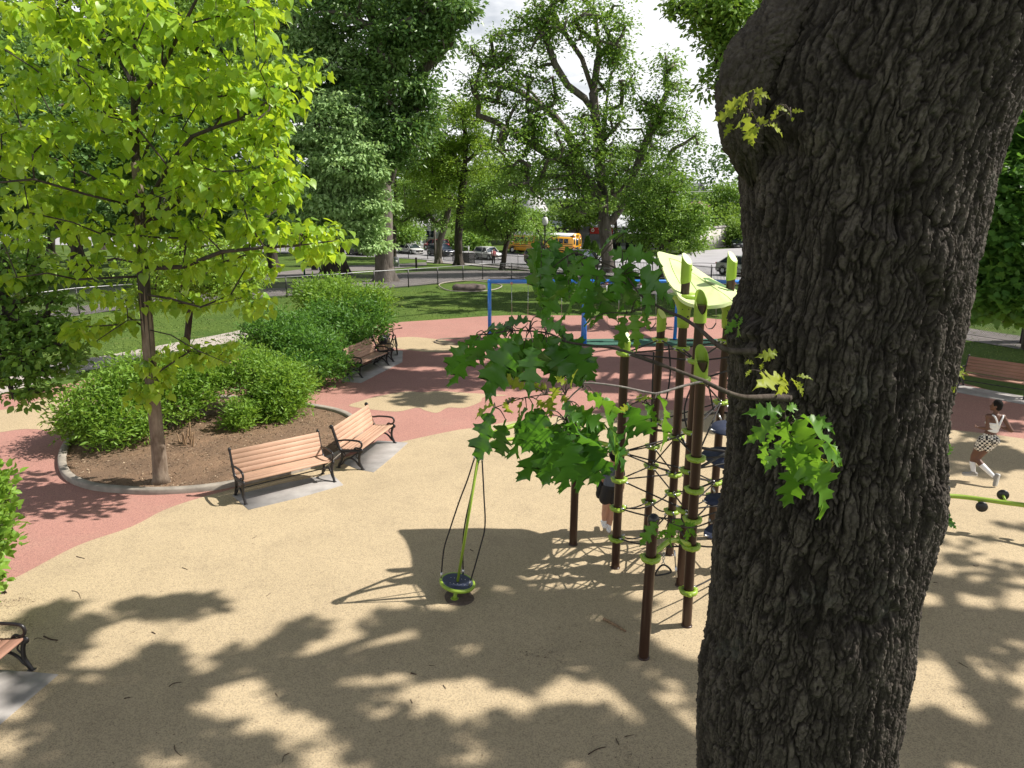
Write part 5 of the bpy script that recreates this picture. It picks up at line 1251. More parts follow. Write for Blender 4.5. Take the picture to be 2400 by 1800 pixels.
for s in (-1, 1):
    e = head+np.cross(F_, (0, 0, 1))*s*.078; body.append(('ell', e-(0, 0, .01), (.02, .012, .028), fr))
    ey = head+F_*.082+np.cross(F_, (0, 0, 1))*s*.03+(0, 0, .012); body.append(('ell', ey, (.014, .014, .010), fr))
body += hand(wr_l, wr_l-el_l, (0.2, .1, 1), .88, 1.5)+hand(wr_r, wr_r-el_r, (-.1, .2, .9), .88, 1.5)
person_body(body, .0085, 'body', M['skin_d'], jog, 2)
M['hair'] = simple('black_hair', (.012, .010, .009), .9, 0, .4, 90, .2, .6)
person_body([('ell', head-F_*.012+(0, 0, .028), (.100, .084, .108), fr), ('ell', head-F_*.035-(0, 0, .02), (.07, .078, .085), fr)], .009, 'hair', M['hair'], jog, 2)
o = person_body([('ell', J(530, 835), (.130, .106, .095)), ('ell', J(526, 870), (.124, .10, .075)), ('ell', J(528, 805), (.137, .108, .06)), ('ell', J(528, 808, .06), (.14, .085, .075))], .009, 'top', M['white_cloth'], jog, 3)
mb = MB()
for sx, zx in ((-1, 500), (1, 592)):
    a = J(538 if sx < 0 else 552, 822, -.092); b_ = J((538*.6+zx*.4), 775, -.108); c_ = J(zx-4*sx, 728, -.055); d_ = J(zx, 738, .06)
    mb.tube([a, b_, c_, d_], [.024, .018, .018, .018], 8, 4, flat=1)
mb.build('top_strap', M['white_cloth'], jog, True)
m, nt, b = nmat('checked_cloth'); t_ = nt.nodes.new('ShaderNodeTexCoord'); mp_ = nt.nodes.new('ShaderNodeMapping'); mp_.inputs['Rotation'].default_value = (0, R(14), R(38)); ck = nt.nodes.new('ShaderNodeTexChecker')
ck.inputs['Scale'].default_value = 23; ck.inputs['Color1'].default_value = (.72, .68, .62, 1); ck.inputs['Color2'].default_value = (.012, .011, .014, 1)
nt.links.new(t_.outputs['Object'], mp_.inputs['Vector']); nt.links.new(mp_.outputs['Vector'], ck.inputs['Vector']); nt.links.new(ck.outputs['Color'], b.inputs['Base Color']); b.inputs['Roughness'].default_value = .85
tk = unit(kn_l-hip_l); tr = unit(kn_r-hip_r)
person_body([('ell', J(508, 915), (.125, .104, .06)), ('ell', J(508, 955), (.160, .130, .125)), ('ell', J(537, 967, -.052), (.126, .120, .12)), ('ell', J(488, 970, 0), (.112, .12, .12)),
             ('cap', hip_l, hip_l+tk*.17, .115, .102), ('cap', hip_r, hip_r+tr*.17, .118, .106)], .010, 'shorts', m, jog, 2)
for k_, an, mid in ((kn_l, an_l, J(426, 1210, .12)), (kn_r, an_r, J(478, 1215, -.02))):
    d = unit(an-mid); person_body([('cap', mid+d*.0, an+d*.0, .060, .042)], .008, 'sock', M['white_cloth'], jog, 2)
M['shoe'] = simple('grey_shoe', (.30, .29, .28), .8, 0, .1, 20); M['sole'] = simple('white_sole', (.7, .68, .64), .7)
def shoe(an, to, up):
    d = unit(to-an); up = unit(np.array(up, float)-d*np.dot(up, d)); heel = an-d*.045-up*.05; toe = an+d*.17-up*.065
    o = person_body([('cap', heel, an+d*.02-up*.02, .042, .042), ('cap', heel+up*.005, toe, .040, .034), ('ell', an-up*.01, (.045, .045, .04))], .008, 'shoe', M['shoe'], jog, 2)
    person_body([('cap', heel-up*.028-d*.01, toe-up*.024, .030, .028), ('cap', heel-up*.028+d*.06, toe-up*.024-d*.03, .033, .032)], .008, 'sole', M['sole'], o, 1)
shoe(an_l, to_l+(0, 0, .0), (0, 0, 1)); shoe(an_r, to_r, (-.75, .5, .35))
# --- the person standing in the climbing frame, seen from behind
pp = G(1422, 1247); KP = .3495*13.3/1750
per = empty('person', tuple(pp), 0, 'person in a black cap, grey shirt and black shorts standing behind the left climbing post', 'person')
def Q(zx, zy, y=0.0): return np.array([(zx-345)*KP, y, (768-zy)*KP*1.04])
hd = Q(372, 222, 0); F_ = unit(np.array([-.25, .95, 0])); fr = np.array(Matrix.Rotation(math.atan2(F_[1], F_[0]), 3, 'Z'))
bp = [('ell', hd, (.098, .080, .115), fr), ('cap', hd-(0, 0, .07), Q(374, 290), .052, .062), ('cap', Q(336, 312), Q(412, 312), .062, .062), ('ell', Q(374, 340), (.155, .11, .12)), ('ell', Q(372, 395), (.145, .11, .14)), ('ell', Q(368, 450), (.15, .12, .12)),
      ('cap', Q(330, 312), Q(312, 392, .03), .050, .040), ('cap', Q(312, 392, .03), Q(318, 455, .12), .040, .027), ('cap', Q(418, 312), Q(440, 395, .02), .050, .040), ('cap', Q(440, 395, .02), Q(448, 462, .08), .040, .027),
      ('cap', Q(345, 470), Q(330, 600), .095, .060), ('cap', Q(392, 470), Q(375, 610), .095, .062), ('cap', Q(330, 600), Q(326, 640), .058, .056), ('cap', Q(326, 640), Q(326, 705), .055, .038), ('cap', Q(375, 610), Q(368, 660), .060, .058), ('cap', Q(368, 660), Q(358, 735), .056, .038)]
bp += hand(Q(318, 455, .12), (.1, .3, -.9), (1, .2, 0), 1, .6)+hand(Q(448, 462, .08), (.05, .2, -.9), (-1, .2, 0), 1, .6)
bp += [('cap', hd+F_*.10-(0, 0, .01), hd+F_*.115-(0, 0, .035), .010, .014)]
for s in (-1, 1): bp.append(('ell', hd+np.cross(F_, (0, 0, 1))*s*.08-(0, 0, .015), (.02, .012, .028), fr))
person_body(bp, .009, 'body', M['skin_l'], per, 2)
person_body([('ell', hd-F_*.02-(0, 0, .03), (.095, .088, .09), fr), ('ell', hd-F_*.05-(0, 0, .08), (.06, .07, .06), fr)], .010, 'hair', M['hair'], per, 2)
cap_ = person_body([('ell', hd+(0, 0, .035), (.106, .090, .095), fr), ('cap', hd+F_*.09+(0, 0, .02), hd+F_*.16+(0, 0, .005), .05, .03)], .010, 'cap', M['rope'], per, 2)
MB().tube([hd-F_*.107+(-.02, 0, .07), hd-F_*.112+(-.022, 0, .02), hd-F_*.112+(.018, 0, .02), hd-F_*.107+(.02, 0, .07)], .006, 5, 3, closed=True).build('cap_emblem', M['white_cloth'], cap_)
M['grey_cloth'] = simple('grey_blue_cloth', (.115, .13, .165), .85, 0, .25, 9)
person_body([('cap', Q(336, 314), Q(412, 314), .073, .073), ('ell', Q(374, 340), (.168, .122, .125)), ('ell', Q(372, 395), (.158, .122, .15)), ('ell', Q(370, 425), (.160, .125, .10)), ('cap', Q(330, 314), Q(318, 365, .01), .065, .062), ('cap', Q(418, 314), Q(432, 365, .01), .065, .062)], .010, 'shirt', M['grey_cloth'], per, 3)
person_body([('ell', Q(370, 450), (.170, .135, .11)), ('cap', Q(342, 465), Q(328, 530), .118, .118), ('cap', Q(395, 465), Q(390, 535), .12, .122)], .011, 'shorts', M['rope'], per, 3)
jk = person_body([('ell', Q(296, 470, .08), (.075, .06, .15)), ('ell', Q(288, 510, .08), (.06, .05, .10))], .012, 'jacket', M['rope'], per, 3)
for an, sx in ((Q(326, 705), -1), (Q(358, 735), 1)):
    z0 = .045 if sx > 0 else .14
    person_body([('cap', an+(0, 0, .05), an-(0, 0, .0), .046, .044)], .009, 'sock', M['white_cloth'], per, 1)
    f = an.copy(); fd = np.array([-.06 if sx > 0 else -.03, -.02, 0])
    person_body([('cap', an+(0, .04, -.04), an+(-.01, .19, -.055), .044, .036), ('cap', an+(0, -.02, -.035), an+(0, .05, -.03), .046, .045), ('cap', an+(0, -.03, -.055), an+(-.01, .2, -.062), .034, .034)], .009, 'shoe', M['white_cloth'], per, 2)
# ================================================================== YOUNG CATALPA (left foreground)
rng = np.random.default_rng(21)
cbs = G(350, 1136); cbs[2] = .06; YC = cbs[1]
cat = empty('catalpa_tree', tuple(cbs), 0, 'young tree with big bright yellow green heart shaped leaves standing in the mulched bed', 'tree')
tr = [cbs, P(372, 1060, YC), P(362, 960, YC), P(352, 860, YC), P(343, 740, YC), P(335, 640, YC), P(330, 560, YC), P(326, 470, YC), P(318, 380, YC), P(316, 280, YC), P(312, 180, YC), P(318, 60, YC), P(322, -60, YC), P(330, -200, YC)]
tr[0] = P(378, 1132, YC); tr[0][2] = .02
def L_(*a): return [P(x, y, Y) for x, y, Y in a]
limbs = [L_((326, 500, YC), (365, 440, YC-.3), (400, 380, YC-.6), (450, 320, YC-.9), (500, 300, YC-1.1), (560, 280, YC-1.3), (640, 230, YC-1.4)),
         L_((328, 505, YC), (290, 460, YC+.3), (240, 430, YC+.5), (190, 400, YC+.8), (110, 365, YC+1), (30, 355, YC+1.2), (-60, 340, YC+1.3)),
         L_((330, 520, YC), (370, 510, YC-.2), (420, 470, YC-.1), (500, 440, YC+.2), (580, 430, YC+.3), (650, 400, YC+.5)),
         L_((330, 525, YC), (300, 480, YC-.6), (200, 455, YC-1.3), (80, 420, YC-1.8), (-30, 430, YC-2)),
         L_((336, 640, YC), (365, 628, YC-.3), (430, 625, YC-.5), (520, 590, YC-.7), (620, 580, YC-.8), (700, 575, YC-.9), (780, 565, YC-1)),
         L_((335, 648, YC), (280, 650, YC-.2), (180, 655, YC-.4), (110, 640, YC-.6), (40, 650, YC-.7)),
         L_((336, 620, YC), (270, 605, YC+.4), (160, 640, YC+.6), (60, 620, YC+.9)),
         L_((345, 772, YC), (400, 785, YC-.5), (460, 820, YC-.9), (530, 850, YC-1.2)),
         L_((343, 750, YC), (300, 750, YC-.4), (262, 775, YC-.8), (225, 800, YC-1)),
         L_((338, 690, YC), (400, 700, YC-.5), (470, 720, YC-.8), (560, 700, YC-1)),
         L_((322, 420, YC), (350, 330, YC+.6), (400, 220, YC+1), (470, 100, YC+1.4), (520, 0, YC+1.5)),
         L_((318, 330, YC), (250, 240, YC-.6), (190, 150, YC-1), (120, 50, YC-1.2), (60, -50, YC-1.3)),
         L_((316, 250, YC), (380, 160, YC-1), (430, 60, YC-1.6), (480, -40, YC-2)),
         L_((312, 200, YC), (260, 100, YC+.9), (200, 0, YC+1.4))]
# leafy fans: (px, py, rx, ry, Y offset range, count)
fans = [(170, 60, 190, 70, 2.0, 22), (420, 70, 180, 80, 2.0, 24), (560, 170, 150, 70, 1.8, 20), (640, 220, 80, 60, 1.0, 9), (380, 230, 200, 60, 2.2, 26), (120, 230, 150, 70, 2.0, 18), (520, 330, 150, 60, 1.8, 20), (650, 360, 60, 80, 1.0, 8),
        (230, 340, 160, 50, 1.8, 14), (60, 330, 110, 60, 1.6, 10), (100, 430, 130, 40, 1.6, 10), (400, 430, 110, 50, 1.6, 9), (560, 450, 130, 50, 1.5, 15), (660, 430, 50, 60, .8, 6), (230, 470, 130, 40, 1.4, 9), (60, 520, 90, 40, 1.4, 7), (180, 550, 120, 30, 1.4, 8),
        (380, 545, 90, 35, 1.2, 8), (500, 540, 110, 30, 1.0, 9), (600, 545, 80, 30, .9, 9), (720, 560, 85, 30, .8, 11), (770, 575, 35, 25, .4, 4), (600, 610, 100, 25, .8, 7), (450, 620, 100, 25, .8, 6), (250, 600, 100, 30, 1.0, 7), (120, 640, 110, 25, 1.0, 6),
        (560, 700, 60, 25, .6, 5), (450, 710, 80, 25, .7, 5), (250, 690, 60, 25, .6, 4), (220, 790, 50, 30, .5, 5), (280, 760, 40, 25, .4, 3), (500, 835, 65, 35, .5, 9), (350, 920, 28, 22, .3, 4), (390, 850, 50, 25, .4, 4), (330, 850, 40, 15, .3, 2), (250, -40, 250, 60, 2.2, 26), (560, -20, 150, 60, 2.0, 14), (320, 130, 250, 90, 2.4, 22)]
cl = []
for (px, py, rx, ry, dyv, k) in fans:
    for _ in range(k if py < 500 else int(k*.72+.5)):
        a = rng.uniform(0, 2*math.pi); q = rng.random()**.5*(1.25 if py < 480 else 1.0)
        cl.append(P(px+rx*q*math.cos(a), py+ry*q*math.sin(a), YC+rng.uniform(-dyv, dyv*.9)-.1))
cl = np.array(cl)
nodes, par, ns = grow([(np.array(tr), None)]+[(np.array(l), 0) for l in limbs], cl, rng, .45, .10, bias=.6)
mb = MB(); skeleton_mesh(mb, nodes-cbs, par, .0055, .12, 9, .52); 
mb.build('branch', M['b_dark'], cat, True)
t2 = MB(); ks = catmull(tr[:9], 3); t2.tube(ks-cbs, np.interp(np.linspace(0, 1, len(ks)), [0, .04, .2, .5, 1], [.205, .155, .135, .115, .085]), 14); flare(t2, tr[0]-cbs, .145, rng=rng, h=.35); t2.build('trunk', M['b_cat'], cat, True)
per = 22; n = len(cl)*per
v = unit(rng.normal(size=(n, 3))*np.array([1, 1, .6])); B = np.repeat(cl, per, 0)+v*(rng.random(n)**.6)[:, None]*np.array([.36, .36, .30])
az = rng.uniform(0, 2*math.pi, n); D = unit(np.stack([np.cos(az)*.8, np.sin(az)*.8, -.45-.75*rng.random(n)], 1)+v*.6)
Nn = unit(np.array([0, 0, 1.0])+rng.normal(0, .42, (n, 3))+.35*np.stack([np.cos(az), np.sin(az), np.zeros(n)], 1))
S = rng.uniform(.09, .23, n); lv = np.clip(.55*np.repeat(rng.random(len(cl)), per)+.45*rng.random(n), 0, 1)
o = leaves('crown', B-cbs, D, Nn, S, 'heart', M['l_cat'], cat, lv, curl=rng.normal(-.1, .3, n))
# long dry seed pods
for (x, y) in ((655, 250), (238, 155), (228, 160), (66, 345), (700, 545), (563, 262), (182, 540)):
    a = P(x, y, YC-1); MB().tube([a-cbs, a-cbs+(0.01, 0, -.15), a-cbs+(.0, 0, -.33)], .006, 5, 2).build('seed_pod', M['twigd'], cat, True)

# ================================================================== SHRUBS
def shrub(base, blobs, label, mat, seed, leaf=.07, dens=1.0, tm='slim', up=.5, grp=None, stems=9, flat=.75, rc=.32):
    """blobs: (px, py, rx, ry, Y, n)"""
    rg = np.random.default_rng(seed); bb = G(*base); t = empty('shrub', tuple(bb), 0, label, 'shrub', grp)
    cl = []
    for (px, py, rx, ry, Y, k) in blobs:
        c, r, _ = pblob(px, py+ry*.20, rx*.86, ry*.70, Y, 1)
        vv = unit(rg.normal(size=(k, 3))); rad = (.62+.38*rg.random(k)**.5)[:, None]; pts = c+vv*rad*np.array(r); cl.append(pts)
    cl = np.concatenate(cl); cl[:, 2] = np.maximum(cl[:, 2], .12+bb[2])
    seeds = [(np.array([bb+(rg.normal(0, .25), rg.normal(0, .2), 0), bb+(rg.normal(0, .5), rg.normal(0, .4), .6)]), None)]
    for _ in range(stems-1): p = bb+np.array([rg.normal(0, .35), rg.normal(0, .3), 0]); seeds.append((np.array([p, p+np.array([rg.normal(0, .3), rg.normal(0, .2), .7])]), None))
    nodes, par, ns = grow(seeds, cl[::3], rg, .35, .15, bias=.2); stm = MB(); skeleton_mesh(stm, nodes-bb, par, .006, .03, 6, .5)
    per_ = int(34*dens); B, D, Nn, S, lv = cluster_leaves(cl*1.0+rg.normal(0, .10, cl.shape), rc*1.05, per_, rg, flat, up, -.25, leaf*1.45, .4); keep = B[:, 2] > bb[2]+.03
    # stray shoots standing out of the outline
    ctr = cl.mean(0); pick = cl[rg.choice(len(cl), min(len(cl), 46), replace=False)]; sb_, sd_, sn_ = [], [], []; mb = stm
    for q in pick:
        o_ = unit(q-ctr+np.array([0, 0, .6*abs(rg.normal())])); ln = rg.uniform(.35, .75)*rc*1.7; e_ = q+o_*ln*1.3; mb.tube([q-bb, (q+e_)/2-bb+(0, 0, .02), e_-bb], [.005, .004, .002], 4)
        for f in np.linspace(.35, 1, 9): sb_.append(q+(e_-q)*f); sd_.append(o_*.7+rg.normal(0, .6, 3)); sn_.append(np.array([0, 0, .6])+rg.normal(0, .5, 3))
    stm.build('stems', M['b_dark'], t, True)
    sb_, sd_, sn_ = np.array(sb_), np.array(sd_), np.array(sn_); B = np.concatenate([B, sb_]); D = np.concatenate([D, sd_]); Nn = np.concatenate([Nn, sn_]); S = np.concatenate([S, np.full(len(sb_), leaf*1.35)]); lv = np.concatenate([lv, .5+.5*rg.random(len(sb_))]); keep = np.concatenate([keep, np.ones(len(sb_), bool)])
    leaves('foliage', (B-bb)[keep], D[keep], Nn[keep], S[keep], tm, M[mat], t, lv[keep]); return t
GB = 'shrubs growing in the kerbed bed'
shrub((260, 1010), [(235, 935, 95, 75, 17.3, 150), (310, 880, 90, 55, 18, 130), (290, 990, 75, 45, 16.9, 90), (190, 980, 50, 40, 17.2, 60)], 'light green shrub at the left end of the mulched bed', 'l_shrub', 31, .085, 1, 'slim', grp=GB, rc=.34)
shrub((450, 985), [(430, 870, 90, 42, 19, 110), (370, 890, 60, 45, 18.3, 60), (480, 890, 60, 40, 18.8, 60), (420, 930, 80, 30, 18.3, 60)], 'light green shrub behind the young tree trunk, its dark stems showing', 'l_shrub', 32, .085, 1, 'slim', grp=GB, rc=.34)
shrub((640, 965), [(650, 890, 82, 70, 19.3, 170), (570, 850, 75, 50, 19.8, 110), (640, 945, 70, 40, 18.9, 80)], 'largest light green shrub at the right end of the mulched bed', 'l_shrub', 33, .085, 1, 'slim', grp=GB, rc=.34)
shrub((562, 1000), [(562, 965, 30, 34, 17.9, 34)], 'small low shrub on the mulch in front of the bigger bed shrubs', 'l_shrub', 34, .08, 1, 'slim', grp=GB, rc=.2, stems=3)
shrub((790, 850), [(775, 762, 100, 80, 25.6, 210), (720, 815, 80, 60, 23.0, 150), (850, 738, 62, 62, 26.6, 120), (660, 770, 80, 70, 24, 130), (700, 860, 60, 35, 21.8, 60), (765, 850, 45, 38, 22.6, 50)], 'big deep green rounded shrub over the partly hidden bench', 'l_shrubd', 35, .095, 1.25, 'slim', rc=.42, grp='shrubs beside the partly hidden bench')
shrub((790, 745), [(800, 705, 100, 55, 27.5, 150), (760, 680, 70, 40, 28, 80), (870, 700, 45, 45, 27.5, 60)], 'bright topped tall shrub behind the big deep green shrub', 'l_shrub', 36, .10, 1.25, 'slim', rc=.45, grp='shrubs beside the partly hidden bench')
shrub((620, 800), [(620, 770, 50, 45, 23, 60)], 'low shrub at the left foot of the big deep green shrub', 'l_shrubd', 37, .09, 1.1, 'slim', rc=.35, grp='shrubs beside the partly hidden bench', stems=4)
shrub((-40, 1400), [(-58, 1185, 62, 62, 9.8, 36), (-58, 1260, 50, 60, 9.4, 24), (-90, 1300, 80, 100, 9.6, 50), (-12, 1110, 22, 18, 9.9, 5), (-4, 1215, 16, 28, 9.5, 5), (-12, 1365, 12, 16, 9.2, 3)], 'bright leafy shrub cut off by the left edge of the photo', 'l_shrub', 38, .085, .8, 'oval', grp=None, rc=.2)

# ================================================================== OTHER TREES
def trunk_px(base, pts, Y=None):
    g = G(*base) if Y is None else P(base[0], base[1], Y)
    return g, [g]+[P(x, y, g[1]+(dy[0] if dy else 0)) for x, y, *dy in pts]
def T(label, base, tpts, blobs, leafm, barkm, r0, seed, per=110, s=.3, rc=1.2, tm='diamond', limbs=(), Y=None, group=None, **kw):
    g, tr_ = trunk_px(base, tpts)
    bl_ = [pblob(px, py, rx, ry, (g[1] if yy is None else yy), k, kw.get('dr', .8)) for (px, py, rx, ry, yy, k) in blobs]
    kw.pop('dr', None)
    lm = [[P(x, y, g[1]+dy) for x, y, dy in l] for l in limbs]
    return make_tree('tree', label, 'tree', g, tr_, bl_, M[leafm], M[barkm], r0, seed, rc, per, s, tm, lm, group=group, **kw)
# small leafy tree behind the catalpa
T('small yellow green tree behind the young catalpa, its thin trunk rising past the pale path', (440, 850), [(438, 800), (446, 720), (440, 650), (430, 590)], [(440, 640, 150, 55, None, 60), (540, 660, 80, 35, None, 24), (360, 690, 70, 35, None, 18), (470, 590, 120, 40, None, 30)], 'l_yel', 'b_dark', .11, 41, 90, .11, .55, 'oval', flat=.4, seg=.6)
# dark tree whose boughs hang in at the left edge
T('dark leaved tree hanging into the photo from beyond the left edge', (-260, 1000), [(-265, 900), (-260, 800), (-250, 700), (-230, 600)],
  [(30, 640, 50, 10, 15.6, 7), (20, 575, 60, 18, 15.8, 8), (60, 610, 60, 14, 15.6, 8), (110, 640, 50, 14, 15.3, 7), (130, 700, 40, 16, 15.2, 7), (20, 700, 50, 12, 15.4, 6), (160, 760, 25, 12, 15, 4), (175, 850, 22, 10, 14.6, 3), (75, 665, 40, 12, 15.3, 7), (0, 660, 40, 16, 15.5, 6), (60, 740, 60, 16, 15.2, 12), (-10, 770, 70, 24, 15, 14), (110, 775, 50, 16, 14.9, 10), (60, 800, 70, 18, 14.8, 14), (140, 820, 45, 16, 14.7, 9), (40, 845, 60, 18, 14.4, 12), (110, 870, 50, 18, 14.5, 10), (10, 885, 50, 16, 14.2, 9), (80, 908, 36, 12, 14.1, 5), (50, 930, 18, 12, 14, 3), (64, 948, 6, 6, 14, 1), (-150, 720, 80, 160, 15, 26), (-60, 850, 60, 60, 14.5, 14)], 'l_mid', 'b_dark', .2, 42, 22, .15, .40, 'oval', flat=.28, seg=.6, rtip=.006)
# big pale linden
T('broad grey green tree with drooping boughs behind the young catalpa', (785, 645), [(778, 560), (760, 450), (740, 300), (720, 100), (710, -80)],
  [(640, 60, 170, 120, 52, 90), (730, 170, 120, 90, 50, 60), (780, 300, 85, 80, 48, 50), (830, 380, 65, 50, 47, 34), (790, 460, 90, 60, 48, 50), (700, 380, 120, 90, 49, 60), (820, 520, 60, 45, 48, 26), (860, 560, 35, 35, 48, 14), (870, 470, 30, 40, 47.5, 10), (680, 510, 120, 55, 49, 40), (620, 240, 120, 100, 51, 50)], 'l_linden', 'b_dark', .85, 43, 170, .30, 1.05, 'diamond', flat=.26, up=1.0, droop=.35, seg=1.2)
# big dark tree with grey forked trunk
T('tall dark glossy tree with a straight grey forked trunk behind the chain link fence', (902, 660), [(902, 600), (900, 500), (895, 430), (885, 380), (880, 280), (876, 180), (880, 60), (880, -120)],
  [(860, 60, 160, 110, 51, 90), (960, 120, 110, 90, 50, 60), (930, 250, 100, 80, 49, 50), (1000, 40, 90, 70, 50, 40), (860, 250, 100, 100, 50, 50), (950, 330, 70, 50, 49, 22), (890, 350, 60, 40, 49, 14), (1060, 30, 50, 30, 49, 14), (900, -60, 180, 90, 51, 60)], 'l_dark', 'b_grey', .62, 44, 92, .34, 1.1, 'diamond',
  limbs=[[(908, 420, 0), (925, 350, -.5), (950, 260, -1), (1000, 150, -1), (1060, 90, -1), (1110, 45, -1)], [(898, 420, 0), (860, 330, .5), (810, 250, 1), (760, 200, 1)]], power=.33, seg=1.2)
# yellow green trees behind the fence
T('yellow green tree with a straight dark trunk right of the forked grey trunk', (1075, 622), [(1074, 560), (1080, 480), (1090, 400), (1092, 330), (1085, 260)],
  [(1040, 300, 90, 60, None, 40), (1010, 380, 90, 60, None, 44), (1110, 380, 90, 60, None, 34), (1100, 250, 70, 35, None, 14), (1060, 470, 90, 40, None, 22)], 'l_yel', 'b_dark', .42, 45, 150, .30, 1.3, 'diamond', power=.35, limbs=[[(1092, 400, 0), (1050, 350, 0), (1000, 300, 0)], [(1092, 380, 0), (1150, 330, 0), (1160, 290, 0)]])
T('leaning tree with a dark double trunk left of the straight dark trunk', (1028, 618), [(1030, 570), (1045, 520), (1060, 450), (1070, 400)], [(1000, 440, 80, 55, None, 34), (950, 490, 60, 40, None, 20), (1060, 430, 60, 50, None, 16), (1040, 500, 60, 30, None, 10)], 'l_mid', 'b_grey', .36, 46, 130, .28, 1.3, 'diamond', power=.35)
T('slim young tree leaning right in front of the school bus', (1178, 632), [(1183, 590), (1195, 540), (1205, 480), (1215, 400), (1220, 340)], [(1170, 470, 75, 50, None, 36), (1230, 540, 70, 40, None, 18), (1150, 520, 60, 30, None, 22), (1230, 420, 60, 50, None, 16)], 'l_mid', 'b_dark', .24, 47, 120, .26, 1.1, 'diamond')
T('thin grey sapling between the leaning tree and the white car', (1020, 612), [(1020, 580), (1018, 540), (1010, 500), (1000, 470)], [(1000, 470, 45, 35, None, 14)], 'l_yel', 'b_grey', .12, 48, 90, .25, .9)
T('young tree with a dark thin trunk left of the white car', (925, 606), [(924, 570), (925, 520), (928, 470), (925, 400)], [(930, 430, 80, 60, None, 34), (920, 500, 70, 35, None, 20), (970, 380, 60, 50, None, 18)], 'l_mid', 'b_dark', .26, 49, 130, .30, 1.4, 'diamond')
# the great spreading tree in the middle
lm = [[(1415, 505, 0), (1411, 470, 0), (1385, 430, -.5), (1364, 409, -.8), (1310, 375, -1.5), (1252, 340, -2.4), (1200, 310, -3), (1162, 286, -3.4), (1120, 270, -3.6)],
      [(1410, 490, 0), (1393, 452, .4), (1360, 390, .6), (1335, 315, .8), (1300, 270, .8), (1270, 250, .5), (1216, 213, 0), (1170, 198, -.5), (1115, 195, -1), (1075, 165, -1.5)],
      [(1335, 315, .8), (1290, 270, 1.5), (1250, 220, 2), (1200, 180, 2.5), (1140, 120, 2.5)],
      [(1415, 460, 0), (1402, 380, -.3), (1400, 325, -.4), (1390, 217, -.6), (1364, 137, -.8), (1313, 61, -1), (1290, 0, -1)],
      [(1415, 434, 0), (1412, 350, .6), (1420, 250, 1), (1430, 180, 1.2), (1470, 100, 1.4)],
      [(1390, 217, -.6), (1400, 150, -.5), (1404, 108, -.4), (1393, 20, -.2), (1380, -60, 0)],
      [(1388, 260, 0), (1370, 230, -1), (1330, 200, -1.5), (1300, 150, -2), (1280, 90, -2)],
      [(1433, 520, 0), (1462, 477, .3), (1487, 405, .5), (1515, 330, .6), (1541, 271, .8), (1570, 200, 1)],
      [(1470, 460, .3), (1520, 420, 1), (1580, 380, 1.5)], [(1405, 450, 0), (1340, 440, 1), (1290, 445, 1.5), (1250, 430, 2)]]
T('great spreading oak with a thick forking trunk in front of the tennis building', (1425, 640), [(1423, 600), (1420, 560), (1415, 510), (1415, 460), (1413, 434)],
  [(1150, 130, 70, 60, 60, 24), (1130, 200, 60, 40, 58, 16), (1240, 100, 80, 70, 61, 34), (1240, 220, 80, 60, 59, 30), (1310, 60, 70, 60, 60, 24), (1410, 70, 70, 80, 60, 34), (1440, 170, 60, 70, 61, 28), (1300, 330, 100, 60, 59, 40), (1400, 300, 80, 70, 61, 26), (1220, 330, 80, 60, 58, 26),
   (1480, 300, 80, 90, 62, 40), (1560, 230, 60, 80, 62, 28), (1590, 320, 50, 70, 62, 20), (1500, 420, 90, 50, 62, 30), (1300, 430, 80, 45, 60, 26), (1210, 420, 60, 40, 58, 14), (1370, 480, 60, 25, 60, 12), (1340, 0, 120, 60, 60, 20), (1560, 140, 40, 40, 62, 8), (1400, 400, 70, 50, 60, 16)], 'l_mid', 'b_grey', .52, 50, 54, .30, 1.1, 'diamond', limbs=lm, power=.30, seg=1.0, wob=.16, rtip=.03, dr=.7)
# right of centre
T('small dense tree with a thin black trunk left of the leaf roof', (1550, 652), [(1548, 610), (1552, 560), (1560, 500), (1565, 450)], [(1540, 480, 75, 55, None, 50), (1610, 500, 60, 40, None, 26), (1510, 540, 60, 40, None, 26), (1620, 560, 50, 25, None, 14), (1560, 420, 60, 40, None, 20), (1560, 560, 80, 30, None, 18)], 'l_mid', 'b_dark', .17, 51, 80, .25, .85, 'diamond')
T('dark maple hanging low beyond the oak at the right edge', (2480, 800), [(2480, 700), (2470, 500), (2460, 300), (2450, 100)],
  [(2350, 330, 80, 90, 20, 44), (2400, 250, 70, 80, 20, 30), (2350, 480, 75, 100, 19, 70), (2400, 600, 90, 90, 18.5, 60), (2330, 600, 60, 70, 19, 40), (2340, 690, 65, 35, 18.5, 26), (2420, 700, 60, 30, 18, 16), (2290, 690, 25, 20, 19, 6), (2420, 420, 80, 120, 20, 40), (2520, 300, 130, 170, 21, 60), (2560, 560, 120, 130, 20, 50), (2480, 60, 150, 150, 21, 50), (2640, 420, 120, 200, 21, 40)], 'l_maple', 'b_dark', .3, 52, 90, .19, .62, 'maple', flat=.6, seg=.7)
T('leafy tree behind the top of the big oak, its sprays showing against the sky', (2000, 800), [(2000, 600), (1980, 400), (1940, 250), (1880, 120), (1840, 20), (1800, -60)],
  [(1690, 40, 85, 40, 24, 24), (1620, 10, 50, 25, 24, 9), (1730, 90, 50, 40, 24, 10), (1690, 100, 35, 25, 24, 5), (1660, 215, 20, 12, 24, 2), (1680, 180, 20, 25, 24, 3), (1800, 0, 100, 100, 25, 26)], 'l_mid', 'b_dark', .3, 53, 70, .17, .55, 'oval', flat=.7, seg=.7, limbs=[[(1880, 120, 0), (1800, 60, -.5), (1720, 30, -.8), (1640, 5, -1)], [(1800, 60, -.5), (1735, 75, -.5), (1690, 45, -.5)]], rtip=.012)
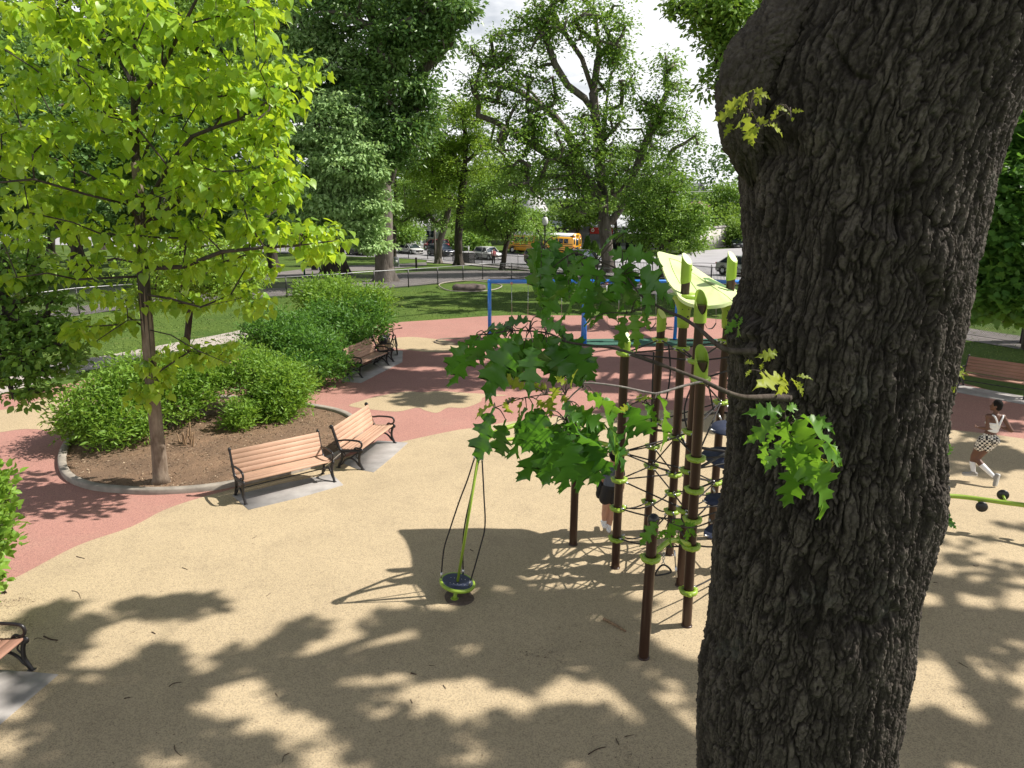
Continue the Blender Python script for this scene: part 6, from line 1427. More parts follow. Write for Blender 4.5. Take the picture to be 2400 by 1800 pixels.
# backdrop trees at the left, one by one
bk2_ = 0
bk = [('l_dark', (120, 600), (60, 230, 180, 130), 60, 'tall dark tree behind the upper left of the catalpa'), ('l_mid', (330, 600), (330, 260, 160, 150), 66, 'dark tree filling the gap behind the middle of the catalpa'), ('l_mid', (500, 610), (500, 200, 130, 150), 62, 'tall green tree between the catalpa and the grey green tree'),
      ('l_dark', (-150, 620), (-120, 150, 190, 200), 58, 'very tall dark tree at the far left edge'), ('l_dark', (640, 630), (380, 330, 150, 90), 50, 'broad dark tree right behind the catalpa crown'), ('l_dark', (180, 640), (110, 330, 170, 90), 47, 'broad dark tree behind the left half of the catalpa'), ('l_dark', (90, 570), (80, 500, 110, 40), 92, 'low shade tree at the far side of the left lawn'), ('l_dark', (300, 572), (310, 500, 120, 42), 95, 'low dark tree directly behind the catalpa trunk'), ('l_dark', (520, 575), (520, 520, 110, 36), 95, 'low dark tree right of the catalpa trunk, far back'), ('l_dark', (-60, 565), (-60, 480, 110, 50), 90, 'low dark tree beyond the far left edge'), ('l_dark', (240, 585), (210, 60, 200, 120), 72, 'tallest dark tree above the catalpa'), ('l_dark', (560, 590), (560, 470, 110, 70), 58, 'low dark tree under the grey green boughs'),
      ('l_dark', (40, 585), (40, 440, 130, 70), 70, 'low dark tree above the picnic tables'), ('l_far', (400, 580), (420, 470, 140, 60), 80, 'hazy green tree far behind the catalpa trunk'), ('l_mid', (470, 600), (420, 30, 170, 110), 68, 'green tree crown rising behind the catalpa top')]
for i, (lm_, bs_, cr, Y_, lab) in enumerate(bk):
    px, py, rx, ry = cr; g = G(*bs_)
    T(lab, bs_, [(bs_[0], bs_[1]-60), (px, (bs_[1]+py)/2), (px, py), (px+10, py-ry*.6)], [(px, py, rx, ry, Y_, 70), (px-rx*.4, py+ry*.4, rx*.6, ry*.5, Y_-3, 26), (px+rx*.4, py+ry*.3, rx*.6, ry*.5, Y_-3, 26)], lm_, 'b_dark', .5, 60+i, 190, .36, 1.9, 'diamond', group='tall trees behind the catalpa', seg=1.6, flat=.5)
# street trees and gardens behind the parked cars
bk2 = [((880, 560), (870, 470, 90, 60), 125, 'l_mid'), ((1000, 560), (990, 470, 90, 60), 135, 'l_far'), ((1120, 570), (1120, 500, 70, 50), 128, 'l_mid'), ((1180, 560), (1160, 430, 60, 70), 140, 'l_far'), ((1300, 540), (1330, 400, 60, 60), 150, 'l_far'), ((1400, 520), (1470, 400, 70, 60), 150, 'l_mid'),
       ((1670, 560), (1680, 520, 60, 45), 135, 'l_lit'), ((1700, 560), (1730, 545, 40, 30), 125, 'l_lit'), ((1620, 560), (1600, 480, 60, 50), 150, 'l_mid'), ((760, 580), (700, 480, 120, 70), 110, 'l_dark'), ((1080, 590), (1100, 570, 30, 14), 118, 'l_mid'), ((1060, 560), (1060, 330, 90, 70), 160, 'l_far'), ((1450, 560), (1440, 470, 80, 28), 116, 'l_mid'), ((1340, 560), (1360, 500, 55, 22), 115, 'l_lit'), ((1240, 560), (1235, 520, 30, 22), 114, 'l_mid'), ((1600, 560), (1590, 545, 60, 28), 110, 'l_mid'), ((1720, 520), (1700, 470, 50, 40), 138, 'l_mid'), ((960, 570), (940, 545, 40, 18), 112, 'l_mid'), ((1560, 560), (1540, 500, 50, 30), 116, 'l_far')]
labs = ['green tree behind the white house at left of the cars', 'pale tree between the house and the red car', 'green tree left of the white gable', 'tall pale tree against the left of the white gable', 'pale tree over the roof of the white building', 'green tree over the right of the long grey wall', 'sunlit tree over the retaining wall',
        'small sunlit tree above the far dark car', 'green tree left of the dark roofed house', 'dark tree behind the blue bin', 'low bush behind the white hatchback', 'tall pale tree top in the sky gap', 'tree overhanging the roof of the long grey building at right of the forked trunk', 'bright drooping tree over the court fence above the bus', 'bushy tree at the foot of the white gable', 'bushy tree in front of the garage and retaining wall', 'tree in front of the light house with the chimney', 'small tree in front of the white cottage', 'pale tree over the pale boarded garage']
for i, (bs_, cr, Y_, lm_) in enumerate(bk2):
    px, py, rx, ry = cr; g = P(bs_[0], bs_[1], Y_); g[2] = terr(Y_)
    tr_ = [g, P(px, py+ry, Y_), P(px, py, Y_)]
    if tr_[1][2] < g[2]+.5: tr_[1][2] = g[2]+.5
    make_tree('tree', labs[i], 'tree', g, tr_, [pblob(px, py, rx, ry, Y_, 46)], M[lm_], M['b_dark'], .25, 90+i, 2.0, 110, .5, 'diamond', group='trees beyond the street', seg=2.0)
# wooded hill far behind (one mass)
rg = np.random.default_rng(9); B = []
cl = []
for px in range(-900, 4200, 28):
    Y_ = 230+rg.uniform(-30, 40); yt = 395+rg.uniform(-14, 14) if not 1560 < px < 1760 else 352+rg.uniform(-12, 14)
    for py in range(int(yt), 560, 18): cl.append(P(px+rg.uniform(-13, 13), py+rg.uniform(-8, 8), Y_+(560-py)*-.25+rg.uniform(-4, 4)))
cl = np.array(cl); B, D, Nn, S, lv = cluster_leaves(cl, 2.6, 36, rg, .7, .7, .1, .95, .3)
wood_ = leaves('wooded_hill', B, D, Nn, S, 'wide', M['l_far'], None, lv); tag(wood_, 'distant wooded hillside behind the houses', kind='stuff')
# blossom tree
g = P(1635, 560, 120); g[2] = terr(120); make_tree('tree', 'pink blossoming small tree in front of the dark roofed house', 'tree', g, [g, P(1632, 520, 120), P(1630, 490, 120)], [pblob(1632, 488, 18, 14, 120, 26)], M['l_pink'], M['b_dark'], .12, 120, 1.0, 90, .3, 'diamond')
# conifer beside the bus
g = P(1382, 600, 112); g[2] = terr(112)
for i, (px, hh, ww) in enumerate(((1376, 555, 10), (1392, 566, 11))):
    g = P(px, 600, 112); g[2] = terr(112); rg = np.random.default_rng(130+i); top_ = P(px, hh, 112)[2]; H = top_-g[2]; wr = ww*112/FPX
    t = empty('conifer', tuple(g), 0, 'dark pointed evergreen right behind the bus' if i == 0 else 'lower rounded evergreen right of the pointed one', 'evergreen')
    n = 2600; h_ = rg.random(n); a = rg.uniform(0, 6.28, n); rr = wr*(1-h_**1.4)*(.7+.3*rg.random(n)); B = np.stack([rr*np.cos(a), rr*np.sin(a), h_*H], 1); D = np.stack([np.cos(a), np.sin(a), np.full(n, .8)], 1)
    leaves('foliage', B, D, np.stack([np.cos(a), np.sin(a), np.full(n, .2)], 1)+rg.normal(0, .3, (n, 3)), .32, 'slim', M['l_dark'], t, rg.random(n)); MB().tube([(0, 0, -.2), (0, 0, H*.8)], .08, 6).build('trunk', M['b_dark'], t)

# ================================================================== SHADE TREE STANDING TO THE RIGHT, OUT OF THE PICTURE: crown shaped to dapple the near ground
def inell(x, y, L, g=1.0): return any(((x-a)/(c*g))**2+((y-b_)/(d*g))**2 < 1 for a, b_, c, d in L)
z0 = lambda l: [(a*.3617, 1200+b_*.3617, c*.3617, d*.3617) for a, b_, c, d in l]; z1 = lambda l: [(800+a*.3617, 1200+b_*.3617, c*.3617, d*.3617) for a, b_, c, d in l]; z2 = lambda l: [(1600+a*.3617, 1200+b_*.3617, c*.3617, d*.3617) for a, b_, c, d in l]
dark = z0([(650, 760, 480, 190), (1050, 660, 330, 90), (1150, 720, 250, 110), (500, 900, 500, 160), (900, 1180, 1000, 330), (1350, 960, 380, 130), (1880, 730, 240, 90), (1950, 1060, 450, 160), (600, 1400, 900, 190), (1700, 1580, 700, 90), (2050, 1420, 130, 90)])
dark += z1([(500, 800, 420, 130), (250, 880, 400, 90), (150, 1000, 250, 60), (1200, 900, 800, 260), (1100, 780, 600, 130), (1500, 1050, 700, 160), (100, 1200, 330, 80), (500, 1480, 800, 160), (1700, 1500, 900, 220), (1250, 1350, 400, 200), (0, 1480, 300, 120), (1350, 640, 600, 90), (2100, 1000, 250, 80)])
dark += z2([(1800, 1480, 900, 190), (1950, 1120, 260, 120), (1800, 900, 500, 100), (1600, 760, 320, 90), (2050, 720, 250, 80), (1750, 480, 200, 30), (1750, 330, 260, 30), (2050, 440, 200, 40), (1900, 200, 330, 32), (2000, 60, 300, 30), (1500, 860, 200, 60), (0, 1300, 250, 400), (2200, 1500, 200, 200)])
lite = z0([(620, 640, 130, 55), (1200, 720, 190, 22), (1220, 925, 150, 40), (820, 950, 90, 60), (1270, 990, 110, 45), (580, 800, 80, 30), (530, 950, 90, 30), (960, 1165, 110, 40), (1850, 1290, 260, 110), (1750, 1400, 200, 80), (2000, 920, 150, 70), (1450, 1120, 90, 30), (150, 1620, 260, 70), (2080, 1580, 160, 80), (750, 1590, 160, 30), (1200, 1560, 120, 40), (950, 1420, 60, 20)])
lite += z1([(130, 900, 150, 60), (120, 1080, 190, 75), (740, 940, 85, 50), (730, 1200, 310, 150), (120, 1370, 150, 90), (1400, 790, 120, 25), (1440, 1085, 70, 35), (1350, 1260, 120, 45), (2000, 1190, 230, 80), (1900, 1020, 150, 50), (2150, 1320, 100, 90), (1350, 800, 60, 35), (780, 1530, 150, 60), (1850, 750, 120, 40), (1500, 1600, 70, 30), (450, 780, 90, 30)])
lite += z2([(1680, 160, 130, 45), (1900, 275, 300, 32), (1850, 390, 330, 50), (1600, 545, 150, 45), (1930, 590, 170, 55), (2020, 820, 160, 40), (1580, 960, 120, 60), (2000, 985, 210, 42), (1680, 1190, 260, 100), (1980, 1350, 180, 60), (1500, 1260, 130, 80), (1450, 1560, 110, 40), (1900, 120, 300, 22)])
rg = np.random.default_rng(14); cl = []; tries = 0
fs = np.linspace(-1, 1, 5)
while len(cl) < 1150 and tries < 90000:
    tries += 1
    px = rg.uniform(-200, 2600); py = rg.uniform(1360, 2300) if rg.random() < .85 else rg.uniform(1200, 1500)
    ok = (py > 1800 and (px < 1500 or rg.random() < .6)) or (inell(px, py, dark, .94) and not inell(px, py, lite, 1.22))
    if not ok or (px > 1500 and px < 1640 and py < 1400): continue
    g = G(px, py)
    if py > 1390 and float(vnoise(np.array(g[0]*1.7+40), np.array(g[1]*2.1+7), 5)) > (.53 if px < 850 or py > 1600 or px > 2000 else .60): continue
    if rg.random() > min(1.0, (g[1]/11)**2): continue
    h = rg.uniform(12.5, 15.5); cl.append(g+SUND*(h/SUND[2]))
cl = np.array(cl)
sh = empty('tree', (14.0, 1.0, 0), 0, 'unseen large maple on the right, its crown shaped to dapple the playground', 'tree'); s0 = np.array([14.0, 1.0, 0])
cen_ = cl.mean(0)
tr_ = [s0, s0+(0, .3, 4), s0+(.1, 1.0, 7.5), s0+(0, 2.2, 10)]
lmb = [[tr_[2], tr_[2]+(c_-tr_[2])*.45+np.array([0, 0, 1.0]), tr_[2]+(c_-tr_[2])*.9] for c_ in (cen_+(-4, 2, 0), cen_+(4, 2, 0), cen_+(0, -2, 1), cen_+(-7, -1, 0), cen_+(6, 6, 0), cen_+(0, 5, 1))]
nodes, par, ns = grow([(np.array(tr_), None)]+[(np.array(l), 0) for l in lmb], cl[::9], rg, 1.3, .08, bias=.1)
mb = MB(); skeleton_mesh(mb, nodes-s0, par, .012, .45, 8, .5); mb.build('trunk', M['b_grey'], sh, True)
B, D, Nn, S, lv = cluster_leaves(cl, .22, 9, rg, .6, .9, .2, .24, .3); leaves('crown', B-s0, D, Nn, S, 'maple', M['l_maple'], sh, lv)
# two more unseen trees, crowns shaped to shade red surface and lawn in stripes
dark2 = [(1000, 845, 130, 18), (1150, 862, 120, 14), (900, 885, 120, 14), (1000, 935, 60, 14), (1090, 800, 60, 8), (1300, 850, 180, 22), (1480, 850, 160, 30), (1250, 900, 120, 12), (820, 870, 60, 12), (1080, 900, 80, 10), (960, 830, 90, 8), (1640, 850, 120, 40),
         (2250, 930, 60, 18), (2350, 960, 90, 22), (2260, 970, 80, 10), (2330, 1000, 90, 9), (2280, 1060, 100, 14), (2380, 1080, 60, 16), (2250, 1100, 80, 7), (2350, 900, 100, 25), (2260, 1020, 60, 6), (2300, 850, 200, 50), (700, 760, 60, 12), (1450, 770, 160, 6), (1600, 720, 300, 25), (1200, 700, 200, 12), (1050, 690, 120, 8), (1350, 700, 200, 10), (980, 715, 110, 7), (880, 700, 60, 10)]
lite2 = [(1080, 850, 50, 5), (950, 860, 50, 4), (1250, 862, 60, 5), (1400, 835, 60, 5), (1480, 875, 60, 5), (2290, 945, 60, 5), (2370, 985, 50, 5), (2330, 885, 50, 5), (2250, 870, 60, 7), (1350, 880, 40, 4)]
dark2 += [(1150, 715, 230, 14), (1350, 720, 260, 16), (1600, 715, 250, 18), (1000, 703, 150, 9), (1150, 690, 220, 8), (1400, 695, 260, 9), (1060, 655, 170, 8), (950, 650, 90, 5), (1250, 655, 160, 8), (1420, 672, 160, 10), (1550, 850, 260, 26), (1480, 905, 120, 16), (1350, 770, 90, 5), (1050, 730, 60, 4)]
lite2 += [(1060, 722, 60, 3), (1200, 735, 120, 4), (1300, 708, 70, 3), (1420, 728, 70, 3), (1000, 690, 50, 3)]
out_r, hid = [], []; tries = 0
while tries < 26000:
    tries += 1; px = rg.uniform(640, 2700); py = rg.uniform(640, 1130)
    if not inell(px, py, dark2, .80) or inell(px, py, lite2, 1.3): continue
    g = G(px, py)
    if rg.random() > min(1, (g[1]/35)**2+.12): continue
    for _ in range(5):
        h = rg.uniform(6, 19); q = g+SUND*((h-g[2])/SUND[2]); d = q[1]*CP-(q[2]-CAMZ)*SP; qx = 1200+q[0]/d*FPX; qy = 900-(q[1]*SP+(q[2]-CAMZ)*CP)/d*FPX
        m_ = .5*FPX/d
        if qx > 2400+m_+10 or (qy < -m_-10 and h > 8): out_r.append(q); break
        if 1752+m_ < qx < 2180-m_*.8 and -20 < qy < 900: hid.append(q); break
print('shade clusters', len(out_r), len(hid))
for part_, lab in ((np.array(out_r)[:900], 'unseen tall tree on the right beyond the benches, its crown shaped to cast shade stripes'), (np.array(hid)[:800], 'unseen tall tree added behind the trunk of the big oak to shade the lawn')):
    md = np.median(part_, axis=0); s0 = np.array([md[0], md[1], terr(md[1])]); t = empty('tree', tuple(s0), 0, lab, 'tree'); k_ = np.linalg.norm(part_-md, axis=1) < 24; part_ = part_[k_]
    tr_ = [s0, s0+(0, 0, 3), s0+(0, 0, 6), s0+(0, 0, max(7, md[2]-1))]
    nodes, par, ns = grow([(np.array(tr_), None)], part_[::6], rg, 1.6, .08, bias=.1); mb = MB(); skeleton_mesh(mb, nodes-s0, par, .02, .35, 8, .5); mb.build('trunk', M['b_grey'], t, True)
    B, D, Nn, S, lv = cluster_leaves(part_, .4, 22, rg, .6, .9, .2, .27, .3); leaves('crown', B-s0, D, Nn, S, 'maple', M['l_mid'], t, lv)
# ================================================================== FENCES
M['chain'] = simple('fence_mesh_wire', (.10, .10, .105), .5, .6, .1, 10)
M['rail'] = simple('fence_rail', (.30, .30, .31), .45, .8, .15, 10)
def resample(l, step):
    q = catmull([G(*p)[:2] for p in l], 8); d = np.concatenate([[0], np.cumsum(np.linalg.norm(np.diff(q, axis=0), axis=1))])
    n = max(2, int(d[-1]/step)+1); s = np.linspace(0, d[-1], n); x = np.interp(s, d, q[:, 0]); y = np.interp(s, d, q[:, 1])
    return np.stack([x, y, [terr(v) for v in y]], 1), d[-1]
def chain_fence(l, label, H=1.15, step=2.7):
    q, L = resample(l, step); b0 = q[0].copy(); t = empty('chain_link_fence', tuple(b0), 0, label, 'fence')
    q = q-b0
    for p in q: MB().tube([p+(0, 0, -.05), p+(0, 0, H+.03)], .034, 8).build('fence_post', M['black'], t, True)
    MB().tube(q+np.array([0, 0, H]), .024, 7).build('top_rail', M['rail'], t, True); MB().tube(q+np.array([0, 0, .06]), .012, 5).build('bottom_rail', M['black'], t)
    V = []; F = []; s_ = .085; d = np.concatenate([[0], np.cumsum(np.linalg.norm(np.diff(q, axis=0), axis=1))])
    def at_(s): return np.array([np.interp(s, d, q[:, k]) for k in range(3)])
    k = 0; s = 0.0; w = .0036
    while s < d[-1]-H:
        for sg in (1, -1):
            a = at_(s if sg > 0 else s+H*.9); b_ = at_(s+H*.9 if sg > 0 else s); a = a+(0, 0, .06); b_ = b_+(0, 0, H)
            V += [a+(0, 0, w*2), a-(0, 0, w*2), b_-(0, 0, w*2), b_+(0, 0, w*2), a+(0, w*2, 0), b_+(0, w*2, 0)]; F += [(k, k+1, k+2, k+3), (k+4, k+5, k+2, k+1), (k, k+3, k+5, k+4)]; k += 6
        s += s_
    MB().add(V, F).build('wire_mesh', M['chain'], t); return t
chain_fence([(-120, 792), (0, 768), (81, 752), (154, 741), (250, 731), (350, 723)], 'low black chain link fence crossing behind the left side of the catalpa', 1.3)
chain_fence([(430, 716), (560, 706), (700, 695), (820, 686), (943, 675), (1020, 668), (1089, 661), (1153, 653.5), (1209, 655), (1290, 660), (1400, 668), (1577, 690), (1700, 708), (1900, 738), (2100, 765), (2295, 790), (2420, 812), (2560, 840)], 'long low chain link fence with a pale top rail curving round behind the swings', 1.15)
def iron_fence(l, label, H=1.25, step=3.1):
    q, L = resample(l, step); b0 = q[0].copy(); t = empty('iron_fence', tuple(b0), 0, label, 'fence'); q = q-b0
    for p in q: MB().box(p+(0, 0, H/2+.03), (.07, .07, H+.14)).build('fence_post', M['black'], t)
    for z in (.12, H-.08): MB().tube(q+np.array([0, 0, z]), .02, 4).build('rail', M['black'], t)
    d = np.concatenate([[0], np.cumsum(np.linalg.norm(np.diff(q, axis=0), axis=1))]); V = []; F = []; k = 0; w = .011
    for s in np.arange(.06, d[-1], .125):
        p = np.array([np.interp(s, d, q[:, j]) for j in range(3)]); V += [p+(-w, 0, .05), p+(w, -w, .05), p+(w, w, .05), p+(-w, 0, H), p+(w, -w, H), p+(w, w, H)]
        F += [(k, k+1, k+4, k+3), (k+1, k+2, k+5, k+4), (k+2, k, k+3, k+5)]; k += 6
    MB().add(V, F).build('picket_panel', M['black'], t); return t
iron_fence([(600, 596), (750, 598), (866, 601), (953, 606), (1051, 613), (1123, 621), (1201, 629), (1243, 633), (1330, 640), (1430, 650), (1568, 657), (1700, 672), (1900, 690), (2100, 704), (2251, 718), (2420, 742)], 'long black iron picket fence between the park and the street')

# ================================================================== PARK FURNITURE FAR OFF
lp = G(1276, 652); t = empty('street_lamp', tuple(lp), 0, 'black post lamp with a frosted acorn globe in front of the school bus', 'street lamp'); H = hz(528, lp[1])-lp[2]
MB().lathe((0, 0, 0), [(.22, 0), (.22, .12), (.15, .25), (.13, .6), (.09, .75), (.06, .9), (.05, H*.6), (.045, H-.25), (.08, H-.2), (.05, H-.12), (.13, H-.02), (.15, H)], 14).build('post', M['black'], t, True)
MB().lathe((0, 0, H), [(.13, 0), (.21, .15), (.23, .32), (.19, .5), (.12, .6)], 16).build('globe', simple('frosted_glass', (.62, .62, .60), .4), t, True)
MB().lathe((0, 0, H+.6), [(.13, 0), (.09, .06), (.03, .1), (.015, .2)], 12).build('finial', M['black'], t, True)
for (x, y, w, h, col, lab) in ((757, 634, .62, 1.25, (.035, .06, .16), 'blue recycling bin with a white ring of arrows'), (738, 633, .55, 1.2, (.012, .013, .02), 'dark bin standing against the blue recycling bin')):
    g = G(x, y); t = empty('litter_bin', tuple(g), .1, lab, 'bin'); c_ = simple('bin_'+lab[:4], col, .5, 0, .2, 5)
    MB().box((0, 0, h*.45), (w, w*.9, h*.88), bev=.03).build('body', c_, t); MB().box((0, 0, h*.95), (w+.03, w*.9+.03, h*.12), bev=.04).build('lid', c_, t)
    if 'blue' in lab:
        for k in range(3):
            a = [k*2*math.pi/3+u for u in np.linspace(.25, 1.7, 6)]
            MB().tube([(.14*math.sin(u), -w*.45-.008, h*.68+.14*math.cos(u)) for u in a], [.045, .045, .045, .045, .06, .012], 6).build('recycling_arrow', M['white_cloth'], t)
g = G(930, 637); t = empty('park_sign', tuple(g), 0, 'small rounded grey notice board on two thin legs by the forked grey trunk', 'sign')
for s in (-1, 1): MB().tube([(s*.2, 0, 0), (s*.2, 0, .6)], .018, 6).build('leg', M['rail'], t)
MB().box((0, 0, .9), (.46, .08, .75), bev=.05).build('board', simple('board_grey', (.22, .23, .25), .6), t); MB().box((0, -.048, .88), (.2, .012, .22)).build('notice', M['white_cloth'], t)
g = G(976, 634); t = empty('wooden_post', tuple(g), 0, 'single dark wooden post right of the small notice board', 'post'); MB().box((0, 0, .55), (.16, .16, 1.1), bev=.02).build('post', M['b_dark'], t)
MB().lathe((0, 0, 1.1), [(.11, 0), (.11, .03), (.02, .07)], 4).build('post_cap', M['b_dark'], t)
g = G(714, 648); t = empty('green_post', tuple(g), 0, 'green metal post with a flat plate left of the huge shaded trunk', 'post'); gm = simple('green_paint', (.01, .13, .07), .4); MB().tube([(0, 0, 0), (0, 0, 1.9)], .07, 8).build('post', gm, t, True); MB().box((0, -.06, 1.6), (.35, .04, .4), bev=.01).build('plate', gm, t)
# boulder in its ring
g = G(1096, 681); t = empty('boulder', tuple(g), 0, 'flat topped grey boulder on the lawn inside a thin stone ring', 'rock')
mb = MB(); mb.ell((0, 0, .16), (1, .6, .34), 26, 14); rg = np.random.default_rng(3)
V = mb.v[0]; a = np.arctan2(V[:, 1], V[:, 0]); V *= (1+.10*np.sin(3*a+1)+.06*np.sin(7*a))[:, None]*np.array([1, 1, 1]); V[:, 2] = np.minimum(V[:, 2], .36+.03*np.sin(5*V[:, 0])); V += rg.normal(0, .012, V.shape)
mb.build('rock', simple('boulder_stone', (.12, .095, .085), .9, 0, .35, 3, .2, .6), t, True)
mb = MB(); ring = [G(*p) for p in ((1030, 672), (1060, 668), (1110, 667), (1150, 670), (1176, 674), (1160, 680), (1115, 684), (1060, 683), (1036, 678))]
mb.tube([(p[0], p[1], .02) for p in ring], .04, 6, 4, closed=True); tag(mb.build('kerb', M['kerb']), 'thin stone edging ring round the boulder', kind='structure')
# picnic tables in the far left
wd = simple('old_wood', (.10, .075, .055), .85, 0, .3, 6)
for i, (x, y, rz) in enumerate(((22, 601, .1), (86, 601, -.3))):
    g = G(x, y); t = empty('picnic_table', tuple(g), rz, 'dark picnic table at the far left seen under the catalpa boughs, the left one' if i == 0 else 'right hand picnic table of the two seen under the catalpa boughs', 'picnic table', 'picnic tables on the far lawn')
    MB().box((0, 0, .75), (1.9, .75, .06)).build('table_top', wd, t)
    for s in (-1, 1):
        MB().box((0, s*.72, .45), (1.9, .27, .05)).build('seat', wd, t)
        mb = MB(); mb.tube([(s*.7, -.55, 0), (s*.7, -.2, .72)], .045, 4); mb.tube([(s*.7, .55, 0), (s*.7, .2, .72)], .045, 4); mb.box((s*.7, 0, .42), (.06, 1.6, .09)); mb.build('leg_frame', wd, t)

# ================================================================== VEHICLES
M['glass'] = simple('car_glass', (.02, .03, .04), .08, 0, .1, 3, .8); M['tyre'] = simple('tyre', (.015, .015, .016), .8)
M['hl'] = simple('headlight', (.6, .62, .65), .15, .3); M['tl'] = simple('tail_light', (.45, .02, .02), .25); M['plate'] = simple('plate', (.6, .6, .55), .5)
def paint(n, c, met=.0): return simple(n, c, .28, met, .03, 2, .5, coat=.6)
def car(pos, rz, label, col, L=4.7, Wd=1.85, H=1.45, kind='sedan', met=0.0):
    t = empty('parked_car', tuple(pos), rz, label, 'car', 'cars parked and moving along the street')
    hood = .62*H if kind == 'sedan' else .60*H
    # stations (x, z shoulder, half width); front = +x
    suv = kind != 'sedan'
    st_ = [(-L/2, .55*H, .40), (-L/2+.06, .64*H, .455), (-L/2+.5, .66*H, .49), (-.9, .66*H, .5), (.2, .65*H, .5), (L/2-1.35, .63*H, .495), (L/2-.5, .575*H, .47), (L/2-.12, .50*H, .43), (L/2, .40*H, .36)]
    V = []; F = []; zb = .20
    for (x, zs, hw) in st_:
        w = hw*Wd; V += [(x, -w*.86, zb), (x, -w, zb+.12), (x, -w*1.0, zs*.72), (x, -w*.96, zs*.93), (x, -w*.82, zs), (x, 0, zs+.025), (x, w*.82, zs), (x, w*.96, zs*.93), (x, w, zs*.72), (x, w, zb+.12), (x, w*.86, zb)]
    m_ = 11
    for i in range(len(st_)-1):
        for k in range(m_): F.append((i*m_+k, (i+1)*m_+k, (i+1)*m_+(k+1) % m_, i*m_+(k+1) % m_))
    F.append(tuple(range(m_))); F.append(tuple((len(st_)-1)*m_+k for k in range(m_))[::-1])
    P_ = paint('paint_'+label[:14].replace(' ', '_'), col, met)
    o = MB().add(V, F).build('body', P_, t); smooth_ang(o, 38)
    if suv: gh = [(-L/2+.10, .0), (-L/2+.42, .93), (-L/2+.9, 1.0), (-.1, 1.0), (.45, .97), (L/2-1.25, .0)]
    else: gh = [(-L/2+.45, .0), (-L/2+1.2, .90), (-L/2+1.7, .985), (-.0, 1.0), (.35, .96), (L/2-1.15, .0)]
    V = []; zs = .64*H; 
    for (x, f) in gh: z = zs+(H-zs)*f; hw = Wd*(.47-.10*f); V += [(x, -hw, z), (x, hw, z)]
    base = [(-L/2+.3, -Wd*.44, zs-.05), (-L/2+.3, Wd*.44, zs-.05), (L/2-1.3, Wd*.44, zs-.05), (L/2-1.3, -Wd*.44, zs-.05)]
    n = len(gh); F = [(2*i, 2*i+1, 2*i+3, 2*i+2) for i in range(n-1)]+[tuple(2*i for i in range(n))[::-1], tuple(2*i+1 for i in range(n))]
    MB().add(V, F).build('windows', M['glass'], t)
    V = []; g2 = gh[1:5]
    for dz in (.012, -.03):
        for (x, f) in g2: z = zs+(H-zs)*f+dz; hw = Wd*(.47-.10*f)+.008; V += [(x, -hw, z), (x, hw, z)]
    F = [(2*i, 2*i+1, 2*i+3, 2*i+2) for i in range(3)]+[(8+2*i, 10+2*i, 11+2*i, 9+2*i) for i in range(3)]+[(2*i, 2*i+2, 10+2*i, 8+2*i) for i in range(3)]+[(2*i+1, 9+2*i, 11+2*i, 3+2*i) for i in range(3)]+[(0, 8, 9, 1), (6, 7, 15, 14)]
    r_ = MB().add(V, F).build('roof', P_, t)
    for s in (-1, 1):
        mb = MB(); lo = lambda i, f=1.0: np.array([gh[i][0], s*(Wd*(.47-.10*gh[i][1])+.012), zs+(H-zs)*gh[i][1]])
        for i, j_ in ((0, 1), (4, 5)): mb.tube([lo(i), lo(j_)], .035, 5)
        mid = np.array([-.25, s*(Wd*.47+.0), zs]); mt = np.array([-.2, s*(Wd*.37+.012), H-.02]); mb.tube([mid, mt], .035, 5); mb.build('door_pillar', P_, r_)
        MB().box((L/2-1.5, s*(Wd/2+.07), zs+.06), (.16, .17, .13), bev=.03).build('mirror', P_, t)
        MB().box((L/2-.13, s*Wd*.33, .47*H), (.16, Wd*.2, .13), bev=.03).build('headlight', M['hl'], t); MB().box((-L/2+.02, s*Wd*.36, .56*H), (.08, Wd*.18, .14), bev=.02).build('tail_light', M['tl'], t)
        for x in (-L/2+.88, L/2-.92):
            w_ = MB().lathe((x, s*(Wd/2-.12), .335), [(.20, -.115), (.325, -.11), (.335, -.05), (.335, .05), (.325, .115), (.2, .118)], 22, (0, s, 0)).build('wheel', M['tyre'], t, True)
            mb = MB(); mb.lathe((x, s*(Wd/2+.002), .335), [(.0, .0), (.05, .012), (.2, .0), (.215, -.02)], 18, (0, s, 0)); mb.build('rim', M['hl'], w_, True)
            MB().torus((x, s*(Wd/2-.03), .345), .375, .035, 22, 6, (0, 1, 0)).build('wheel_arch', M['black'], t)
    MB().box((L/2-.0, 0, .36*H), (.06, Wd*.62, .24), bev=.02).build('grille', M['black'], t); MB().box((L/2+.03, 0, .24*H), (.02, .45, .12)).build('number_plate', M['plate'], t)
    MB().box((-L/2-.01, 0, .45*H), (.02, .45, .12)).build('number_plate', M['plate'], t); MB().box((0, 0, .24), (L-.5, Wd*.96, .12)).build('underbody', M['black'], t)
    return t
sa = G(900, 603); sb_ = G(1100, 616); sd = sb_-sa; RS = math.atan2(sd[1], sd[0])
def onst(px, py, off=0.05): g = G(px, py); g[2] = terr(g[1])+.055; return g
car(onst(845, 598), RS, 'dark grey pickup like car half hidden by the forked grey trunk', (.03, .035, .045), 5.2, 1.95, 1.75, 'suv', .3)
car(onst(963, 595), RS-.10, 'white low sedan with a black roof line left of the dark saloon car', (.68, .68, .68), 4.9, 1.9, 1.36, 'sedan')
car(onst(1034, 600), RS-.12, 'dark navy saloon with a bright chrome front behind the leaning trunk', (.012, .016, .03), 5.0, 1.9, 1.6, 'suv', .4)
car(onst(1022, 586), RS+math.pi, 'dark red car parked across the street behind the navy saloon', (.28, .012, .02), 4.7, 1.85, 1.6, 'suv', .2)
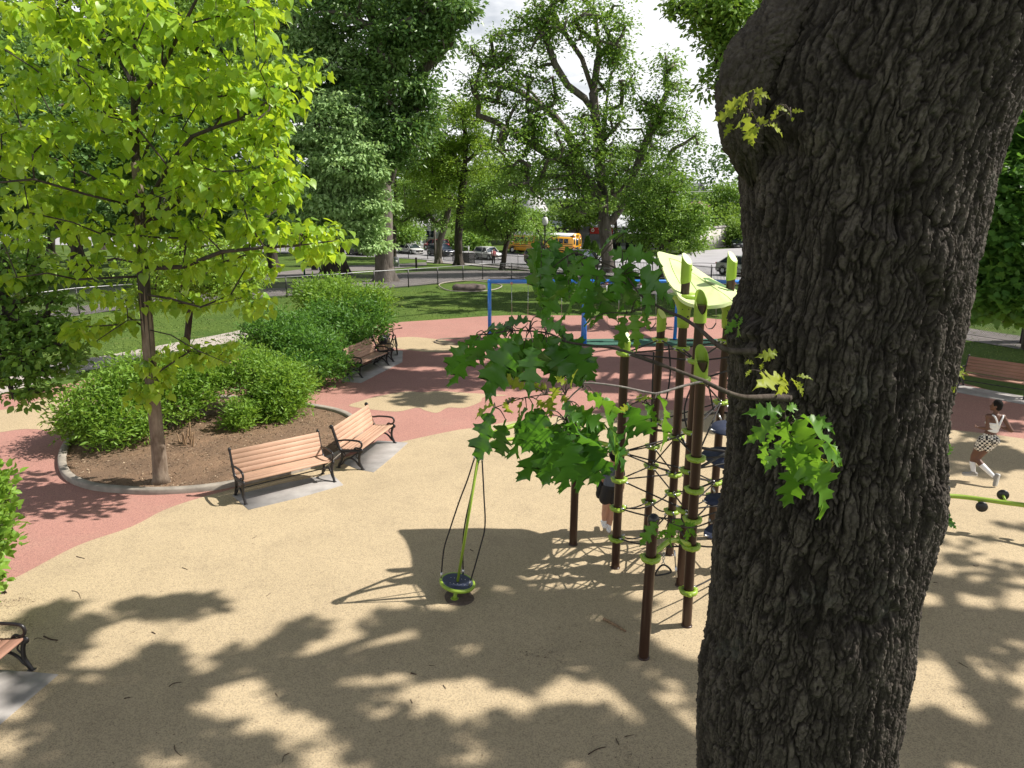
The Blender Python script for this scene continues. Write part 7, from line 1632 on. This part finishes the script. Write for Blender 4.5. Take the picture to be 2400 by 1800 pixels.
car(onst(1145, 609), RS-.12, 'white hatchback with black trim left of the slim leaning tree', (.62, .62, .60), 4.4, 1.85, 1.6, 'suv')
car(onst(1275, 622), RS-.12, 'silver beige estate car partly behind the street lamp', (.30, .28, .25), 4.8, 1.9, 1.65, 'suv', .5)
car(onst(1368, 626), RS-.12, 'black car behind the hanging oak leaves right of the silver car', (.012, .012, .014), 4.8, 1.9, 1.6, 'suv')
car(onst(1726, 580), -1.75, 'dark car on the side street seen between the leaf roof and the big oak', (.012, .014, .02), 4.6, 1.85, 1.4, 'sedan')
car(onst(1745, 648), RS-.25, 'silver green car showing one wheel right beside the big oak trunk', (.34, .36, .34), 4.7, 1.85, 1.5, 'sedan', .4)
car(onst(20, 560), RS, 'white car at the far left edge beyond the lawn', (.65, .66, .68), 4.7, 1.85, 1.5, 'suv')
car(onst(-60, 566), RS, 'blue car cut by the far left edge beyond the lawn', (.03, .08, .25), 4.7, 1.85, 1.5, 'suv')
# school bus
bpos = onst(1352, 601); rz = -.58; print('RS', RS); bus = empty('school_bus', tuple(bpos), rz, 'yellow school bus with a white roof, its rear end facing right', 'school bus')
# local: rear at x = 0 facing +x, front towards -x
BL, BW, BH = 11.2, 2.45, 3.05
Y_ = paint('bus_yellow', (.72, .34, .012)); Wt = paint('bus_white', (.80, .80, .80))
sec = [(-BW/2, .55), (-BW/2, 2.35), (-BW/2+.10, 2.65)]
V = []; F = []
prof = [(-BW/2*.97, .5), (-BW/2, .62), (-BW/2, 2.3), (-BW/2+.10, 2.62), (BW/2-.10, 2.62), (BW/2, 2.3), (BW/2, .62), (BW/2*.97, .5)]
for x in (-BL+1.6, 0):
    for (y, z) in prof: V.append((x, y, z))
F = [(k, (k+1) % 8, 8+(k+1) % 8, 8+k) for k in range(8)]+[tuple(range(8))[::-1], tuple(range(8, 16))]
bd = MB().add(V, F).build('body', Y_, bus)
V = []; prof = [(-BW/2+.08, 2.63), (-BW/2+.28, 2.9), (-.5, BH), (.5, BH), (BW/2-.28, 2.9), (BW/2-.08, 2.63)]
for x in (-BL+1.6, -.25):
    for (y, z) in prof: V.append((x, y, z))
F = [(k, (k+1) % 6, 6+(k+1) % 6, 6+k) for k in range(6)]+[tuple(range(6))[::-1], tuple(range(6, 12))]; MB().add(V, F).build('roof', Wt, bus)
V = []; 
for x in (-.24, .0):
    for (y, z) in prof: V.append((x, y*1.0, z+.005))
MB().add(V, F).build('rear_cap', Y_, bus)
mb = MB(); mb.box((-BL+.9, 0, 1.05), (1.6, 2.0, 1.0), bev=.18); mb.build('bonnet', Y_, bus)
for s in (-1, 1):
    for z in (1.02, 1.32, 1.62): MB().box((-BL/2+.8, s*(BW/2+.012), z), (BL-1.7, .03, .07)).build('rub_rail', M['black'], bus)
    for k in range(11):
        x = -BL+2.15+k*.80; 
        if x < -.35: MB().box((x, s*(BW/2+.006), 2.05), (.64, .03, .62)).build('window', M['glass'], bus)
    for x in (-2.9, -BL+1.3):
        w_ = MB().lathe((x, s*(BW/2-.18), .5), [(.25, -.15), (.48, -.14), (.5, -.05), (.5, .08), (.48, .15), (.25, .15)], 22, (0, s, 0)).build('wheel', M['tyre'], bus, True); MB().lathe((x, s*(BW/2-.02), .5), [(0, 0), (.12, .02), (.26, 0)], 14, (0, s, 0)).build('rim', M['plate'], w_)
        MB().torus((x, s*(BW/2-.0), .54), .56, .04, 22, 6, (0, 1, 0)).build('wheel_arch', M['black'], bus)
    MB().box((.015, s*.82, 2.02), (.03, .34, .82)).build('window', M['glass'], bus)
    for dz, m_ in ((1.30, 'tl'), (1.12, 'plate')): MB().box((.02, s*.98, dz), (.04, .24, .15), bev=.01).build('tail_light', M[m_], bus)
    for k in (0, 1): MB().lathe((.0, s*(.62+.28*k), 2.62), [(.10, 0), (.10, .06), (.02, .07)], 14, (1, 0, 0)).build('signal_light', M['tl'] if k else M['plate'], bus)
MB().box((.015, 0, 1.92), (.03, .74, .95)).build('window', M['glass'], bus); MB().box((.032, 0, 2.27), (.01, .44, .13)).build('window_sign', M['white_cloth'], bus); MB().box((.015, 0, 1.02), (.03, .80, .42)).build('window', M['glass'], bus)
MB().box((.06, 0, .56), (.22, BW, .28), bev=.03).build('rear_bumper', M['black'], bus); MB().box((-.2, -BW/2+.15, 2.72), (.5, .2, .16), bev=.03).build('roof_marker', M['black'], bus)
def text(s, size, mat, parent, loc, rot, name='lettering', ext=.006):
    cu = bpy.data.curves.new(name, 'FONT'); cu.body = s; cu.size = size; cu.extrude = ext; cu.align_x = 'CENTER'; cu.align_y = 'CENTER'
    o = bpy.data.objects.new(name, cu); COL.objects.link(o); dg = bpy.context.evaluated_depsgraph_get(); me = bpy.data.meshes.new_from_object(o.evaluated_get(dg)); bpy.data.objects.remove(o)
    ob = bpy.data.objects.new(name, me); COL.objects.link(ob); me.materials.clear(); me.materials.append(mat); ob.parent = parent; ob.location = loc; ob.rotation_euler = rot; return ob
text('SCHOOL', .24, M['black'], bus, (.02, 0, 2.80), (R(90), 0, R(90))); text('BUS', .24, M['black'], bus, (.02, 0, 2.58), (R(90), 0, R(90)))
# passer by in pink
g = G(1157, 620); wk = empty('person', tuple(g), 0, 'small figure in a pink top and dark trousers walking by the white hatchback', 'person'); K_ = 1.0
prt = [('ell', (0, 0, 1.60), (.085, .09, .11)), ('cap', (0, 0, 1.4), (0, 0, 1.55), .05, .05), ('cap', (-.15, 0, 1.36), (.15, 0, 1.36), .06, .06), ('ell', (0, 0, 1.2), (.15, .10, .2)), ('ell', (0, 0, .95), (.15, .11, .13)),
       ('cap', (-.19, 0, 1.36), (-.23, .03, 1.08), .045, .036), ('cap', (-.23, .03, 1.08), (-.20, -.10, .86), .036, .025), ('cap', (.19, 0, 1.36), (.23, 0, 1.08), .045, .036), ('cap', (.23, 0, 1.08), (.22, .08, .85), .036, .025),
       ('cap', (-.08, 0, .92), (-.09, -.06, .5), .09, .058), ('cap', (-.09, -.06, .5), (-.09, .05, .08), .055, .036), ('cap', (.08, 0, .92), (.09, .05, .5), .09, .058), ('cap', (.09, .05, .5), (.09, -.02, .08), .055, .036)]
prt += hand((-.20, -.10, .86), (.05, -.2, -.9), (1, 0, 0))+hand((.22, .08, .85), (0, .1, -.9), (-1, 0, 0))
person_body(prt, .016, 'body', M['skin_l'], wk, 1); person_body([('ell', (0, .02, 1.63), (.095, .10, .11)), ('ell', (0, .05, 1.55), (.09, .07, .12))], .014, 'hair', M['hair'], wk, 1)
pk = simple('pink_cloth', (.55, .16, .18), .8)
person_body([('cap', (-.16, 0, 1.37), (.16, 0, 1.37), .07, .07), ('ell', (0, 0, 1.2), (.165, .115, .22)), ('ell', (0, 0, 1.0), (.17, .12, .14)), ('cap', (-.2, 0, 1.36), (-.235, .03, 1.1), .055, .05), ('cap', (.2, 0, 1.36), (.235, 0, 1.1), .055, .05)], .014, 'top', pk, wk, 1)
person_body([('ell', (0, 0, .92), (.165, .125, .12)), ('cap', (-.08, 0, .9), (-.09, -.06, .5), .10, .07), ('cap', (-.09, -.06, .5), (-.09, .05, .12), .068, .055), ('cap', (.08, 0, .9), (.09, .05, .5), .10, .07), ('cap', (.09, .05, .5), (.09, -.02, .12), .068, .055)], .014, 'trousers', M['rope'], wk, 1)
for x, y in ((-.09, .05), (.09, -.02)): person_body([('cap', (x, y+.02, .045), (x, y-.15, .035), .045, .035)], .012, 'shoe', M['rope'], wk, 1)

# ================================================================== BUILDINGS
def house(name, label, x0, x1, ybase, ytop, Y, col, cat='building', roofcol=None, gable=0, wins=(), doors=(), depth=9, flat=False, yb=None):
    """front wall spans px x0..x1 at distance Y; wins = fractions (u0, v0, u1, v1) of the front"""
    a = P(x0, ytop, Y); b_ = P(x1, ytop, Y); zb = terr(Y)-.3; zt = a[2]; w = b_[0]-a[0]; h = zt-zb
    t = empty(name, ((a[0]+b_[0])/2, Y, zb), 0, label, cat)
    wall = simple('wall_'+str(int(x0)), col, .85, 0, .08, 1.5)
    mb = MB()
    if gable:
        V = [(-w/2, 0, 0), (w/2, 0, 0), (w/2, 0, h), (0, 0, h+gable), (-w/2, 0, h), (-w/2, depth, 0), (w/2, depth, 0), (w/2, depth, h), (0, depth, h+gable), (-w/2, depth, h)]
        F = [(0, 1, 2, 3, 4), (9, 8, 7, 6, 5), (0, 4, 9, 5), (1, 6, 7, 2), (0, 5, 6, 1), (4, 3, 8, 9), (2, 7, 8, 3)]; mb.add(V, F)
    else: mb.box((0, depth/2, h/2), (w, depth, h))
    wl_ = mb.build('wall', wall, t)
    rc = simple('roof_'+str(int(x0)), roofcol or (.1, .1, .11), .8, 0, .2, 3)
    if gable:
        for s in (-1, 1):
            e = s*(w/2+.35); zz_ = h-.35*gable/(w/2); V = [(0, -.4, h+gable+.02), (e, -.4, zz_+.02), (e, depth+.4, zz_+.02), (0, depth+.4, h+gable+.02)]; V += [(x, y, z+.14) for x, y, z in V]
            MB().add(V, [(0, 1, 2, 3), (7, 6, 5, 4), (0, 4, 5, 1), (1, 5, 6, 2), (2, 6, 7, 3), (3, 7, 4, 0)]).build('roof', rc, t)
    elif flat: MB().box((0, depth/2, h+.1), (w+.3, depth+.3, .22)).build('roof', rc, t)
    else:
        V = [(-w/2-.4, -.5, h), (w/2+.4, -.5, h), (w/2+.4, depth+.5, h), (-w/2-.4, depth+.5, h), (-w/2+1.2, depth/2, h+2.0), (w/2-1.2, depth/2, h+2.0)]
        MB().add(V, [(0, 1, 5, 4), (1, 2, 5), (2, 3, 4, 5), (3, 0, 4), (3, 2, 1, 0)]).build('roof', rc, t)
    for (u0, v0, u1, v1) in wins:
        fx0, fx1 = -w/2+u0*w, -w/2+u1*w; z0_, z1_ = v0*h, v1*h
        fr_ = MB(); 
        for bx in (((fx0+fx1)/2, z0_, fx1-fx0+.1, .1), ((fx0+fx1)/2, z1_, fx1-fx0+.1, .1), (fx0, (z0_+z1_)/2, .1, z1_-z0_), (fx1, (z0_+z1_)/2, .1, z1_-z0_), ((fx0+fx1)/2, (z0_+z1_)/2, .06, z1_-z0_-.1)): fr_.box((bx[0], -.05, bx[1]), (bx[2], .1, bx[3]))
        f = fr_.build('window', M['white_cloth'], t); MB().box(((fx0+fx1)/2, -.01, (z0_+z1_)/2), (fx1-fx0-.1, .05, z1_-z0_-.1)).build('pane', M['glass'], f)
    for (u0, v1, u1) in doors: MB().box((-w/2+(u0+u1)/2*w, -.03, v1*h/2), ((u1-u0)*w, .08, v1*h)).build('door', M['glass'], t)
    return t
house('house', 'white house with a steep gable and small windows above the school bus', 1212, 1290, 560, 500, 128, (.72, .72, .72), 'house', (.30, .30, .31), 4.6, ((.30, .86, .42, .97), (.22, .62, .32, .72), (.62, .5, .74, .62)), depth=12)
house('house', 'low white house left of the sedan, seen between the trunks', 880, 985, 575, 535, 122, (.62, .64, .68), 'house', (.36, .36, .38), 0, ((.1, .45, .2, .75), (.35, .45, .45, .75), (.7, .4, .85, .8)), depth=8)
house('house', 'white cottage behind the red car', 985, 1030, 560, 528, 130, (.66, .66, .66), 'house', (.25, .25, .26), 2.0, ((.3, .4, .7, .75),), depth=8)
tb = house('tennis_building', 'long low grey white building with a dark screened fence and a red banner', 1255, 1530, 585, 512, 124, (.55, .57, .62), 'building', (.42, .43, .45), 0, ((.80, .55, .86, .9), (.88, .55, .94, .9)), depth=14, flat=True)
house('garage', 'pale boarded garage right of the two evergreens', 1400, 1560, 600, 552, 119, (.50, .53, .56), 'building', (.4, .4, .42), 0, (), ((.2, .9, .34), (.42, .9, .56), (.64, .9, .78)), depth=4, flat=True)
house('house', 'blue roofed dark house half buried in trees right of the small dense tree', 1612, 1670, 520, 466, 160, (.30, .30, .33), 'house', (.05, .055, .08), 3.0, ((.3, .5, .5, .8),), depth=10)
house('house', 'light house with a tall chimney behind the wires', 1690, 1760, 520, 470, 165, (.55, .55, .58), 'house', (.2, .2, .22), 1.5, ((.2, .5, .4, .8),), depth=10)
house('red_building', 'dark red brick building behind the right edge maple', 2180, 2440, 700, 618, 62, (.10, .035, .03), 'building', (.06, .06, .07), 0, ((.1, .4, .2, .7), (.5, .4, .6, .7)), depth=10, flat=True)
# windscreened court fence on top of the wall line, and banner
Yf = 117.5; zb = terr(Yf); q0, q1 = P(1235, 531, Yf), P(1470, 531, Yf); t = empty('court_fence', ((q0[0]+q1[0])/2, Yf, zb), 0, 'tall black court fence with grey windscreen above the school bus', 'fence'); w = q1[0]-q0[0]; h = q0[2]-zb
MB().box((0, .05, h-1.3), (w, .03, 2.4)).build('windscreen', simple('windscreen', (.20, .20, .22), .8, 0, .25, .8), t)
for k in range(9): MB().tube([(-w/2+w*k/8, 0, 0), (-w/2+w*k/8, 0, h+.1)], .05, 6).build('fence_post', M['black'], t)
MB().tube([(-w/2, 0, h), (w/2, 0, h)], .04, 6).build('top_rail', M['black'], t)
b0, b1 = P(1383, 533, Yf-.2), P(1436, 548, Yf-.2); c_ = (b0+b1)/2; bw, bh_ = b1[0]-b0[0], b0[2]-b1[2]
ban = empty('banner', tuple(c_), 0, 'red banner with white lettering hung on the court fence', 'banner'); MB().box((0, 0, 0), (bw, .04, bh_), bev=.005).build('cloth', simple('banner_red', (.58, .05, .045), .7), ban)
text('GLEN RIDGE', bh_*.34, M['white_cloth'], ban, (bw*.12, -.03, bh_*.24), (R(90), 0, 0)); text('TENNIS', bh_*.34, M['white_cloth'], ban, (bw*.12, -.03, -bh_*.12), (R(90), 0, 0))
MB().torus((-bw*.38, -.03, .05), bh_*.2, bh_*.09, 18, 6, (0, 1, 0)).build('emblem', M['white_cloth'], ban)
# retaining wall by the side street
rw = [P(1560, 560, 112), P(1640, 560, 118), P(1700, 556, 124), P(1790, 552, 130)]; t = empty('retaining_wall', (rw[0][0], rw[0][1], terr(112)), 0, 'pale retaining wall behind the grass bank of the side street', 'wall'); w0 = np.array(t.location)
mb = MB(); V = []; F = []
for i, p in enumerate(rw):
    zt = hz(548-8*i if i < 3 else 530, p[1]); V += [(p[0]-w0[0], p[1]-w0[1], -.5), (p[0]-w0[0], p[1]-w0[1], zt-w0[2]), (p[0]-w0[0], p[1]-w0[1]+.4, zt-w0[2]), (p[0]-w0[0], p[1]-w0[1]+.4, -.5)]
for i in range(3):
    for k in range(4): F.append((i*4+k, i*4+(k+1) % 4, i*4+4+(k+1) % 4, i*4+4+k))
F += [(3, 2, 1, 0), (12, 13, 14, 15)]; mb.add(V, F).build('wall', simple('wall_pale', (.50, .47, .44), .9, 0, .2, .6), t)
V = [(p[0]-w0[0], p[1]-w0[1]+.2, hz(548-8*i if i < 3 else 530, p[1])-w0[2]+.05) for i, p in enumerate(rw)]; MB().tube(V, .28, 4).build('coping', M['conc'], t)
# poles and wires
for i, (x, Y_, yt, lab) in enumerate(((1692, 140, 430, 'wooden utility pole above the side street with a grey transformer'), (1205, 112, 440, 'thin utility pole rising left of the white gable'))):
    g = P(x, 560, Y_); g[2] = terr(Y_); t = empty('utility_pole', tuple(g), 0, lab, 'utility pole'); H = hz(yt, Y_)-g[2]
    MB().tube([(0, 0, -.3), (0, 0, H)], [.17, .12], 8).build('pole', M['b_grey'], t, True); MB().box((0, 0, H-.5), (2.4, .12, .14)).build('crossarm', M['b_grey'], t)
    MB().lathe((.35, 0, H-1.9), [(.22, 0), (.24, .1), (.24, .8), (.18, .95)], 12).build('transformer', M['rail'], t, True)
for i, (l, lab) in enumerate((([(1500, 452, 120), (1611, 450, 130), (1692, 448, 140), (1760, 442, 150)], 'pale overhead cable crossing in front of the dark roofed house'), ([(1205, 476, 112), (1290, 495, 116), (1400, 504, 122)], 'thin overhead wire in front of the white gable'), ([(1611, 437, 130), (1692, 428, 140), (1720, 425, 142)], 'upper short overhead wire by the transformer pole'))):
    q = [P(*p) for p in l]; o = MB().tube(np.array(q)-q[0], .05 if i == 0 else .03, 5, 3).build('overhead_wire', M['rail'], None); o.location = tuple(q[0]); tag(o, lab, 'wire')
# white garden fence by the red car
g = onst(975, 588); t = empty('picket_fence', tuple(g), RS, 'short white garden fence panel between the white sedan and the red car', 'fence')
mb = MB(); [mb.box((-1.8+k*.18, 0, .6), (.09, .03, 1.2)) for k in range(21)]; mb.build('picket_panel', M['white_cloth'], t); MB().box((0, .04, .9), (3.8, .05, .08)).build('rail', M['white_cloth'], t)
g = onst(1085, 588); t = empty('rail_fence', tuple(g), RS-.2, 'low white ranch rail behind the navy saloon', 'fence')
for x in (-1.8, 0, 1.8): MB().box((x, 0, .45), (.14, .14, .9)).build('fence_post', M['white_cloth'], t)
MB().box((0, -.05, .65), (3.9, .06, .16)).build('rail', M['white_cloth'], t)
